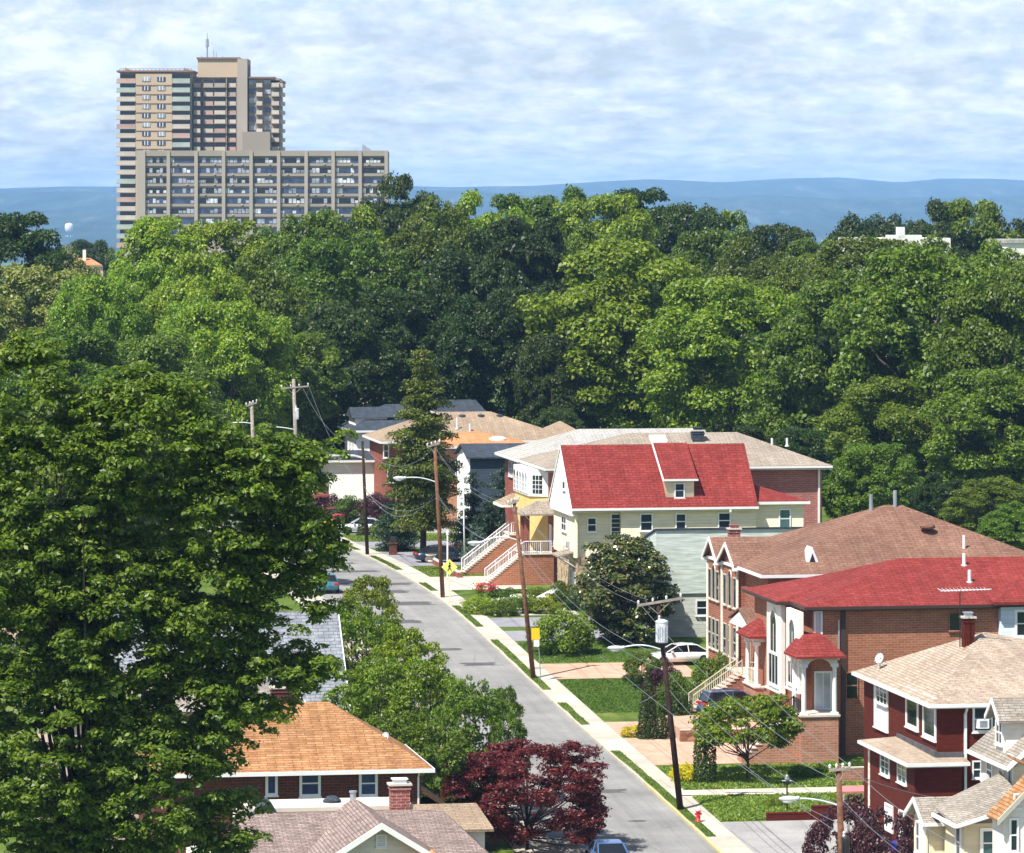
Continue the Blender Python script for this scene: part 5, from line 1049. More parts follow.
for k in range(9):
    y = 81.5+fl*k
    b = tb('balcony', 172.6, 190.2, y+1, y-3.0, -1.5, 0, nrail.choice(['balcony_pale', 'balcony_red', 'balcony_green', 'balcony_pale', 'balcony_red'])); tb('slab', 172.4, 190.5, y+2.0, y+1.0, -1.8, 0.5, 'tower_tan', b)
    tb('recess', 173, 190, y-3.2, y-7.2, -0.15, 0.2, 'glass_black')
    tb('string_course', 136, 172.2, y+4.2, y+3.5, -1.75, -1.603, 'band_dark')
    for a in (142.5, 157.5):
        w_ = tb('window', a, a+8.3, y-0.2, y-4.4, -1.75, -1.603, 'glass_shade' if nrail.random() < 0.5 else 'glass_blue'); tb('mullion', a+2.4, a+3.1, y-0.2, y-4.4, -1.85, -1.753, 'white_paint', w_); tb('mullion', a+5.4, a+6.1, y-0.2, y-4.4, -1.85, -1.753, 'white_paint', w_)
for k in range(9):
    y = 85.5+fl*k
    for a, b_, d in ((193.5, 200, 4.2), (203, 212.5, 2.4), (214, 225, 3.4), (227.5, 235.3, 2.4)):
        q = tb('balcony', a, b_, y+1, y-2.6, 5-d, 5, nrail.choice(['balcony_pale', 'balcony_pale', 'balcony_red', 'tower_tan'])); tb('slab', a-0.5, b_+0.5, y+2.0, y+1.0, 4.7-d, 5, 'tower_grey', q)
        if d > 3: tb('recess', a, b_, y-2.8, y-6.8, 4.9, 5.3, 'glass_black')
        else: tb('window', a+1, b_-1, y-2.8, y-6.0, 4.85, 5.3, 'glass_blue')
    for a, b_, d in ((248.5, 255, 1.6), (256, 262, 2.6), (263.5, 270, 2.0), (271.5, 279, 3.8), (279.5, 282.5, 2.5)):
        if (d == 1.6 and False) or (d == 2.6 and False): continue
        if d in (1.6, 2.0): tb('window', a, b_, y-1, y-6, 3.75, 4.1, 'glass_shade' if nrail.random() < 0.4 else 'glass_blue')
        else:
            q = tb('balcony', a, b_, y+1, y-2.6, 4-d, 4+(14 if d == 2.5 else 0), 'balcony_pale'); tb('slab', a-0.5, b_+0.3, y+2.0, y+1.0, 3.7-d, 4, 'tower_grey', q)
tb('window_strip', 231.3, 233.2, 152, 116, 4.7, 5.003, 'glass_black'); tb('elevator_head', 243.5, 271, 153, 132, -6, 3, 'tower_brown')
for k, a in enumerate((225.5, 236.0)): tb('pilaster', a, a+1.0, 152, 78, 1.7, 5, 'tower_grey')
m = MB(); m.tube([(X(205.5), 8, Z(58)), (X(205.5), 8, Z(32))], 0.35, 6, 0.1); m.tube([(X(205.5), 8, Z(46)), (X(205.5), 8, Z(38))], 0.7, 6, 0.5)
for a, q in ((212, 49), (214.5, 51), (200, 55), (221, 55)): m.tube([(X(a), 8, Z(58)), (X(a), 8, Z(q))], 0.1, 4)
m.build('mast', 'grey_metal', tw)
m = MB(); 
for a in range(120, 193, 4): m.tube([(X(a), -1, Z(70.5)), (X(a), -1, Z(68.8))], 0.1, 4)
m.tube([(X(120), -1, Z(68.8)), (X(192), -1, Z(68.8))], 0.1, 4); m.prism([(X(125), 0, Z(70.4)), (X(131), 0, Z(70.4)), (X(125), 0, Z(67.4))], [(X(125), 6, Z(70.4)), (X(131), 6, Z(70.4)), (X(125), 6, Z(67.4))]); m.prism([(X(184), 0, Z(70.4)), (X(191), 0, Z(70.4)), (X(184), 0, Z(67.4))], [(X(184), 6, Z(70.4)), (X(191), 6, Z(70.4)), (X(184), 6, Z(67.4))]); m.build('roof_railing', 'tower_grey', tw)
U = 1305/FPX
sb = thing('apartment_slab', 'wide brown apartment slab with ten bays of windows before the tower', 'apartment block', (0, 1305, 0), 0); tw = sb
tb('wall', 137, 387.5, 300, 151.5, 0.3, 18, 'tower_tan'); tb('parapet', 136, 388.2, 156, 150.6, -0.6, 0.3, 'tower_brown')
px_ = [137, 166.8, 194.5, 222, 249.5, 277, 304.5, 331.5, 358.5, 384.5]
for k, a in enumerate(px_): tb('pilaster', a, a+(8.5 if k == 0 else 3.4), 300, 150.9, -0.9, 0.3, 'tower_tan')
for r_ in range(8):
    y = 156+10.15*r_
    tb('spandrel', 145.5, 384.4, y+9.9, y+7.2, -0.25, 0.3, 'tower_brown')
    for k in range(9):
        a = (145.8 if k == 0 else px_[k]+3.6); b_ = px_[k+1]-0.2
        f = tb('window', a, b_, y+7.0, y+1.6, 0.12, 0.303, nrail.choice(['glass_blue', 'glass_blue', 'glass_black']))
        n = 6; w_ = (b_-a)/n
        m = MB()
        for q in range(n):
            if nrail.random() < 0.5: m.box(X(a+w_*q+0.3), X(a+w_*(q+1)-0.3), 0.0, 0.118, Z(y+6.6), Z(y+2.0+nrail.choice([0, 0, 1.8])))
        if m.v: m.build('curtain', nrail.choice(['curtain', 'glass_shade']), f)
        if nrail.random() < 0.6: c = a+(b_-a)*nrail.choice([0.3, 0.7]); tb('air_conditioner', c-0.9, c+0.9, y+8.6, y+7.3, -0.8, -0.25, 'balcony_pale', f)
m = MB(); m.prism([(X(362), 3, Z(150.6)), (X(372), 3, Z(150.6)), (X(362), 3, Z(144))], [(X(362), 6, Z(150.6)), (X(372), 6, Z(150.6)), (X(362), 6, Z(144))]); m.build('roof_fin', 'grey_metal', sb)
# ------------------------------------------------------------------ vegetation
def leafmesh(name, P, Nn, size, mat, rng, asp=0.62):
    """one rhombic leaf face per point"""
    n = len(P); r = rng.normal(size=(n, 3)); t = np.cross(Nn, r); t /= np.linalg.norm(t, axis=1)[:, None]+1e-9; b = np.cross(Nn, t)
    s = (size*(0.5+0.95*rng.random(n)**1.3))[:, None] if np.ndim(size) == 0 else (size*(0.7+0.6*rng.random(n)))[:, None]
    V = np.stack([P-t*s*0.5, P+b*s*0.5*asp, P+t*s*0.5, P-b*s*0.5*asp], 1).reshape(-1, 3)
    me = bpy.data.meshes.new(name); me.vertices.add(4*n); me.vertices.foreach_set('co', V.astype(np.float32).ravel())
    me.loops.add(4*n); me.loops.foreach_set('vertex_index', np.arange(4*n, dtype=np.int32))
    me.polygons.add(n); me.polygons.foreach_set('loop_start', np.arange(0, 4*n, 4, dtype=np.int32))
    try: me.polygons.foreach_set('loop_total', np.full(n, 4, dtype=np.int32))
    except Exception: pass
    me.update(calc_edges=True)
    at = me.attributes.new('rnd', 'FLOAT', 'FACE'); at.data.foreach_set('value', rng.random(n).astype(np.float32))
    me.materials.append(M[mat]); return me
def unit(v): return v/(np.linalg.norm(v, axis=1)[:, None]+1e-9)
def clumps(rng, n_lobes, n_sub, rx, rz, zc, lobe_r, sub_r, low=-0.55, flat=0.75):
    """centres and radii of the leaf clumps of a crown: lobes round an ellipsoid, clumps round each lobe"""
    C_, R_ = [], []
    k = 0; G = math.pi*(3-math.sqrt(5))
    for i in range(n_lobes):
        u = 1-(1-low)*(i+0.5)/n_lobes; a = i*G+rng.uniform(-0.4, 0.4); q = math.sqrt(max(0, 1-u*u)); f = rng.uniform(0.62, 0.92)
        c = np.array([math.cos(a)*q*rx*f, math.sin(a)*q*rx*f, zc+u*rz*f]); lr = lobe_r*rng.uniform(0.75, 1.25)
        for j in range(n_sub):
            d = rng.normal(size=3); d /= np.linalg.norm(d); 
            out = c-np.array([0, 0, zc]); out /= np.linalg.norm(out)+1e-6
            if d@out < -0.2: d = -d
            C_.append(c+d*lr*np.array([1, 1, flat])*rng.uniform(0.6, 1.05)); R_.append(sub_r*rng.uniform(0.4, 1.5))
    return np.array(C_), np.array(R_)
def leaves_on(rng, C_, R_, per, up=0.35, rand=0.75, flat=0.7, bottom=-0.35, lift=0.0):
    Ps, Ns = [], []
    w = R_**2; cnt = np.maximum(8, (per*len(C_)*w/w.sum())).astype(int)
    for c, r, n in zip(C_, R_, cnt):
        d = unit(rng.normal(size=(n, 3))); m = d[:, 2] < bottom; d[m, 2] *= -1; st_ = 1+0.35*(rng.random((n, 1))**6)
        p = c+d*np.array([1, 1, flat])*r*(0.6+0.45*rng.random((n, 1))**0.7)*st_
        Ps.append(p); Ns.append(unit(d*0.6+np.array([0, 0, up])+rng.normal(size=(n, 3))*rand*0.5))
    return np.concatenate(Ps), np.concatenate(Ns)
def limbs(rng, C_, R_, h0, r0, top, n=14, lean=(0, 0)):
    m = MB(); m.tube([(0, 0, -0.5), (lean[0]*0.3, lean[1]*0.3, h0*0.5), (lean[0], lean[1], h0), (lean[0]*1.3, lean[1]*1.3, top)], r0, 8, r0*0.25)
    idx = rng.permutation(len(C_))[:n]
    for i in idx:
        c = C_[i]; z0 = h0*rng.uniform(0.7, 1.0)+(c[2]-h0)*0.25*rng.random(); s0 = np.array([lean[0], lean[1], max(0.3, z0)]); mid = s0*0.45+c*0.55+np.array([0, 0, -0.12*abs(c[0])])
        m.tube([tuple(s0), tuple(mid), tuple(c)], r0*0.38, 5, r0*0.06)
    return m
PROTO = {}
def make_proto(key, seed, rx, H, zc, rz, nl, ns, lobe_r, sub_r, nleaf, leaf, tr=0.35, flat=0.7, up=0.35, h0=None, nlimb=14, low=-0.55, mat='leaf_mid', rand=0.75, bottom=-0.35):
    rng = np.random.default_rng(seed); C_, R_ = clumps(rng, nl, ns, rx, rz, zc, lobe_r, sub_r, low)
    P, Nn = leaves_on(rng, C_, R_, nleaf/len(C_), flat=flat, up=up, rand=rand, bottom=bottom)
    me = leafmesh(key+'_crown', P, Nn, leaf, mat, rng); h0 = H*0.35 if h0 is None else h0
    tm = limbs(rng, C_, R_, h0, tr, zc+rz*0.5, nlimb); tmesh = bpy.data.meshes.new(key+'_trunk'); tmesh.from_pydata(tm.v, [], tm.f); tmesh.materials.append(M['bark'])
    zt = float(P[:, 2].max()); rr = float(np.percentile(np.abs(P[:, 0]), 99.5)); PROTO[key] = (me, tmesh, zt, rr)
for i, (rx, rz, zc, nl) in enumerate([(7.2, 7.4, 12, 26), (8.2, 6.8, 12.5, 30), (6.2, 8.2, 13, 24), (7.8, 8.2, 12.5, 32), (6.6, 6.6, 12, 22)]):
    make_proto('broad%d' % i, 11+i, rx, 20, zc, rz, nl, 15, 2.4, 1.0, 62000, 0.38, low=-0.85, flat=0.7, rand=0.85, up=0.5)
make_proto('full0', 71, 8.0, 20, 10.6, 9.2, 44, 15, 2.4, 1.0, 90000, 0.38, low=-0.97, flat=0.7, rand=0.85, up=0.5)
make_proto('full1', 72, 7.2, 20, 10.8, 9.4, 40, 15, 2.6, 1.05, 84000, 0.38, low=-0.97, flat=0.7, rand=0.85, up=0.5)
make_proto('small0', 31, 2.5, 5, 3.2, 2.2, 16, 12, 0.8, 0.42, 15000, 0.2, tr=0.12, low=-0.8)
make_proto('small1', 32, 2.7, 5, 3.0, 2.0, 14, 9, 0.9, 0.45, 9000, 0.2, tr=0.12, flat=0.5)
make_proto('bush0', 33, 1.0, 1.4, 0.7, 0.7, 22, 8, 0.32, 0.24, 7000, 0.11, tr=0.04, low=-0.9, h0=0.2, nlimb=5)
make_proto('bush1', 34, 1.0, 1.2, 0.55, 0.6, 22, 8, 0.3, 0.22, 7000, 0.1, tr=0.04, low=-0.9, h0=0.2, nlimb=5)
def tree(name, label, cat, proto, px, Y, ytop, wpx, mat, group=None, z=None, bark='bark', rot=None, seed=0, zb=None):
    me, tm, zt, rr = PROTO[proto]; X_ = (px-PX0)/FPX*Y; z0 = gw(X_, Y) if z is None else z
    H = HZ-(ytop-PY0)/FPX*Y-z0; wd = wpx/FPX*Y
    if proto.startswith('broad'): wd = max(wd, H*0.52)
    rnd_ = random.Random(int(px*7+Y)); root = thing(name, label, cat, (X_, Y, z0-0.1), rnd_.uniform(0, 6.28) if rot is None else rot, group)
    sx = wd/(2*rr); sz = H/zt
    for nm, mesh, mt in (('trunk', tm, bark), ('crown', me, mat)):
        o = bpy.data.objects.new(nm, mesh); C.objects.link(o); o.parent = root; o.scale = (sx, sx, sz)
        o.material_slots[0].link = 'OBJECT'; o.material_slots[0].material = M[mt]
    return root
W_ = 'trees of the wood beyond the houses'
FOREST = [  # px, ytop, width px, distance, tone, where
 (22,210,92,600,'dark','at the far left edge against the blue hills'),(57,243,48,720,'olive','just right of the dark tree at the far left'),(88,238,34,1000,'dark','small and far under the water tower'),(107,246,36,1000,'mid','small and far against the foot of the tower'),
 (160,214,86,560,'bright','before the left end of the apartment slab'),(214,217,78,575,'bright','below the third and fourth window bays of the slab'),(262,224,74,585,'mid','below the middle of the slab'),(312,207,80,565,'mid','before the right bays of the slab'),(352,203,80,575,'bright','under the right end of the slab'),
 (404,171,76,640,'dark','tallest, right of the slab'),(440,192,62,620,'mid','right of the tallest dark tree'),(483,188,76,625,'bright','on the skyline right of the tall dark tree'),(528,192,60,645,'mid','on the skyline, second right of the bright crown'),(562,184,72,650,'mid','on the skyline where the hills first show'),
 (602,191,64,640,'bright','on the skyline left of the middle'),(642,186,62,665,'dark','on the skyline above the big bright tree'),(690,201,74,660,'dark','on the skyline right of the big bright tree'),(735,208,64,665,'mid','on the sinking skyline'),(780,222,62,655,'dark','in the skyline dip'),(812,236,50,640,'mid','lowest in the skyline dip'),
 (850,211,54,700,'dark','left end of the raised skyline clump at right'),(887,212,54,705,'dark','second in the raised clump at right'),(925,197,62,685,'dark','highest in the raised clump at right'),(965,197,60,690,'mid','beside the highest of the raised clump'),(1003,208,62,690,'dark','right end of the raised clump'),
 (34,262,120,520,'olive','pale and feathery at the left edge'),(95,272,96,500,'bright','above the orange roofed hall'),(142,258,90,525,'bright','left foot of the slab'),(202,250,120,505,'bright','broad, in front of the slab'),(258,246,100,515,'mid','right of the broad bright crown'),(322,236,100,525,'mid','in the middle of the left wood'),(372,226,90,540,'mid','below the tallest tree'),
 (424,214,92,560,'mid','behind the dark hollow'),(472,226,100,545,'dark','over the dark hollow'),(522,214,110,550,'dark','big and shadowy left of the big bright tree'),(570,218,86,560,'mid','up left of the big bright tree'),(612,226,76,560,'mid','behind the big bright tree'),(702,226,96,570,'mid','up right of the big bright tree'),(752,234,100,560,'mid','over the second bright tree'),(806,250,100,550,'mid','behind the big tree at right'),(862,234,116,540,'mid','behind the roof ducts'),(932,232,126,530,'mid','broad, under the roof ducts'),(1004,236,110,530,'bright','below the hilltop building'),
 (150,330,116,450,'mid','behind the big near tree, second row'),(62,322,150,440,'mid','behind the big near tree, at left'),(232,296,116,470,'bright','above the twin lamp poles'),(192,290,90,480,'bright','left of the twin lamp poles'),(288,330,96,480,'mid','above the street lamps'),(342,296,110,492,'dark','over the white gabled house'),(400,288,100,500,'dark','behind the tall pine'),(456,292,100,500,'dark','over the slate roof'),
 (510,284,100,500,'dark','over the tan roof'),(552,330,76,492,'dark','beside the small bungalow'),(575,300,50,515,'dark','left flank of the big bright tree'),(628,233,176,498,'bright','big, bright and rounded over the red roof'),(730,272,150,480,'bright','second bright crown, over the roof chimney'),(700,318,90,520,'dark','between the two bright crowns'),(800,296,90,520,'dark','right flank of the second bright crown'),
 (845,262,160,462,'mid','big and dense at right, left half'),(930,240,170,450,'mid','big and dense at right, tallest crown'),(1005,262,140,440,'mid','at the right edge, upper'),(1000,365,130,430,'mid','at the right edge, lower'),(880,372,120,440,'mid','low and dark above the brown roof'),(800,425,60,420,'dark','low at the corner of the taupe roof'),
 (310,392,66,500,'mid','low and layered left of the white gabled house'),(300,352,70,520,'dark','behind the grey pole'),(560,405,56,478,'dark','low behind the bungalow'),(620,424,60,470,'dark','low behind the taupe roof'),(690,428,60,465,'dark','low behind the roof chimney'),(745,424,60,455,'dark','low behind the right end of the taupe roof'),
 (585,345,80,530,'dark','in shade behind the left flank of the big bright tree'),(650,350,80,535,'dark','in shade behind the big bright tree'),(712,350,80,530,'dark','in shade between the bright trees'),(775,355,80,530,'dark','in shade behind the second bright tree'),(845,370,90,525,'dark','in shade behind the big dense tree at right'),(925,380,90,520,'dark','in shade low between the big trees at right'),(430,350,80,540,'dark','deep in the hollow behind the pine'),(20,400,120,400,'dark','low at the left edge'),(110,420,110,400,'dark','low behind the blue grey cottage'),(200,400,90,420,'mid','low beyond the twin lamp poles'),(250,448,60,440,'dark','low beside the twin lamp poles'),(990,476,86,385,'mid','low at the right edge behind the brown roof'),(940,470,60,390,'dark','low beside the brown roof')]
FOREST += [(1085,225,130,520,'mid','beyond the right edge, upper'),(1180,240,140,500,'dark','beyond the right edge, far side'),(1090,330,130,450,'mid','beyond the right edge, lower'),(1190,350,140,440,'mid','beyond the right edge, low and far'),(1140,215,100,640,'dark','beyond the right edge on the skyline'),(1070,205,80,700,'dark','just off the right edge on the skyline')]
tname = {'bright': 'bright yellow green', 'mid': 'mid green', 'dark': 'deep green', 'olive': 'pale olive'}
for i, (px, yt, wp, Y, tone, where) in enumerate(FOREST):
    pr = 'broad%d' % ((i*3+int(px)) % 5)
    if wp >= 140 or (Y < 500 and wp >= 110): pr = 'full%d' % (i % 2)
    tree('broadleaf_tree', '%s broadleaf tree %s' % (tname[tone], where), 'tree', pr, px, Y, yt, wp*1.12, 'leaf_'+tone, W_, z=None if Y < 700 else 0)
tree('broadleaf_tree', 'round light green tree behind the brown hip roof', 'tree', 'broad4', 868, 375, 441, 96, 'leaf_mid')
tree('broadleaf_tree', 'layered green tree low beside the roof corner of the brick side wall', 'tree', 'broad0', 1015, 372, 500, 80, 'leaf_mid')

# ---- the big near tree at left: dense glossy clumps on visible limbs
rng = np.random.default_rng(5)
def big_tree(name, label, px, Y, boxes, nleaf, leaf, mat, seed, tr, h0, sub=0.62):
    """crown filling the given screen-scale ellipses (px, py, rx, ry) at depths round Y, built as real clumps in space"""
    rng = np.random.default_rng(seed); X_ = (px-PX0)/FPX*Y; z0 = gw(X_, Y); Cc, Rr = [], []
    for (cx, cy, rx, ry, dn) in boxes:
        cX, cZ = (cx-px)/FPX*Y, HZ-(cy-PY0)/FPX*Y-z0; RX, RZ = rx/FPX*Y, ry/FPX*Y; RY = RX*0.9
        for _ in range(int(dn)):
            d = rng.normal(size=3); d /= np.linalg.norm(d); f = rng.uniform(0.72, 1.0)
            q = np.array([cX+d[0]*RX*f, d[1]*RY*f, cZ+d[2]*RZ*f]); Cc.append(q); Rr.append(sub*rng.uniform(0.6, 1.35))
            for __ in range(3): e = rng.normal(size=3)*sub*0.9; e[2] *= 0.7; Cc.append(q+e); Rr.append(sub*rng.uniform(0.4, 0.9))
    Cc, Rr = np.array(Cc), np.array(Rr); P, Nn = leaves_on(rng, Cc, Rr, nleaf/len(Cc), up=0.6, rand=0.85, flat=0.6, bottom=-0.35)
    root = thing(name, label, 'tree', (X_, Y, z0-0.1)); me = leafmesh('crown', P, Nn, leaf, mat, rng, 0.55); o = bpy.data.objects.new('crown', me); C.objects.link(o); o.parent = root
    lm = limbs(rng, Cc[:400], Rr, h0, tr*0.7, float(Cc[:, 2].max())*0.8, 26); lm.build('trunk', 'bark_dark', root); return root
big_tree('shade_tree', 'huge glossy green tree filling the left foreground', 92, 180,
  [(60, 480, 75, 95, 110), (150, 445, 80, 75, 110), (235, 500, 70, 70, 90), (25, 600, 80, 110, 150), (100, 620, 85, 100, 170), (205, 600, 62, 66, 52), (285, 470, 38, 40, 30), (303, 550, 28, 42, 24), (300, 668, 38, 20, 22), (50, 760, 100, 110, 210), (150, 790, 75, 80, 130), (195, 712, 52, 44, 62), (228, 640, 46, 48, 44), (20, 400, 60, 60, 50), (250, 580, 36, 50, 20), (318, 600, 18, 20, 5), (325, 545, 14, 16, 8), (262, 712, 26, 14, 9), (225, 830, 30, 35, 16)], 460000, 0.22, 'leaf_near', 7, 0.45, 8, sub=0.55)
tree('broadleaf_tree', 'leafy tree with loose top rising behind the huge near tree', 'tree', 'broad1', 60, 300, 372, 190, 'leaf_mid')
tree('broadleaf_tree', 'bright loose tree between the huge near tree and the street poles', 'tree', 'broad0', 168, 330, 392, 150, 'leaf_mid')
tree('broadleaf_tree', 'small leafy tree at the foot of the pale street pole', 'tree', 'broad2', 270, 360, 452, 80, 'leaf_mid')
# ---- street side trees left of the road
LT = [(366, 300, 572, 74, 'leaf_bright', 'yellow green street tree at the bend, farthest of the left row'), (352, 282, 600, 90, 'leaf_bright', 'yellow green tree beside the grey shingle roof'), (405, 276, 622, 84, 'leaf_bright', 'yellow green tree with branches reaching over the street'), (378, 262, 655, 100, 'leaf_bright', 'green tree between orange roof and street'), (430, 262, 655, 92, 'leaf_bright', 'loose green tree in the middle of the left row'), (470, 257, 675, 86, 'leaf_mid', 'green tree just above the maroon maple'), (508, 262, 684, 40, 'leaf_mid', 'slender sapling overhanging the street'), (412, 249, 705, 104, 'leaf_mid', 'darker green tree tucked against the orange roofed house')]
make_proto('street0', 41, 3.4, 8, 4.6, 3.8, 30, 12, 1.1, 0.42, 30000, 0.19, tr=0.14, flat=0.75, rand=1.2, low=-0.95); make_proto('street1', 42, 3.2, 8, 4.6, 3.9, 28, 12, 1.2, 0.4, 28000, 0.19, tr=0.14, flat=0.75, rand=1.2, low=-0.95)
for i, (px, Y, yt, wp, mt, lb) in enumerate(LT): tree('street_tree', lb, 'tree', 'street%d' % (i % 2), px, Y, yt, wp*1.1, mt, 'trees along the left side of the street')
# ---- maroon maple
make_proto('maple', 51, 4.3, 6.5, 3.3, 3.1, 56, 14, 0.85, 0.36, 74000, 0.14, tr=0.14, flat=0.65, h0=0.8, nlimb=34, low=-0.88, mat='leaf_maroon', rand=0.9)
mt_ = tree('maroon_maple', 'dark red leaved maple spreading over the kerb at the bottom of the street', 'tree', 'maple', 527, 249, 737, 172, 'leaf_maroon', bark='bark_dark', rot=0.3)
make_proto('plum', 52, 2.6, 3.0, 1.5, 1.5, 20, 10, 0.6, 0.3, 16000, 0.13, tr=0.1, h0=0.5, nlimb=16, low=-0.6, mat='leaf_plum')
tree('plum_bush', 'dark purple leaved bush spreading before the dark red house', 'bush', 'plum', 848, 240, 792, 100, 'leaf_plum', bark='bark_dark'); tree('plum_bush', 'purple leaved bush at the bottom edge, right of the street pole', 'bush', 'plum', 880, 236, 806, 90, 'leaf_plum', bark='bark_dark')
tree('plum_bush', 'small purple bush beside the white car', 'bush', 'bush0', 664, 302, 662, 40, 'leaf_plum'); tree('plum_bush', 'distant reddish tree beside the grey street pole', 'bush', 'small0', 290, 440, 452, 50, 'leaf_plum'); tree('plum_bush', 'small maroon bush at the foot of the far stairs', 'bush', 'bush0', 455+8, 385, 540, 32, 'leaf_plum'); tree('plum_bush', 'dull red bush behind the slim cone shrub near the silver car', 'bush', 'bush1', 368, 440, 500, 44, 'leaf_plum')
# ---- lime tree in front of the brick porch
make_proto('limetree', 53, 3.0, 5, 3.0, 1.8, 30, 11, 0.75, 0.36, 24000, 0.17, tr=0.12, flat=0.55, h0=1.3, nlimb=16, low=-0.5)
tree('lime_tree', 'light green spreading tree before the brick column porch', 'tree', 'limetree', 748, 271, 690, 114, 'leaf_bright', rot=1.0)
# ---- magnolia
make_proto('magnolia', 54, 2.9, 9, 4.5, 4.9, 34, 12, 1.35, 0.5, 42000, 0.27, tr=0.18, flat=0.75, h0=1.0, nlimb=20, low=-0.9, mat='leaf_magnolia')
mg = tree('magnolia', 'glossy dark magnolia with bronze highlights and pale blooms before the mint house', 'tree', 'magnolia', 626, 326, 531, 96, 'leaf_magnolia', rot=0.4)
rngm = np.random.default_rng(8); vv = np.zeros(len(PROTO['magnolia'][0].vertices)*3, np.float32); PROTO['magnolia'][0].vertices.foreach_get('co', vv); vv = vv.reshape(-1, 3); rr_ = np.linalg.norm(vv[:, :2], axis=1); cand = vv[rr_ > 2.2]
m = MB()
for i in rngm.permutation(len(cand))[:26]: m.ellip(cand[i]*1.03, 0.09, 0.09, 0.07, 6, 4)
b = m.build('blossom', 'petal_white', mg); b.scale = mg.children[1].scale
tree('round_shrub', 'bright round green tree on the lawn beside the magnolia', 'bush', 'bush0', 562, 321, 606, 60, 'leaf_lime', rot=2)
for o in bpy.data.objects:
    if o.get('label', '').startswith('bright round green tree'): 
        for ch in o.children:
            if ch.name.startswith('crown'): ch.material_slots[0].material = M['leaf_bright']
tree('round_shrub', 'yellow tipped small cypress at the stone corner of the cream house', 'bush', 'bush0', 589, 337, 560, 16, 'leaf_lime')
tree('small_tree', 'small grey green tree between the round tree and the magnolia', 'tree', 'small0', 583, 322, 628, 30, 'leaf_mid')
# ---- tall pine: layered whorls of drooping boughs
def conifer(name, label, px, Y, ybase, ytop, wpx, mat, seed, layers=15, irregular=0.35, nleaf=26000, leaf=0.3, tr=0.3, start=0.2, group=None, droop=0.1, pw=0.8, clump=1.0):
    rng = np.random.default_rng(seed); X_ = (px-PX0)/FPX*Y; z0 = gw(X_, Y); H = HZ-(ytop-PY0)/FPX*Y-z0; Rm = wpx/FPX*Y/2; Cc, Rr = [], []; m = MB()
    m.tube([(0, 0, -0.5), (0.1, 0, H*0.5), (0, 0, H*0.97)], tr, 8, 0.04)
    for k in range(layers):
        f = start+(1-start)*k/layers; rr = Rm*(1-f)**pw*1.25*rng.uniform(1-irregular, 1.05) if f > start+0.1 else Rm*rng.uniform(0.5, 0.85); nb = max(3, int(6*rr/Rm)+3)
        for j in range(nb):
            a = 2*math.pi*(j+rng.random()*0.7)/nb; L_ = rr*rng.uniform(0.7, 1.05); zb = H*f+rng.uniform(-0.4, 0.4)
            end = (math.cos(a)*L_, math.sin(a)*L_, zb-droop*L_+0.25*L_*rng.random()); m.tube([(0, 0, zb), end], 0.06, 4, 0.015, cap=False)
            nn = max(2, int(L_/0.55))
            for q in range(nn):
                g = (q+0.8)/nn; Cc.append([end[0]*g+rng.normal()*0.15, end[1]*g+rng.normal()*0.15, zb+(end[2]-zb)*g+rng.normal()*0.08]); Rr.append((0.28+0.35*(1-f)*rng.uniform(0.6, 1.3))*clump)
    Cc, Rr = np.array(Cc), np.array(Rr); P, Nn = leaves_on(rng, Cc, Rr*1.25, nleaf/len(Cc), up=0.5, rand=1.1, flat=0.55, bottom=-0.3)
    root = thing(name, label, 'tree', (X_, Y, z0-0.1), 0, group); me = leafmesh('crown', P, Nn, leaf, mat, rng, 0.35); o = bpy.data.objects.new('crown', me); C.objects.link(o); o.parent = root
    m.build('trunk', 'bark_dark', root); return root
conifer('tall_pine', 'tall layered olive green pine with open trunk standing beside the street', 423, 389, 560, 344, 74, 'leaf_pine', 3, layers=19, nleaf=70000, leaf=0.32, start=0.15, pw=0.5, irregular=0.45, droop=0.02, clump=1.7)
for px, Y, yt, wp, s_, lb in ((472, 396, 470, 60, 5, 'dark spruce between the pine and the white street light'), (503, 400, 462, 70, 6, 'dark spruce in front of the navy house'), (488, 384, 498, 62, 9, 'low dark spruce beside the parked dark car'), (398, 398, 478, 44, 7, 'dark spruce just left of the pine trunk')):
    conifer('dark_spruce', lb, px, Y, 550, yt, wp, 'leaf_spruce', s_, layers=12, nleaf=16000, leaf=0.24, start=0.02, tr=0.16, group='dark spruces around the pine')
conifer('blue_spruce', 'small blue green spruce at the top of the far stairs', 478, 380, 560, 528, 34, 'leaf_blue', 12, layers=8, nleaf=6000, leaf=0.2, start=0.02, tr=0.08)
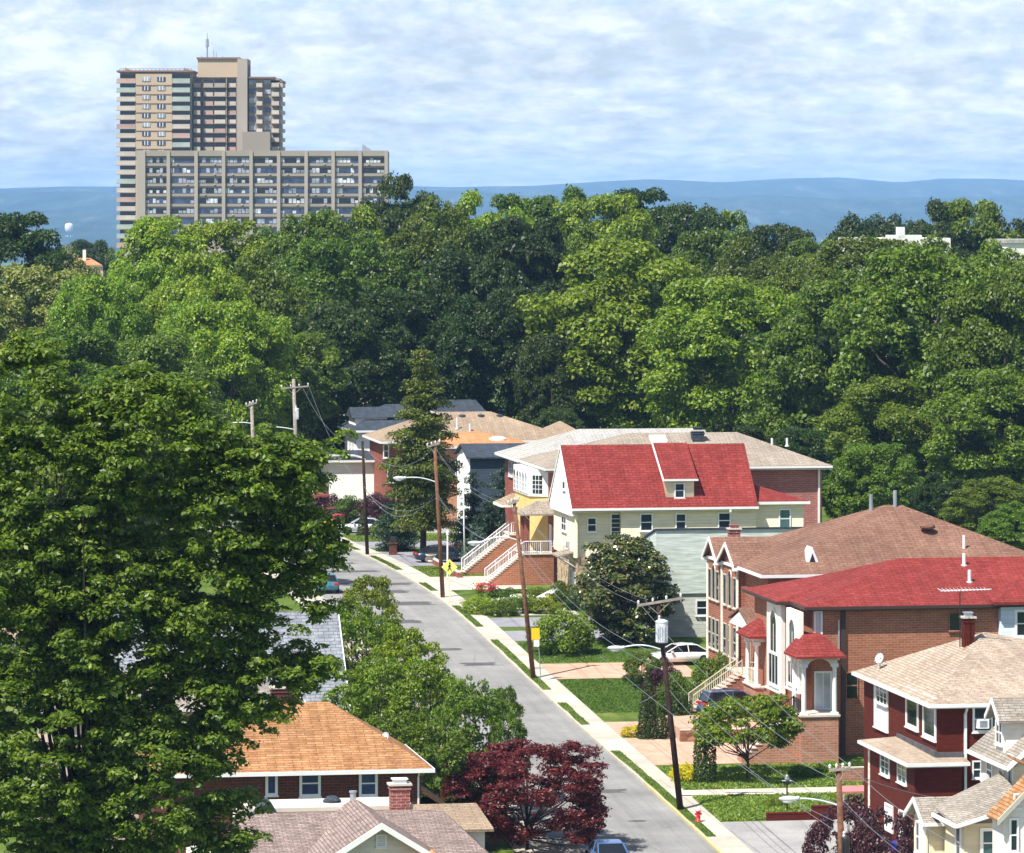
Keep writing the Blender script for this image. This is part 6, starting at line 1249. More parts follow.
# ---- clipped cones
def cone(label, px, py, ytop, wpx, mat='leaf_dark', shape='cone', name='cone_shrub', group=None, yd=None):
    P0 = gpt(px, py) if yd is None else ((px-PX0)/FPX*yd, yd, gw((px-PX0)/FPX*yd, yd)); Y = P0[1]; H = HZ-(ytop-PY0)/FPX*Y-P0[2]; R_ = wpx/FPX*Y/2; rng = np.random.default_rng(int(px)); n = int(3500*max(0.3, R_*H/2.5))
    z = rng.random(n)**(1.4 if shape == 'cone' else 1.0); a = rng.random(n)*6.283
    prof = (1-z)**0.75*1.0+0.03 if shape == 'cone' else (np.sqrt(np.maximum(0, 1-np.maximum(0, (z-0.72)/0.28)**2))*0.95+0.05 if shape == 'column' else np.sqrt(np.maximum(0.0, 1-(2*z-1)**2)))
    rr = prof*R_*(0.86+0.2*rng.random(n)+0.06*np.sin(a*5+z*9)); P = np.stack([np.cos(a)*rr, np.sin(a)*rr, z*H], 1)
    Nn = unit(np.stack([np.cos(a), np.sin(a), 0.3+0*a], 1)+rng.normal(size=(n, 3))*0.45); root = thing(name, label, 'bush', P0, 0, group)
    me = leafmesh('foliage', P, Nn, 0.15, mat, rng, 0.6); o = bpy.data.objects.new('foliage', me); C.objects.link(o); o.parent = root
    m = MB(); m.tube([(0, 0, -0.2), (0, 0, H*0.9)], R_*0.35, 8, 0.03); m.build('stem', 'bark_dark', root); return root
cone('clipped cone shaped shrub standing alone on the paver drive', 648, 738, 669, 23); cone('small round topped shrub right of the clipped cone', 662, 739, 714, 15, shape='ball')
cone('dark column shrub beside the foot of the second pole', 705, 783, 733, 22, shape='column'); cone('slim dark cone shrub before the silver car', 363+0, 535, 508, 13)
cone('neat globe shrub beside the silver car drive', 378, 536, 522, 16, shape='ball', mat='leaf_mid'); cone('pointed shrub left of the brown pier', 440-30, 540, 523, 13, shape='ball', mat='leaf_dark')
def bush(label, px, py, ytop, wpx, mat, group=None, proto='bush0', name='bush'):
    P0 = gpt(px, py); return tree(name, label, 'bush', proto, px, P0[1], ytop, wpx, mat, group)
bush('yellow blooming bush at the foot of the clipped cone', 632, 736, 723, 24, 'leaf_yellow', name='yellow_bush'); bush('large yellow bush beside the sidewalk near the hydrant', 683, 782, 760, 26, 'leaf_yellow', name='yellow_bush')
bush('yellow bush at the foot of the beige stair rail', 702, 712, 698, 16, 'leaf_yellow', name='yellow_bush'); bush('yellow bush behind the clipped cone', 651, 700, 686, 14, 'leaf_yellow', name='yellow_bush')
tree('hedge_bush', 'large mid green rounded bush between white car and stairs', 'bush', 'bush0', 713, 303, 650, 46, 'leaf_mid'); tree('hedge_bush', 'green bush behind the clipped cone near the pole', 'bush', 'bush1', 676, 298, 670, 34, 'leaf_mid'); tree('hedge_bush', 'dark low shrub below the beige stair rail', 'bush', 'bush1', 676, 293, 690, 36, 'leaf_dark')
tree('cloud_tree', 'small flat topped pine on bare crooked stems by the paver drive', 'tree', 'limetree', 642, 306, 650, 40, 'leaf_mid'); bush('dark low shrub at the end of the paver drive', 636, 684, 672, 16, 'leaf_dark'); bush('second dark low shrub beside the paver drive', 627, 681, 672, 10, 'leaf_dark'); bush('bright green low shrub behind the clipped cone shrub', 660, 690, 668, 22, 'leaf_mid')
fb = 'flower bed shrubs below the stairs'
for i, (px, py, yt, wp, mt, lb) in enumerate([(480, 613, 597, 26, 'leaf_lime', 'yellow green flower bed shrub at the left end'), (500, 615, 600, 26, 'leaf_mid', 'green flower bed shrub left of the brown pole'), (520, 612, 597, 26, 'leaf_mid', 'green flower bed shrub left of the brown pole, next along'), (545, 613, 598, 26, 'leaf_lime', 'bright flower bed shrub just right of the brown pole'), (535, 603, 588, 26, 'leaf_mid', 'taller flower bed shrub against the brick wall'), (565, 606, 582, 28, 'leaf_mid', 'big flower bed shrub before the stone base'), (508, 603, 588, 22, 'leaf_mid', 'flower bed shrub with white blooms'), (578, 610, 596, 20, 'leaf_dark', 'dark flower bed shrub beside the round tree')]):
    bush(lb, px, py, yt-3, wp*1.4, mt, fb, 'bush%d' % (i % 2), 'flower_bed_bush')
def flowers(label, px, py, ytop, wpx, mat, name='flower_plant'):
    P0 = gpt(px, py); Y = P0[1]; rng = np.random.default_rng(int(px*3)); H = HZ-(ytop-PY0)/FPX*Y-P0[2]; R_ = wpx/FPX*Y/2; root = thing(name, label, 'flowers', P0)
    n = 240; P = np.stack([rng.normal(size=n)*R_*0.5, rng.normal(size=n)*R_*0.5, H*(0.6+0.4*rng.random(n))], 1); me = leafmesh('blossom', P, unit(rng.normal(size=(n, 3))), 0.14, mat, rng, 0.8); o = bpy.data.objects.new('blossom', me); C.objects.link(o); o.parent = root
    n = 500; P = np.stack([rng.normal(size=n)*R_*0.5, rng.normal(size=n)*R_*0.5, H*0.9*rng.random(n)], 1); me = leafmesh('foliage', P, unit(rng.normal(size=(n, 3))), 0.14, 'leaf_mid', rng, 0.6); o = bpy.data.objects.new('foliage', me); C.objects.link(o); o.parent = root
flowers('deep red flowers at the foot of the near stairs', 480, 604, 583, 12, 'petal_red'); flowers('second clump of red flowers right of the first', 492, 603, 584, 10, 'petal_red'); flowers('pink flowers above the slanted planter board', 561, 603, 583, 14, 'petal_pink'); flowers('white flowers in the bed left of the brown pole', 503, 611, 598, 22, 'petal_white'); flowers('white flowers in the bed under the stairs', 520, 606, 594, 18, 'petal_white'); flowers('orange pink flowers along the far hedge', 344-12, 519, 498, 22, 'petal_pink'); flowers('yellow flowers right of the brown pole', 551, 607, 596, 12, 'leaf_yellow')
for i, (px, py, yt, wp, mt, lb) in enumerate([(328, 520, 492, 34, 'leaf_plum', 'reddish hedge bush before the white porch house'), (350, 522, 494, 38, 'leaf_mid', 'green hedge bush before the white porch house'), (378, 524, 490, 40, 'leaf_plum', 'dark reddish hedge bush below the pole'), (398, 530, 500, 36, 'leaf_dark', 'dark hedge bush beside the pine'), (316, 516, 500, 24, 'leaf_dark', 'dark hedge bush at the bend'), (320, 524, 512, 14, 'leaf_mid', 'low green bush at the bend of the sidewalk')]):
    bush(lb, px, py, yt, wp, mt, 'hedge at the street bend', 'bush%d' % (i % 2), 'hedge_bush')
for i, (px, py, yt, wp, mt, lb) in enumerate([(800, 778, 762, 30, 'leaf_mid', 'weedy green shrub along the brick base, left'), (830, 776, 758, 34, 'leaf_lime', 'bright weedy shrub beside the drain pipe'), (860, 776, 757, 34, 'leaf_mid', 'weedy green shrub beside the dark red house'), (774, 806, 794, 24, 'leaf_lime', 'pale low plant on the lawn beside the path')]): bush(lb, px, py, yt, wp, mt, 'weedy shrubs by the brick base', 'bush%d' % (i % 2), 'weedy_bush')
bush('bright yellow leaved shrub at the bend behind the big tree', 329, 535, 516, 13, 'leaf_yellow', name='yellow_bush')
# grass growing on the lawns, too many blades to count
def grass(px_box, n, size, mat, label, seed):
    rng = np.random.default_rng(seed); P = []
    for (ta, tb_, sa, sb_, k) in px_box:
        for _ in range(k):
            t_, s_ = rng.uniform(ta, tb_), rng.uniform(sa, sb_); P.append(S2W(s_, t_, 0.12+size*0.25))
    P = np.array(P); Nn = unit(np.stack([rng.normal(size=len(P)), rng.normal(size=len(P)), 0.5+0*P[:, 0]], 1)); me = leafmesh('lawn_grass', P, Nn, size, mat, rng, 0.35); o = bpy.data.objects.new('lawn_grass', me); C.objects.link(o); tag(o, label, kind='stuff')
S = lambda py: s_of(py, 3)
grass([(1.9, 12.5, S(821), S(797)+0.1, 17000), (1.9, 12.5, S(790), S(768), 22000), (12, 17, S(800), S(768), 4000)], 0, 0.26, 'grass_blade', 'shaggy unmown grass before the brick and dark red houses', 1)
grass([(1.9, 9.5, S(713), S(680), 26000), (1.9, 12, S(663), S(650), 9000), (1.9, 11, S(649), S(643), 4000)], 0, 0.13, 'grass_mown', 'short dark green mown lawn grass', 2)
grass([(1.9, 12, S(552), S(549), 1500), (1.9, 11, S(542), S(536), 5000), (1.9, 10, S(576), S(567), 4000)], 0, 0.16, 'grass_blade', 'pale sunlit lawn grass up the street', 3)
vg = []
for a, b in ((837, 751), (725, 703), (690, 640), (627, 606), (591, 583), (570, 556), (550, 540)): vg.append((0.18, 0.74, s_of(a, .3), s_of(b, .3), int(60*(s_of(b, .3)-s_of(a, .3)))))
grass(vg, 0, 0.14, 'grass_mown', 'scruffy grass in the verge strips along the kerb', 4)

# ------------------------------------------------------------------ poles, wires, lamps
def pole(label, px, py, Y, tpx, tpy, r=0.16, mat='pole_wood', name='utility_pole', arm=None, trans=None, lamp=None, z=None, insul=True):
    X_ = (px-PX0)/FPX*Y; z0 = gw(X_, Y) if z is None else z; root = thing(name, label, 'utility pole', (X_, Y, z0)); T = Vector(WP(tpx, tpy, Y))-Vector((X_, Y, z0))
    m = MB(); m.tube([(0, 0, -0.3), tuple(T)], r*1.15, 10, r*0.8); m.build('shaft', mat, root, True)
    at = lambda f: T*f
    def q(ppx, ppy): return Vector(WP(ppx, ppy, Y))-Vector((X_, Y, z0))
    if arm:
        a, b = q(*arm[0]), q(*arm[1]); a.y -= 0.12; b.y -= 0.12
        m = MB(); d = b-a; m.prism([tuple(a+Vector((0, -.07, -.07))), tuple(a+Vector((0, .07, -.07))), tuple(a+Vector((0, .07, .07))), tuple(a+Vector((0, -.07, .07)))], [tuple(b+Vector((0, -.07, -.07))), tuple(b+Vector((0, .07, -.07))), tuple(b+Vector((0, .07, .07))), tuple(b+Vector((0, -.07, .07)))])
        mid = a.lerp(b, 0.5); m.tube([tuple(a.lerp(b, 0.22)), tuple(Vector((T.x, -0.12, mid.z-0.7)))], 0.025, 4); m.tube([tuple(a.lerp(b, 0.78)), tuple(Vector((T.x, -0.12, mid.z-0.7)))], 0.025, 4)
        ca = m.build('crossarm', 'pole_grey', root)
        for f in (0.03, 0.35, 0.65, 0.97):
            p = a.lerp(b, f); m = MB(); m.lathe(tuple(p+Vector((0, 0, 0.07))), [(0.03, 0), (0.07, 0.06), (0.05, 0.1), (0.08, 0.14), (0.03, 0.24)], 8); m.build('insulator', 'insulator', ca)
    if trans:
        c = q(*trans[0]); rr, hh, mt = trans[1:]; m = MB(); m.lathe((c.x, c.y-r-rr*0.9, c.z), [(rr*0.9, -hh/2), (rr, -hh/2+0.05), (rr, hh/2-0.1), (rr*1.06, hh/2-0.08), (rr*1.06, hh/2), (rr*0.5, hh/2+0.1)], 14)
        for k in range(-2, 3): m.box(c.x+k*rr*0.4-0.015, c.x+k*rr*0.4+0.015, c.y-r-rr*1.98, c.y-r-rr*1.8, c.z-hh*0.35, c.z+hh*0.3)
        tr_ = m.build('transformer', mt, root); m = MB(); m.lathe((c.x-rr*0.4, c.y-r-rr, c.z+hh/2), [(0.05, 0), (0.08, 0.1), (0.05, 0.18), (0.07, 0.26), (0.03, 0.34)], 8); m.build('bushing', 'insulator', tr_)
    if lamp:
        a, b = q(*lamp[0]), q(*lamp[1]); rise = lamp[2]; P_ = []
        for k in range(9): f = k/8; P_.append(tuple(a.lerp(b, f)+Vector((0, 0, rise*math.sin(math.pi*min(1, f*0.95+0.02))))))
        m = MB(); m.tube(P_, 0.05, 6); la = m.build('lamp_arm', 'pale_metal', root)
        d = 1 if b.x > a.x else -1; e = Vector(P_[-1]); m = MB(); m.ellip((e.x+0.35*d, e.y, e.z-0.02), 0.52, 0.2, 0.14, 12, 6); m.box(min(e.x, e.x-0.15*d), max(e.x, e.x-0.15*d)+0.02, e.y-0.09, e.y+0.09, e.z-0.08, e.z+0.1); hd = m.build('lamp_head', 'pale_metal', la, True)
        m = MB(); m.ellip((e.x+0.42*d, e.y, e.z-0.12), 0.3, 0.16, 0.13, 10, 5); m.build('lens', 'lamp_clear', hd, True)
    return root
def Ykerb(px, t=0.4): return FPX*(53.6+t/ct)/(px+250.0)*1.0 if False else (53.6+t/ct)*FPX/((px-PX0)+FPX*math.tan(TH))
yA = Ykerb(681); yB = Ykerb(534); yC = Ykerb(443); yDk = Ykerb(368); yG = Ykerb(843, 0.5)
pole('leaning dark utility pole with grey transformer, nearest the hydrant', 681, 0, yA, 658, 603, 0.17, 'pole_dark', arm=((637, 605.5), (682, 598)), trans=((661.5, 631), 0.36, 1.25, 'pale_metal'), lamp=((664, 651), (622, 648), 0.25))
pole('tall leaning brown utility pole behind the yellow sign', 534, 0, yB, 514, 500, 0.16, 'pole_wood', arm=((508, 505), (519, 500)), lamp=((519, 541), (480, 543), 0.35))
pole('brown utility pole with cobra lamp beside the crossing sign', 443, 0, yC, 434.5, 441, 0.16, 'pole_wood', arm=((427, 447), (440, 443)), lamp=((438, 483), (404, 478), 0.2))
pole('short dark bare pole standing up the street', 367.5, 0, yDk, 362.5, 441, 0.15, 'pole_dark')
pole('grey utility pole with long crossarm beyond the big tree', 299, 0, 432, 293.5, 379, 0.2, 'pole_grey', arm=((281, 388.5), (309, 386)), trans=((297, 414), 0.2, 1.0, 'pale_metal'), lamp=((296, 430), (268, 427), 0.1))
pole('pale thin pole rising out of the foliage left of the grey one', 257, 0, 400, 251.5, 402, 0.18, 'pole_grey', arm=((246, 406), (257, 402.5)), lamp=((254, 424), (231, 423), 0.1))
pole('brown utility pole at the bottom edge by the purple bushes', 845, 0, yG, 838.5, 765, 0.17, 'pole_wood', arm=((829, 770), (850, 768)), trans=((845, 846), 0.2, 0.9, 'black_metal'), lamp=((841, 806.5), (796, 798.5), 0.12))
pole('slim white light pole beside the spruces', 465, 0, 378, 463, 477, 0.07, 'rail_white', name='light_pole')
rt = [o for o in bpy.data.objects if o.get('label') == 'slim white light pole beside the spruces'][0]; rt['category'] = 'light pole'
z1 = HZ-(477-PY0)/FPX*378-rt.location.z
m = MB(); m.ellip((-0.03, 0, z1), 0.2, 0.2, 0.16, 8, 5); m.tube([(-0.4, 0, z1-1.1), (0.45, 0, z1-1.15)], 0.04, 5); m.box(0.3, 0.5, -0.1, 0.1, z1-1.3, z1-1.05); m.build('lamp_head', 'pale_metal', rt)
def wire(label, a, b, sag, group=None, r=0.016, name='power_line'):
    A_, B_ = Vector(WP(*a)), Vector(WP(*b)); n = 20; pts = [tuple(A_.lerp(B_, k/n)-Vector((0, 0, 4*sag*(k/n)*(1-k/n)))) for k in range(n+1)]; m = MB(); m.tube(pts, r, 4, cap=False)
    o = m.build(name, 'wire', None); tag(o, label, 'cable', group)
g1, g2, g3 = 'cables from the dark pole to the bottom pole', 'cables between the leaning poles', 'cables up the street'
wire('uppermost cable from the long crossarm down to the bottom pole', (682, 597, yA), (850, 766, yG), 0.6, g1); wire('second cable from the long crossarm down to the bottom pole', (640, 604, yA), (830, 768, yG), 0.8, g1)
wire('cable from below the grey transformer to the bottom pole', (664, 655, yA), (840, 782, yG), 0.7, g1); wire('lowest slack cable from the dark pole to the bottom pole', (668, 672, yA), (842, 806, yG), 0.9, g1, 0.016); wire('thick bundled cable leaving the dark pole below its lamp', (669, 690, yA), (843, 825, yG), 0.9, g1, 0.016)
wire('cable from the lower left crossing before the purple bushes', (600, 656, yA+6), (843, 836, yG), 0.3, g1)
wire('upper cable running off the bottom pole to the lower right', (850, 766, yG), (1030, 872, 190), 0.8); wire('middle cable running off the bottom pole to the lower right', (843, 800, yG), (985, 900, 195), 0.6, None, 0.016); wire('cable from the bottom pole up to the dark red house', (840, 800, yG), (905, 848, 232), 0.3); wire('house cable across the dark red lower wall', (845, 770, yG), (962, 800, 236), 0.3)
for i, (ya, yb_, sg, lb) in enumerate([(503, 604, 1.0, 'upper'), (506, 600, 0.9, 'second'), (540, 655, 1.3, 'slack middle'), (548, 670, 1.2, 'lowest')]):
    wire('%s cable between the two leaning poles' % lb, (516+i*0.8, ya, yB), (640+i*8 if i < 2 else 664, yb_, yA), sg, g2, 0.011 if i < 2 else 0.016)
for i, (ya, yb_, sg, lb) in enumerate([(446, 502, 1.0, 'upper'), (448, 505, 1.2, 'second'), (492, 540, 1.4, 'slack middle'), (497, 546, 1.0, 'lowest')]):
    wire('%s cable from the brown lamp pole to the tall leaning pole' % lb, (434+i*1.2, ya, yC), (510+i*2.5, yb_, yB), sg, g3, 0.011 if i < 2 else 0.015)
for i, (ya, yb_, sg, lb) in enumerate([(446, 448, 1.6, 'upper'), (486, 494, 2.2, 'slack'), (490, 498, 1.4, 'lower')]):
    wire('%s cable between the short dark pole and the brown lamp pole' % lb, (363+i, ya, yDk), (434+i, yb_, yC), sg, g3, 0.022)
wire('cable from the grey crossarm pole to the short dark pole', (309, 386, 432), (363, 486, yDk), 1.2, g3); wire('second cable from the grey crossarm pole over the white house', (303, 388, 432), (363, 446, yDk), 1.5, g3); wire('cable from the pale thin pole to the grey crossarm pole', (255, 404, 400), (296, 432, 432), 1.6, g3); wire('lower cable from the grey pole to the white porch house', (297, 436, 432), (340, 462, 452), 0.8, g3)
wire('guy wire of the dark leaning pole reaching left to the lawn', (669, 686, yA), (640, 703, yA+14), 0.05, None, 0.025, 'guy_wire')
wire('drop cable from the tall leaning pole to the yellow house', (518, 520, yB), (560, 577, 346), 0.5)

# ------------------------------------------------------------------ signs, hydrant, garden odds and ends
def gthing(name, label, cat, px, py, rz=0.0): return thing(name, label, cat, gpt(px, py), rz)
# yellow and white signs by the tall pole
Y_ = yB-1.2; root = thing('street_sign', 'plain orange yellow sign with white plate below, on a thin post by the leaning pole', 'road sign', (WP(541, 0, Y_)[0], Y_, gw(WP(541, 0, Y_)[0], Y_)))
x_, z_ = 0, lambda py: HZ-(py-PY0)/FPX*Y_-root.location.z
m = MB(); m.tube([(0, 0, -0.2), (-0.22, 0, z_(628))], 0.035, 6); m.build('post', 'grey_metal', root)
m = MB(); m.box(-0.66, -0.1, -0.07, -0.04, z_(639.5), z_(628)); m.build('sign_board', 'sign_yellow', root); m = MB(); m.box(-0.5, -0.12, -0.07, -0.04, z_(646.5), z_(640)); m.build('sign_plate', 'sign_white', root)
Y_ = yC-3.0; root = thing('crossing_sign', 'yellow green diamond sign with walking figure on a post by the forecourt', 'road sign', (WP(449.5, 0, Y_)[0], Y_, gw(WP(449.5, 0, Y_)[0], Y_)))
z_ = lambda py: HZ-(py-PY0)/FPX*Y_-root.location.z
c = z_(567); hw = 0.62; m = MB(); m.box(-0.04, 0.04, 0.02, 0.09, -0.2, c+0.1); m.build('post', 'sign_lime', root)
m = MB(); m.prism([(-hw, 0, c), (0, 0, c-hw), (hw, 0, c), (0, 0, c+hw)], [(-hw, -0.03, c), (0, -0.03, c-hw), (hw, -0.03, c), (0, -0.03, c+hw)]); sg = m.build('sign_board', 'sign_lime', root)
m = MB(); yy = -0.045
def seg(a, b, w_):
    a, b = Vector((a[0], 0, a[1])), Vector((b[0], 0, b[1])); d = (b-a).normalized(); n = Vector((d.z, 0, -d.x))*w_; q = [a+n, b+n*0.8, b-n*0.8, a-n]; m.prism([(v.x, yy, c+v.z) for v in q], [(v.x, yy-0.012, c+v.z) for v in q])
seg((0.01, 0.2), (0, -0.02), 0.055); seg((0, 0.0), (0.1, -0.17), 0.038); seg((0.1, -0.17), (0.14, -0.33), 0.03); seg((0, 0.0), (-0.06, -0.17), 0.038); seg((-0.06, -0.17), (-0.16, -0.3), 0.03); seg((0.01, 0.17), (-0.12, 0.03), 0.026); seg((0.01, 0.17), (0.13, 0.05), 0.026); m.ellip((0.02, yy-0.006, c+0.3), 0.065, 0.01, 0.07, 10, 6)
m.build('walking_figure', 'sign_black', sg)
root = gthing('white_post', 'slim white post with rounded cap by the brick planter wall', 'post', 447.5, 577); m = MB(); m.lathe((0, 0, 0), [(0.07, -0.2), (0.07, 3.4), (0.11, 3.45), (0.11, 3.7), (0.04, 3.8)], 8); m.build('shaft', 'rail_white', root)
# hydrant
hs = W2S(*WP(689.5, 0, yA-0.3)[:2]); P0 = S2W(s_of(822, 0.55), 0.62, 0.135)
root = thing('fire_hydrant', 'red fire hydrant with pale cap beside the yellow kerb', 'hydrant', P0, TH); m = MB(); m.lathe((0, 0, 0), [(0.2, 0), (0.2, 0.06), (0.13, 0.08), (0.12, 0.55), (0.16, 0.57), (0.16, 0.62)], 12); m.build('barrel', 'hydrant_red', root, True)
m = MB(); m.lathe((0, 0, 0.62), [(0.15, 0), (0.13, 0.1), (0.06, 0.17), (0.04, 0.23)], 12); m.build('bonnet', 'sign_white', root, True); m = MB(); m.tube([(-0.2, 0, 0.45), (0.2, 0, 0.45)], 0.06, 8); m.tube([(0, -0.22, 0.4), (0, 0, 0.4)], 0.075, 8); m.build('nozzle', 'hydrant_red', root)
# low brick walls
def lowwall(label, pts, h, mat, cap=None, name='garden_wall', w_=0.3):
    o0 = Vector(pts[0]); root = thing(name, label, 'wall', pts[0]); m = MB(); mc = MB()
    for a, b in zip(pts, pts[1:]):
        a, b = Vector(a)-o0, Vector(b)-o0; d = (b-a); d.z = 0; d.normalize(); n = Vector((-d.y, d.x, 0))*w_/2
        for mm, z0, z1, k in ((m, -0.3, h, 1), (mc, h+0.003, h+0.08, 1.15)):
            q = [a-n*k, b-n*k, b+n*k, a+n*k]; mm.prism([(v.x, v.y, v.z+z0) for v in q], [(v.x, v.y, v.z+z1) for v in q])
    m.build('wall', mat, root)
    if cap: mc.build('coping', cap, root)
s0 = S(821); lowwall('low stepped dark red brick wall at the edge of the shaggy lawn', [S2W(s0-0.1, 4.6), S2W(s0-0.1, 7.2)], 0.5, 'brick_red', 'brick_red'); lowwall('higher step of the dark red garden wall beside the purple bush', [S2W(s0-0.1, 7.25), S2W(s0-0.1, 12)], 0.85, 'brick_red', 'brick_red')
lowwall('long low brick planter wall with pale coping beside the sidewalk', [S2W(s_of(578, 4.2), 4.1), S2W(s_of(561, 4.2), 4.3)], 0.55, 'brick_far', 'concrete_slab', name='planter_wall')
lowwall('low brown stone wall behind the clipped cone', [S2W(s_of(742, 5), 5.2), S2W(s_of(742, 5), 9.5)], 0.85, 'stone_brown', 'step_stone', name='stone_wall')
lowwall('low wall with pale coping beside the dark red house', [S2W(s_of(783, 12), 11.6), S2W(s_of(783, 12), 15.5)], 1.0, 'brick_light', 'step_stone', name='terrace_wall')
yS = s_of(742, 5)
zT = gs(yS)+0.97; m = MB(); A4 = [S2W(yS+0.2, 5.2, z=zT-2.5), S2W(yS+0.2, 13.2, z=zT-2.5), S2W(yS+7.2, 13.2, z=zT-2.5), S2W(yS+7.2, 5.2, z=zT-2.5)]
m.prism(A4, [(p[0], p[1], zT) for p in A4]); tag(m.build('terrace', 'pavers', None), 'raised pink paver terrace behind the low stone wall', kind='structure')
for k, (t_, dz_) in enumerate(((9.6, 0.15), (10.2, 0.42), (10.8, 0.7), (11.4, 0.95))):
    pass
P0 = S2W(yS-1.6, 9.2, 0.12); root = thing('garden_steps', 'four pale slab steps climbing from the paver drive under the lime tree', 'steps', P0, TH); m = MB(); mt2 = MB()
for k in range(4): m.box(k*0.6, (k+1)*0.6, 0, 1.5, -0.3, 0.15+0.3*k); mt2.box(k*0.6-0.08, (k+1)*0.6+0.02, -0.05, 1.55, 0.153+0.3*k, 0.25+0.3*k)
m.build('riser', 'brick_light', root); mt2.build('tread', 'step_stone', root)
root = gthing('garden_urn', 'pale stone urn on the planter wall by the dark car', 'urn', 431, 569); root.location.z += 0.6; m = MB(); m.lathe((0, 0, 0), [(0.28, 0), (0.28, 0.1), (0.12, 0.16), (0.14, 0.26), (0.4, 0.5), (0.48, 0.62), (0.42, 0.62)], 14); m.build('bowl', 'concrete_slab', root, True); m = MB(); m.ellip((0, 0, 0.62), 0.36, 0.36, 0.08, 10, 4); m.build('soil', 'mulch', root)
root = gthing('brick_mailbox', 'small brick pier carrying a dark letterbox by the lawn', 'mailbox', 393, 555); m = MB(); m.box(-0.35, 0.35, -0.3, 0.3, -0.2, 1.0); m.box(-0.42, 0.42, -0.37, 0.37, 1.003, 1.1); m.build('pier', 'brick_dark', root); m = MB(); m.box(-0.3, 0.3, -0.25, 0.25, 1.1, 1.4); m.prism([(-0.3, -0.25, 1.4), (0.3, -0.25, 1.4), (0.3, 0.25, 1.4), (-0.3, 0.25, 1.4)], [(-0.2, -0.25, 1.62), (0.2, -0.25, 1.62), (0.2, 0.25, 1.62), (-0.2, 0.25, 1.62)]); m.build('box', 'black_metal', root)
root = gthing('planter_board', 'slanted white lavender board among the flowers by the stone base', 'board', 548, 606); root.rotation_euler = (0, 0, 0); m = MB(); m.prism([(-0.9, 0, 0.35), (0.9, 0, 1.25), (0.9, 0.1, 1.55), (-0.9, 0.1, 0.65)], [(-0.9, 0.5, 0.35), (0.9, 0.5, 1.25), (0.9, 0.6, 1.55), (-0.9, 0.6, 0.65)]); m.build('board', 'rail_white', root); m = MB(); m.box(-0.8, -0.7, 0.1, 0.4, -0.2, 0.5); m.box(0.7, 0.8, 0.1, 0.4, -0.2, 1.3); m.build('leg', 'grey_metal', root)
P0 = gpt(857, 812); root = thing('garden_canopy', 'faded red canopy on pale posts beside the dark red house', 'canopy', P0, TH); m = MB(); m.prism([(-1.0, -0.5, 1.15), (1.0, -0.5, 1.15), (1.0, 0.5, 1.35), (-1.0, 0.5, 1.35)], [(-1.0, -0.5, 1.27), (1.0, -0.5, 1.27), (1.0, 0.5, 1.47), (-1.0, 0.5, 1.47)]); m.build('cover', 'canopy_pink', root)
for x_, y_ in ((-0.9, -0.45), (0.9, -0.45), (-0.9, 0.45), (0.9, 0.45)): m = MB(); m.box(x_-0.05, x_+0.05, y_-0.05, y_+0.05, -0.2, 1.2); m.build('post', 'rail_beige', root)
root = gthing('lawn_lamp', 'thin black garden lamp post standing on the shaggy lawn', 'lamp post', 787, 818-6); m = MB(); m.tube([(0, 0, -0.2), (0, 0, 1.8)], 0.05, 6); m.build('shaft', 'black_metal', root); m = MB(); m.tube([(-0.3, 0, 1.8), (0.3, 0, 1.8)], 0.05, 6); m.lathe((0, 0, 1.8), [(0.08, 0), (0.14, 0.1), (0.1, 0.3), (0.02, 0.38)], 8); m.build('lantern', 'grey_metal', root)
P0 = WP(904.5, 845, 238.2); root = thing('storage_bin', 'bright blue bin by the white garage door of the dark red house', 'bin', (P0[0]-0.3, P0[1], P0[2]-0.6), TH); m = MB(); m.prism([(-0.32, -0.28, 0), (0.32, -0.28, 0), (0.32, 0.28, 0), (-0.32, 0.28, 0)], [(-0.4, -0.34, 0.7), (0.4, -0.34, 0.7), (0.4, 0.34, 0.7), (-0.4, 0.34, 0.7)]); m.build('bin', 'bin_blue', root); m = MB(); m.box(-0.43, 0.43, -0.37, 0.37, 0.703, 0.78); m.build('lid', 'bin_blue', root)
# small pennant on the landing of the yellow house
# water tower on the plain
Yw = 11000; X_ = (69-PX0)/FPX*Yw; root = thing('water_tower', 'white water tower far off on the blue hillside', 'water tower', (X_, Yw, -80)); s_ = Yw/FPX
m = MB(); m.lathe((0, 0, 0), [(2.2*s_, 36), (3.6*s_, 40), (4.2*s_, 46), (4.2*s_, 54), (3.3*s_, 58), (0.6*s_, 60)], 16); m.build('tank', 'white_paint', root, True)
m = MB()
for k in range(6): a = k*math.pi/3; m.tube([(math.cos(a)*3.4*s_, math.sin(a)*3.4*s_, 5), (math.cos(a)*3.2*s_, math.sin(a)*3.2*s_, 30)], 0.6, 5)
m.build('leg', 'white_paint', root)

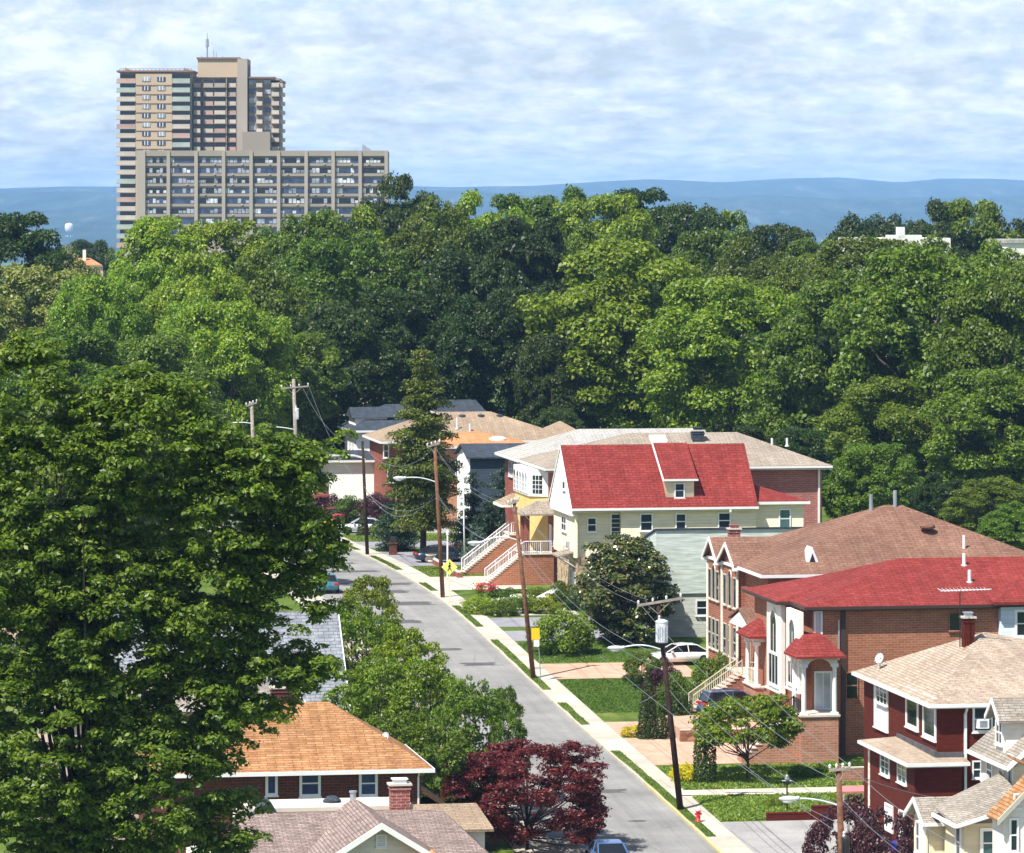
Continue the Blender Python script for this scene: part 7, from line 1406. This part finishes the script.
# ------------------------------------------------------------------ cars
def car(label, P0, rz, paint, L_=4.6, suv=False, name='parked_car'):
    root = thing(name, label, 'car', P0, rz); h = 0.22 if suv else 0.0; k = L_/4.6
    secs = [(-2.30, 0.38, 0.62, 0.70), (-2.2, 0.26, 0.80+h*0.5, 0.80), (-1.75, 0.22, 0.90+h, 0.88), (-0.6, 0.22, 0.93+h, 0.90), (0.6, 0.22, 0.92+h, 0.90), (1.25, 0.22, 0.86+h, 0.88), (1.95, 0.24, 0.74+h, 0.84), (2.2, 0.30, 0.62+h*0.6, 0.76), (2.3, 0.38, 0.52, 0.66)]
    def loft(m, secs, n=None):
        rings = []
        for (x, z0, z1, w_) in secs:
            i = len(m.v); rings.append(i); zm = z0+(z1-z0)*0.55
            m.v += [(x*k, y, z) for y, z in ((-w_*0.86, z0), (-w_, z0+(z1-z0)*0.25), (-w_*0.99, zm), (-w_*0.93, z1-(z1-z0)*0.07), (-w_*0.78, z1), (0, z1+0.03), (w_*0.78, z1), (w_*0.93, z1-(z1-z0)*0.07), (w_*0.99, zm), (w_, z0+(z1-z0)*0.25), (w_*0.86, z0))]
        for a, b in zip(rings, rings[1:]):
            for q in range(11): m.f.append((a+q, a+(q+1) % 11, b+(q+1) % 11, b+q))
        m.f.append(tuple(rings[0]+q for q in reversed(range(11)))); m.f.append(tuple(rings[-1]+q for q in range(11)))
    m = MB(); loft(m, secs); m.build('body', paint, root, True)
    zt = 1.42+h*1.6; zb = 0.90+h; back = -2.1 if suv else -1.75
    gsx = [(back, zb-0.02, zb+0.02, 0.82), (back+(0.25 if suv else 0.75), zb-0.05, zt-0.07, 0.70), (-0.3, zb-0.05, zt-0.015, 0.69), (0.35, zb-0.05, zt-0.06, 0.68), (1.15, zb-0.06, zb, 0.80)]
    def glass_sec(m, secs, shrink=0.0, base=0.82):
        rings = []
        for (x, z0, z1, w_) in secs:
            i = len(m.v); rings.append(i); m.v += [(x*k, -base, z0), (x*k, -w_, z1), (x*k, w_, z1), (x*k, base, z0)]
        for a, b in zip(rings, rings[1:]):
            for q in range(4): m.f.append((a+q, a+(q+1) % 4, b+(q+1) % 4, b+q))
        m.f.append(tuple(rings[0]+q for q in range(4))); m.f.append(tuple(rings[-1]+q for q in range(4)))
    m = MB(); glass_sec(m, gsx); m.build('windows', 'glass_black', root)
    m = MB(); x0, x1 = gsx[1][0], gsx[3][0]; m.prism([(x0*k-0.05, -0.70, zt-0.085), (-0.3*k, -0.70, zt-0.03), (x1*k+0.02, -0.69, zt-0.075), (x1*k+0.02, 0.69, zt-0.075), (-0.3*k, 0.70, zt-0.03), (x0*k-0.05, 0.70, zt-0.085)], [(x0*k-0.05, -0.66, zt-0.035), (-0.3*k, -0.66, zt+0.03), (x1*k+0.02, -0.64, zt-0.03), (x1*k+0.02, 0.64, zt-0.03), (-0.3*k, 0.66, zt+0.03), (x0*k-0.05, 0.66, zt-0.035)])
    for yy_ in (-1, 1):
        for xx_, bb in ((gsx[1][0], back), (x1, 1.15)): m.tube([(xx_*k, yy_*0.69, zt-0.07), (bb*k, yy_*0.815, zb+0.01)], 0.045, 5)
        m.tube([(-0.35*k, yy_*0.70, zt-0.05), (-0.4*k, yy_*0.83, zb-0.03)], 0.04, 4)
    m.build('roof', paint, root)
    for x, y in ((-1.42, -1), (-1.42, 1), (1.4, -1), (1.4, 1)):
        m = MB(); m.tube([(x*k, y*0.72, 0.33), (x*k, y*0.925, 0.33)], 0.34, 18); wh = m.build('wheel', 'tyre', root); m = MB(); m.tube([(x*k, y*0.90, 0.33), (x*k, y*0.94, 0.33)], 0.22, 12); m.build('rim', 'rim', wh)
    for y in (-0.62, 0.62):
        m = MB(); m.ellip((2.17*k, y, 0.62+h*0.5), 0.14, 0.17, 0.08, 8, 5); m.build('headlight', 'lamp_clear', root, True); m = MB(); m.box(-2.3*k, -2.12*k, y-0.18, y+0.18, 0.70+h, 0.84+h); m.build('tail_light', 'lamp_red', root)
    m = MB(); m.box(0.75*k, 0.9*k, -1.02, -0.86, zb-0.02, zb+0.12); m.box(0.75*k, 0.9*k, 0.86, 1.02, zb-0.02, zb+0.12); m.build('mirror', paint, root)
    return root
def cpos(px, py, dz=0.0): p = gpt(px, py); return (p[0], p[1], p[2]+0.02)
car('white sedan on the drive in front of the grey clapboard wall', cpos(680, 664), TH+math.pi+0.1, 'paint_white', 4.8)
sW, tW = W2S(*WP(735, 0, 291.0)[:2]); car('dark blue wagon half hidden beside the brick column porch', S2W(sW, tW, z=zT+0.01), TH+0.12, 'paint_navy', 4.8, True)
car('dark teal black sedan on the drive under the pine', cpos(443, 562), TH+0.05, 'paint_black', 5.0)
car('silver sedan on the drive behind the cone shrub', cpos(363, 533), TH+math.pi-0.15, 'paint_silver', 4.6)
car('pinkish red car end showing left of the silver sedan', cpos(334, 522), TH+math.pi/2, 'paint_red', 4.2)
sC = s_of(868, -7.2); P0 = S2W(sC, -7.2, 0.02)
for _ in range(1):
    pass
yc = 246.0; Xc = (605-PX0)/FPX*yc; s_c, t_c = W2S(Xc, yc); car('blue car at the bottom edge of the street', S2W(s_c-0.6, t_c, 0.02), TH+math.pi/2, 'paint_blue', 4.6)
bpy.data.objects[-1] if False else None
P0 = S2W(s_of(590, -8.0), -8.0, 0.02); car('teal car parked at the left kerb half hidden by leaves', P0, TH+math.pi/2, 'paint_teal', 4.5)
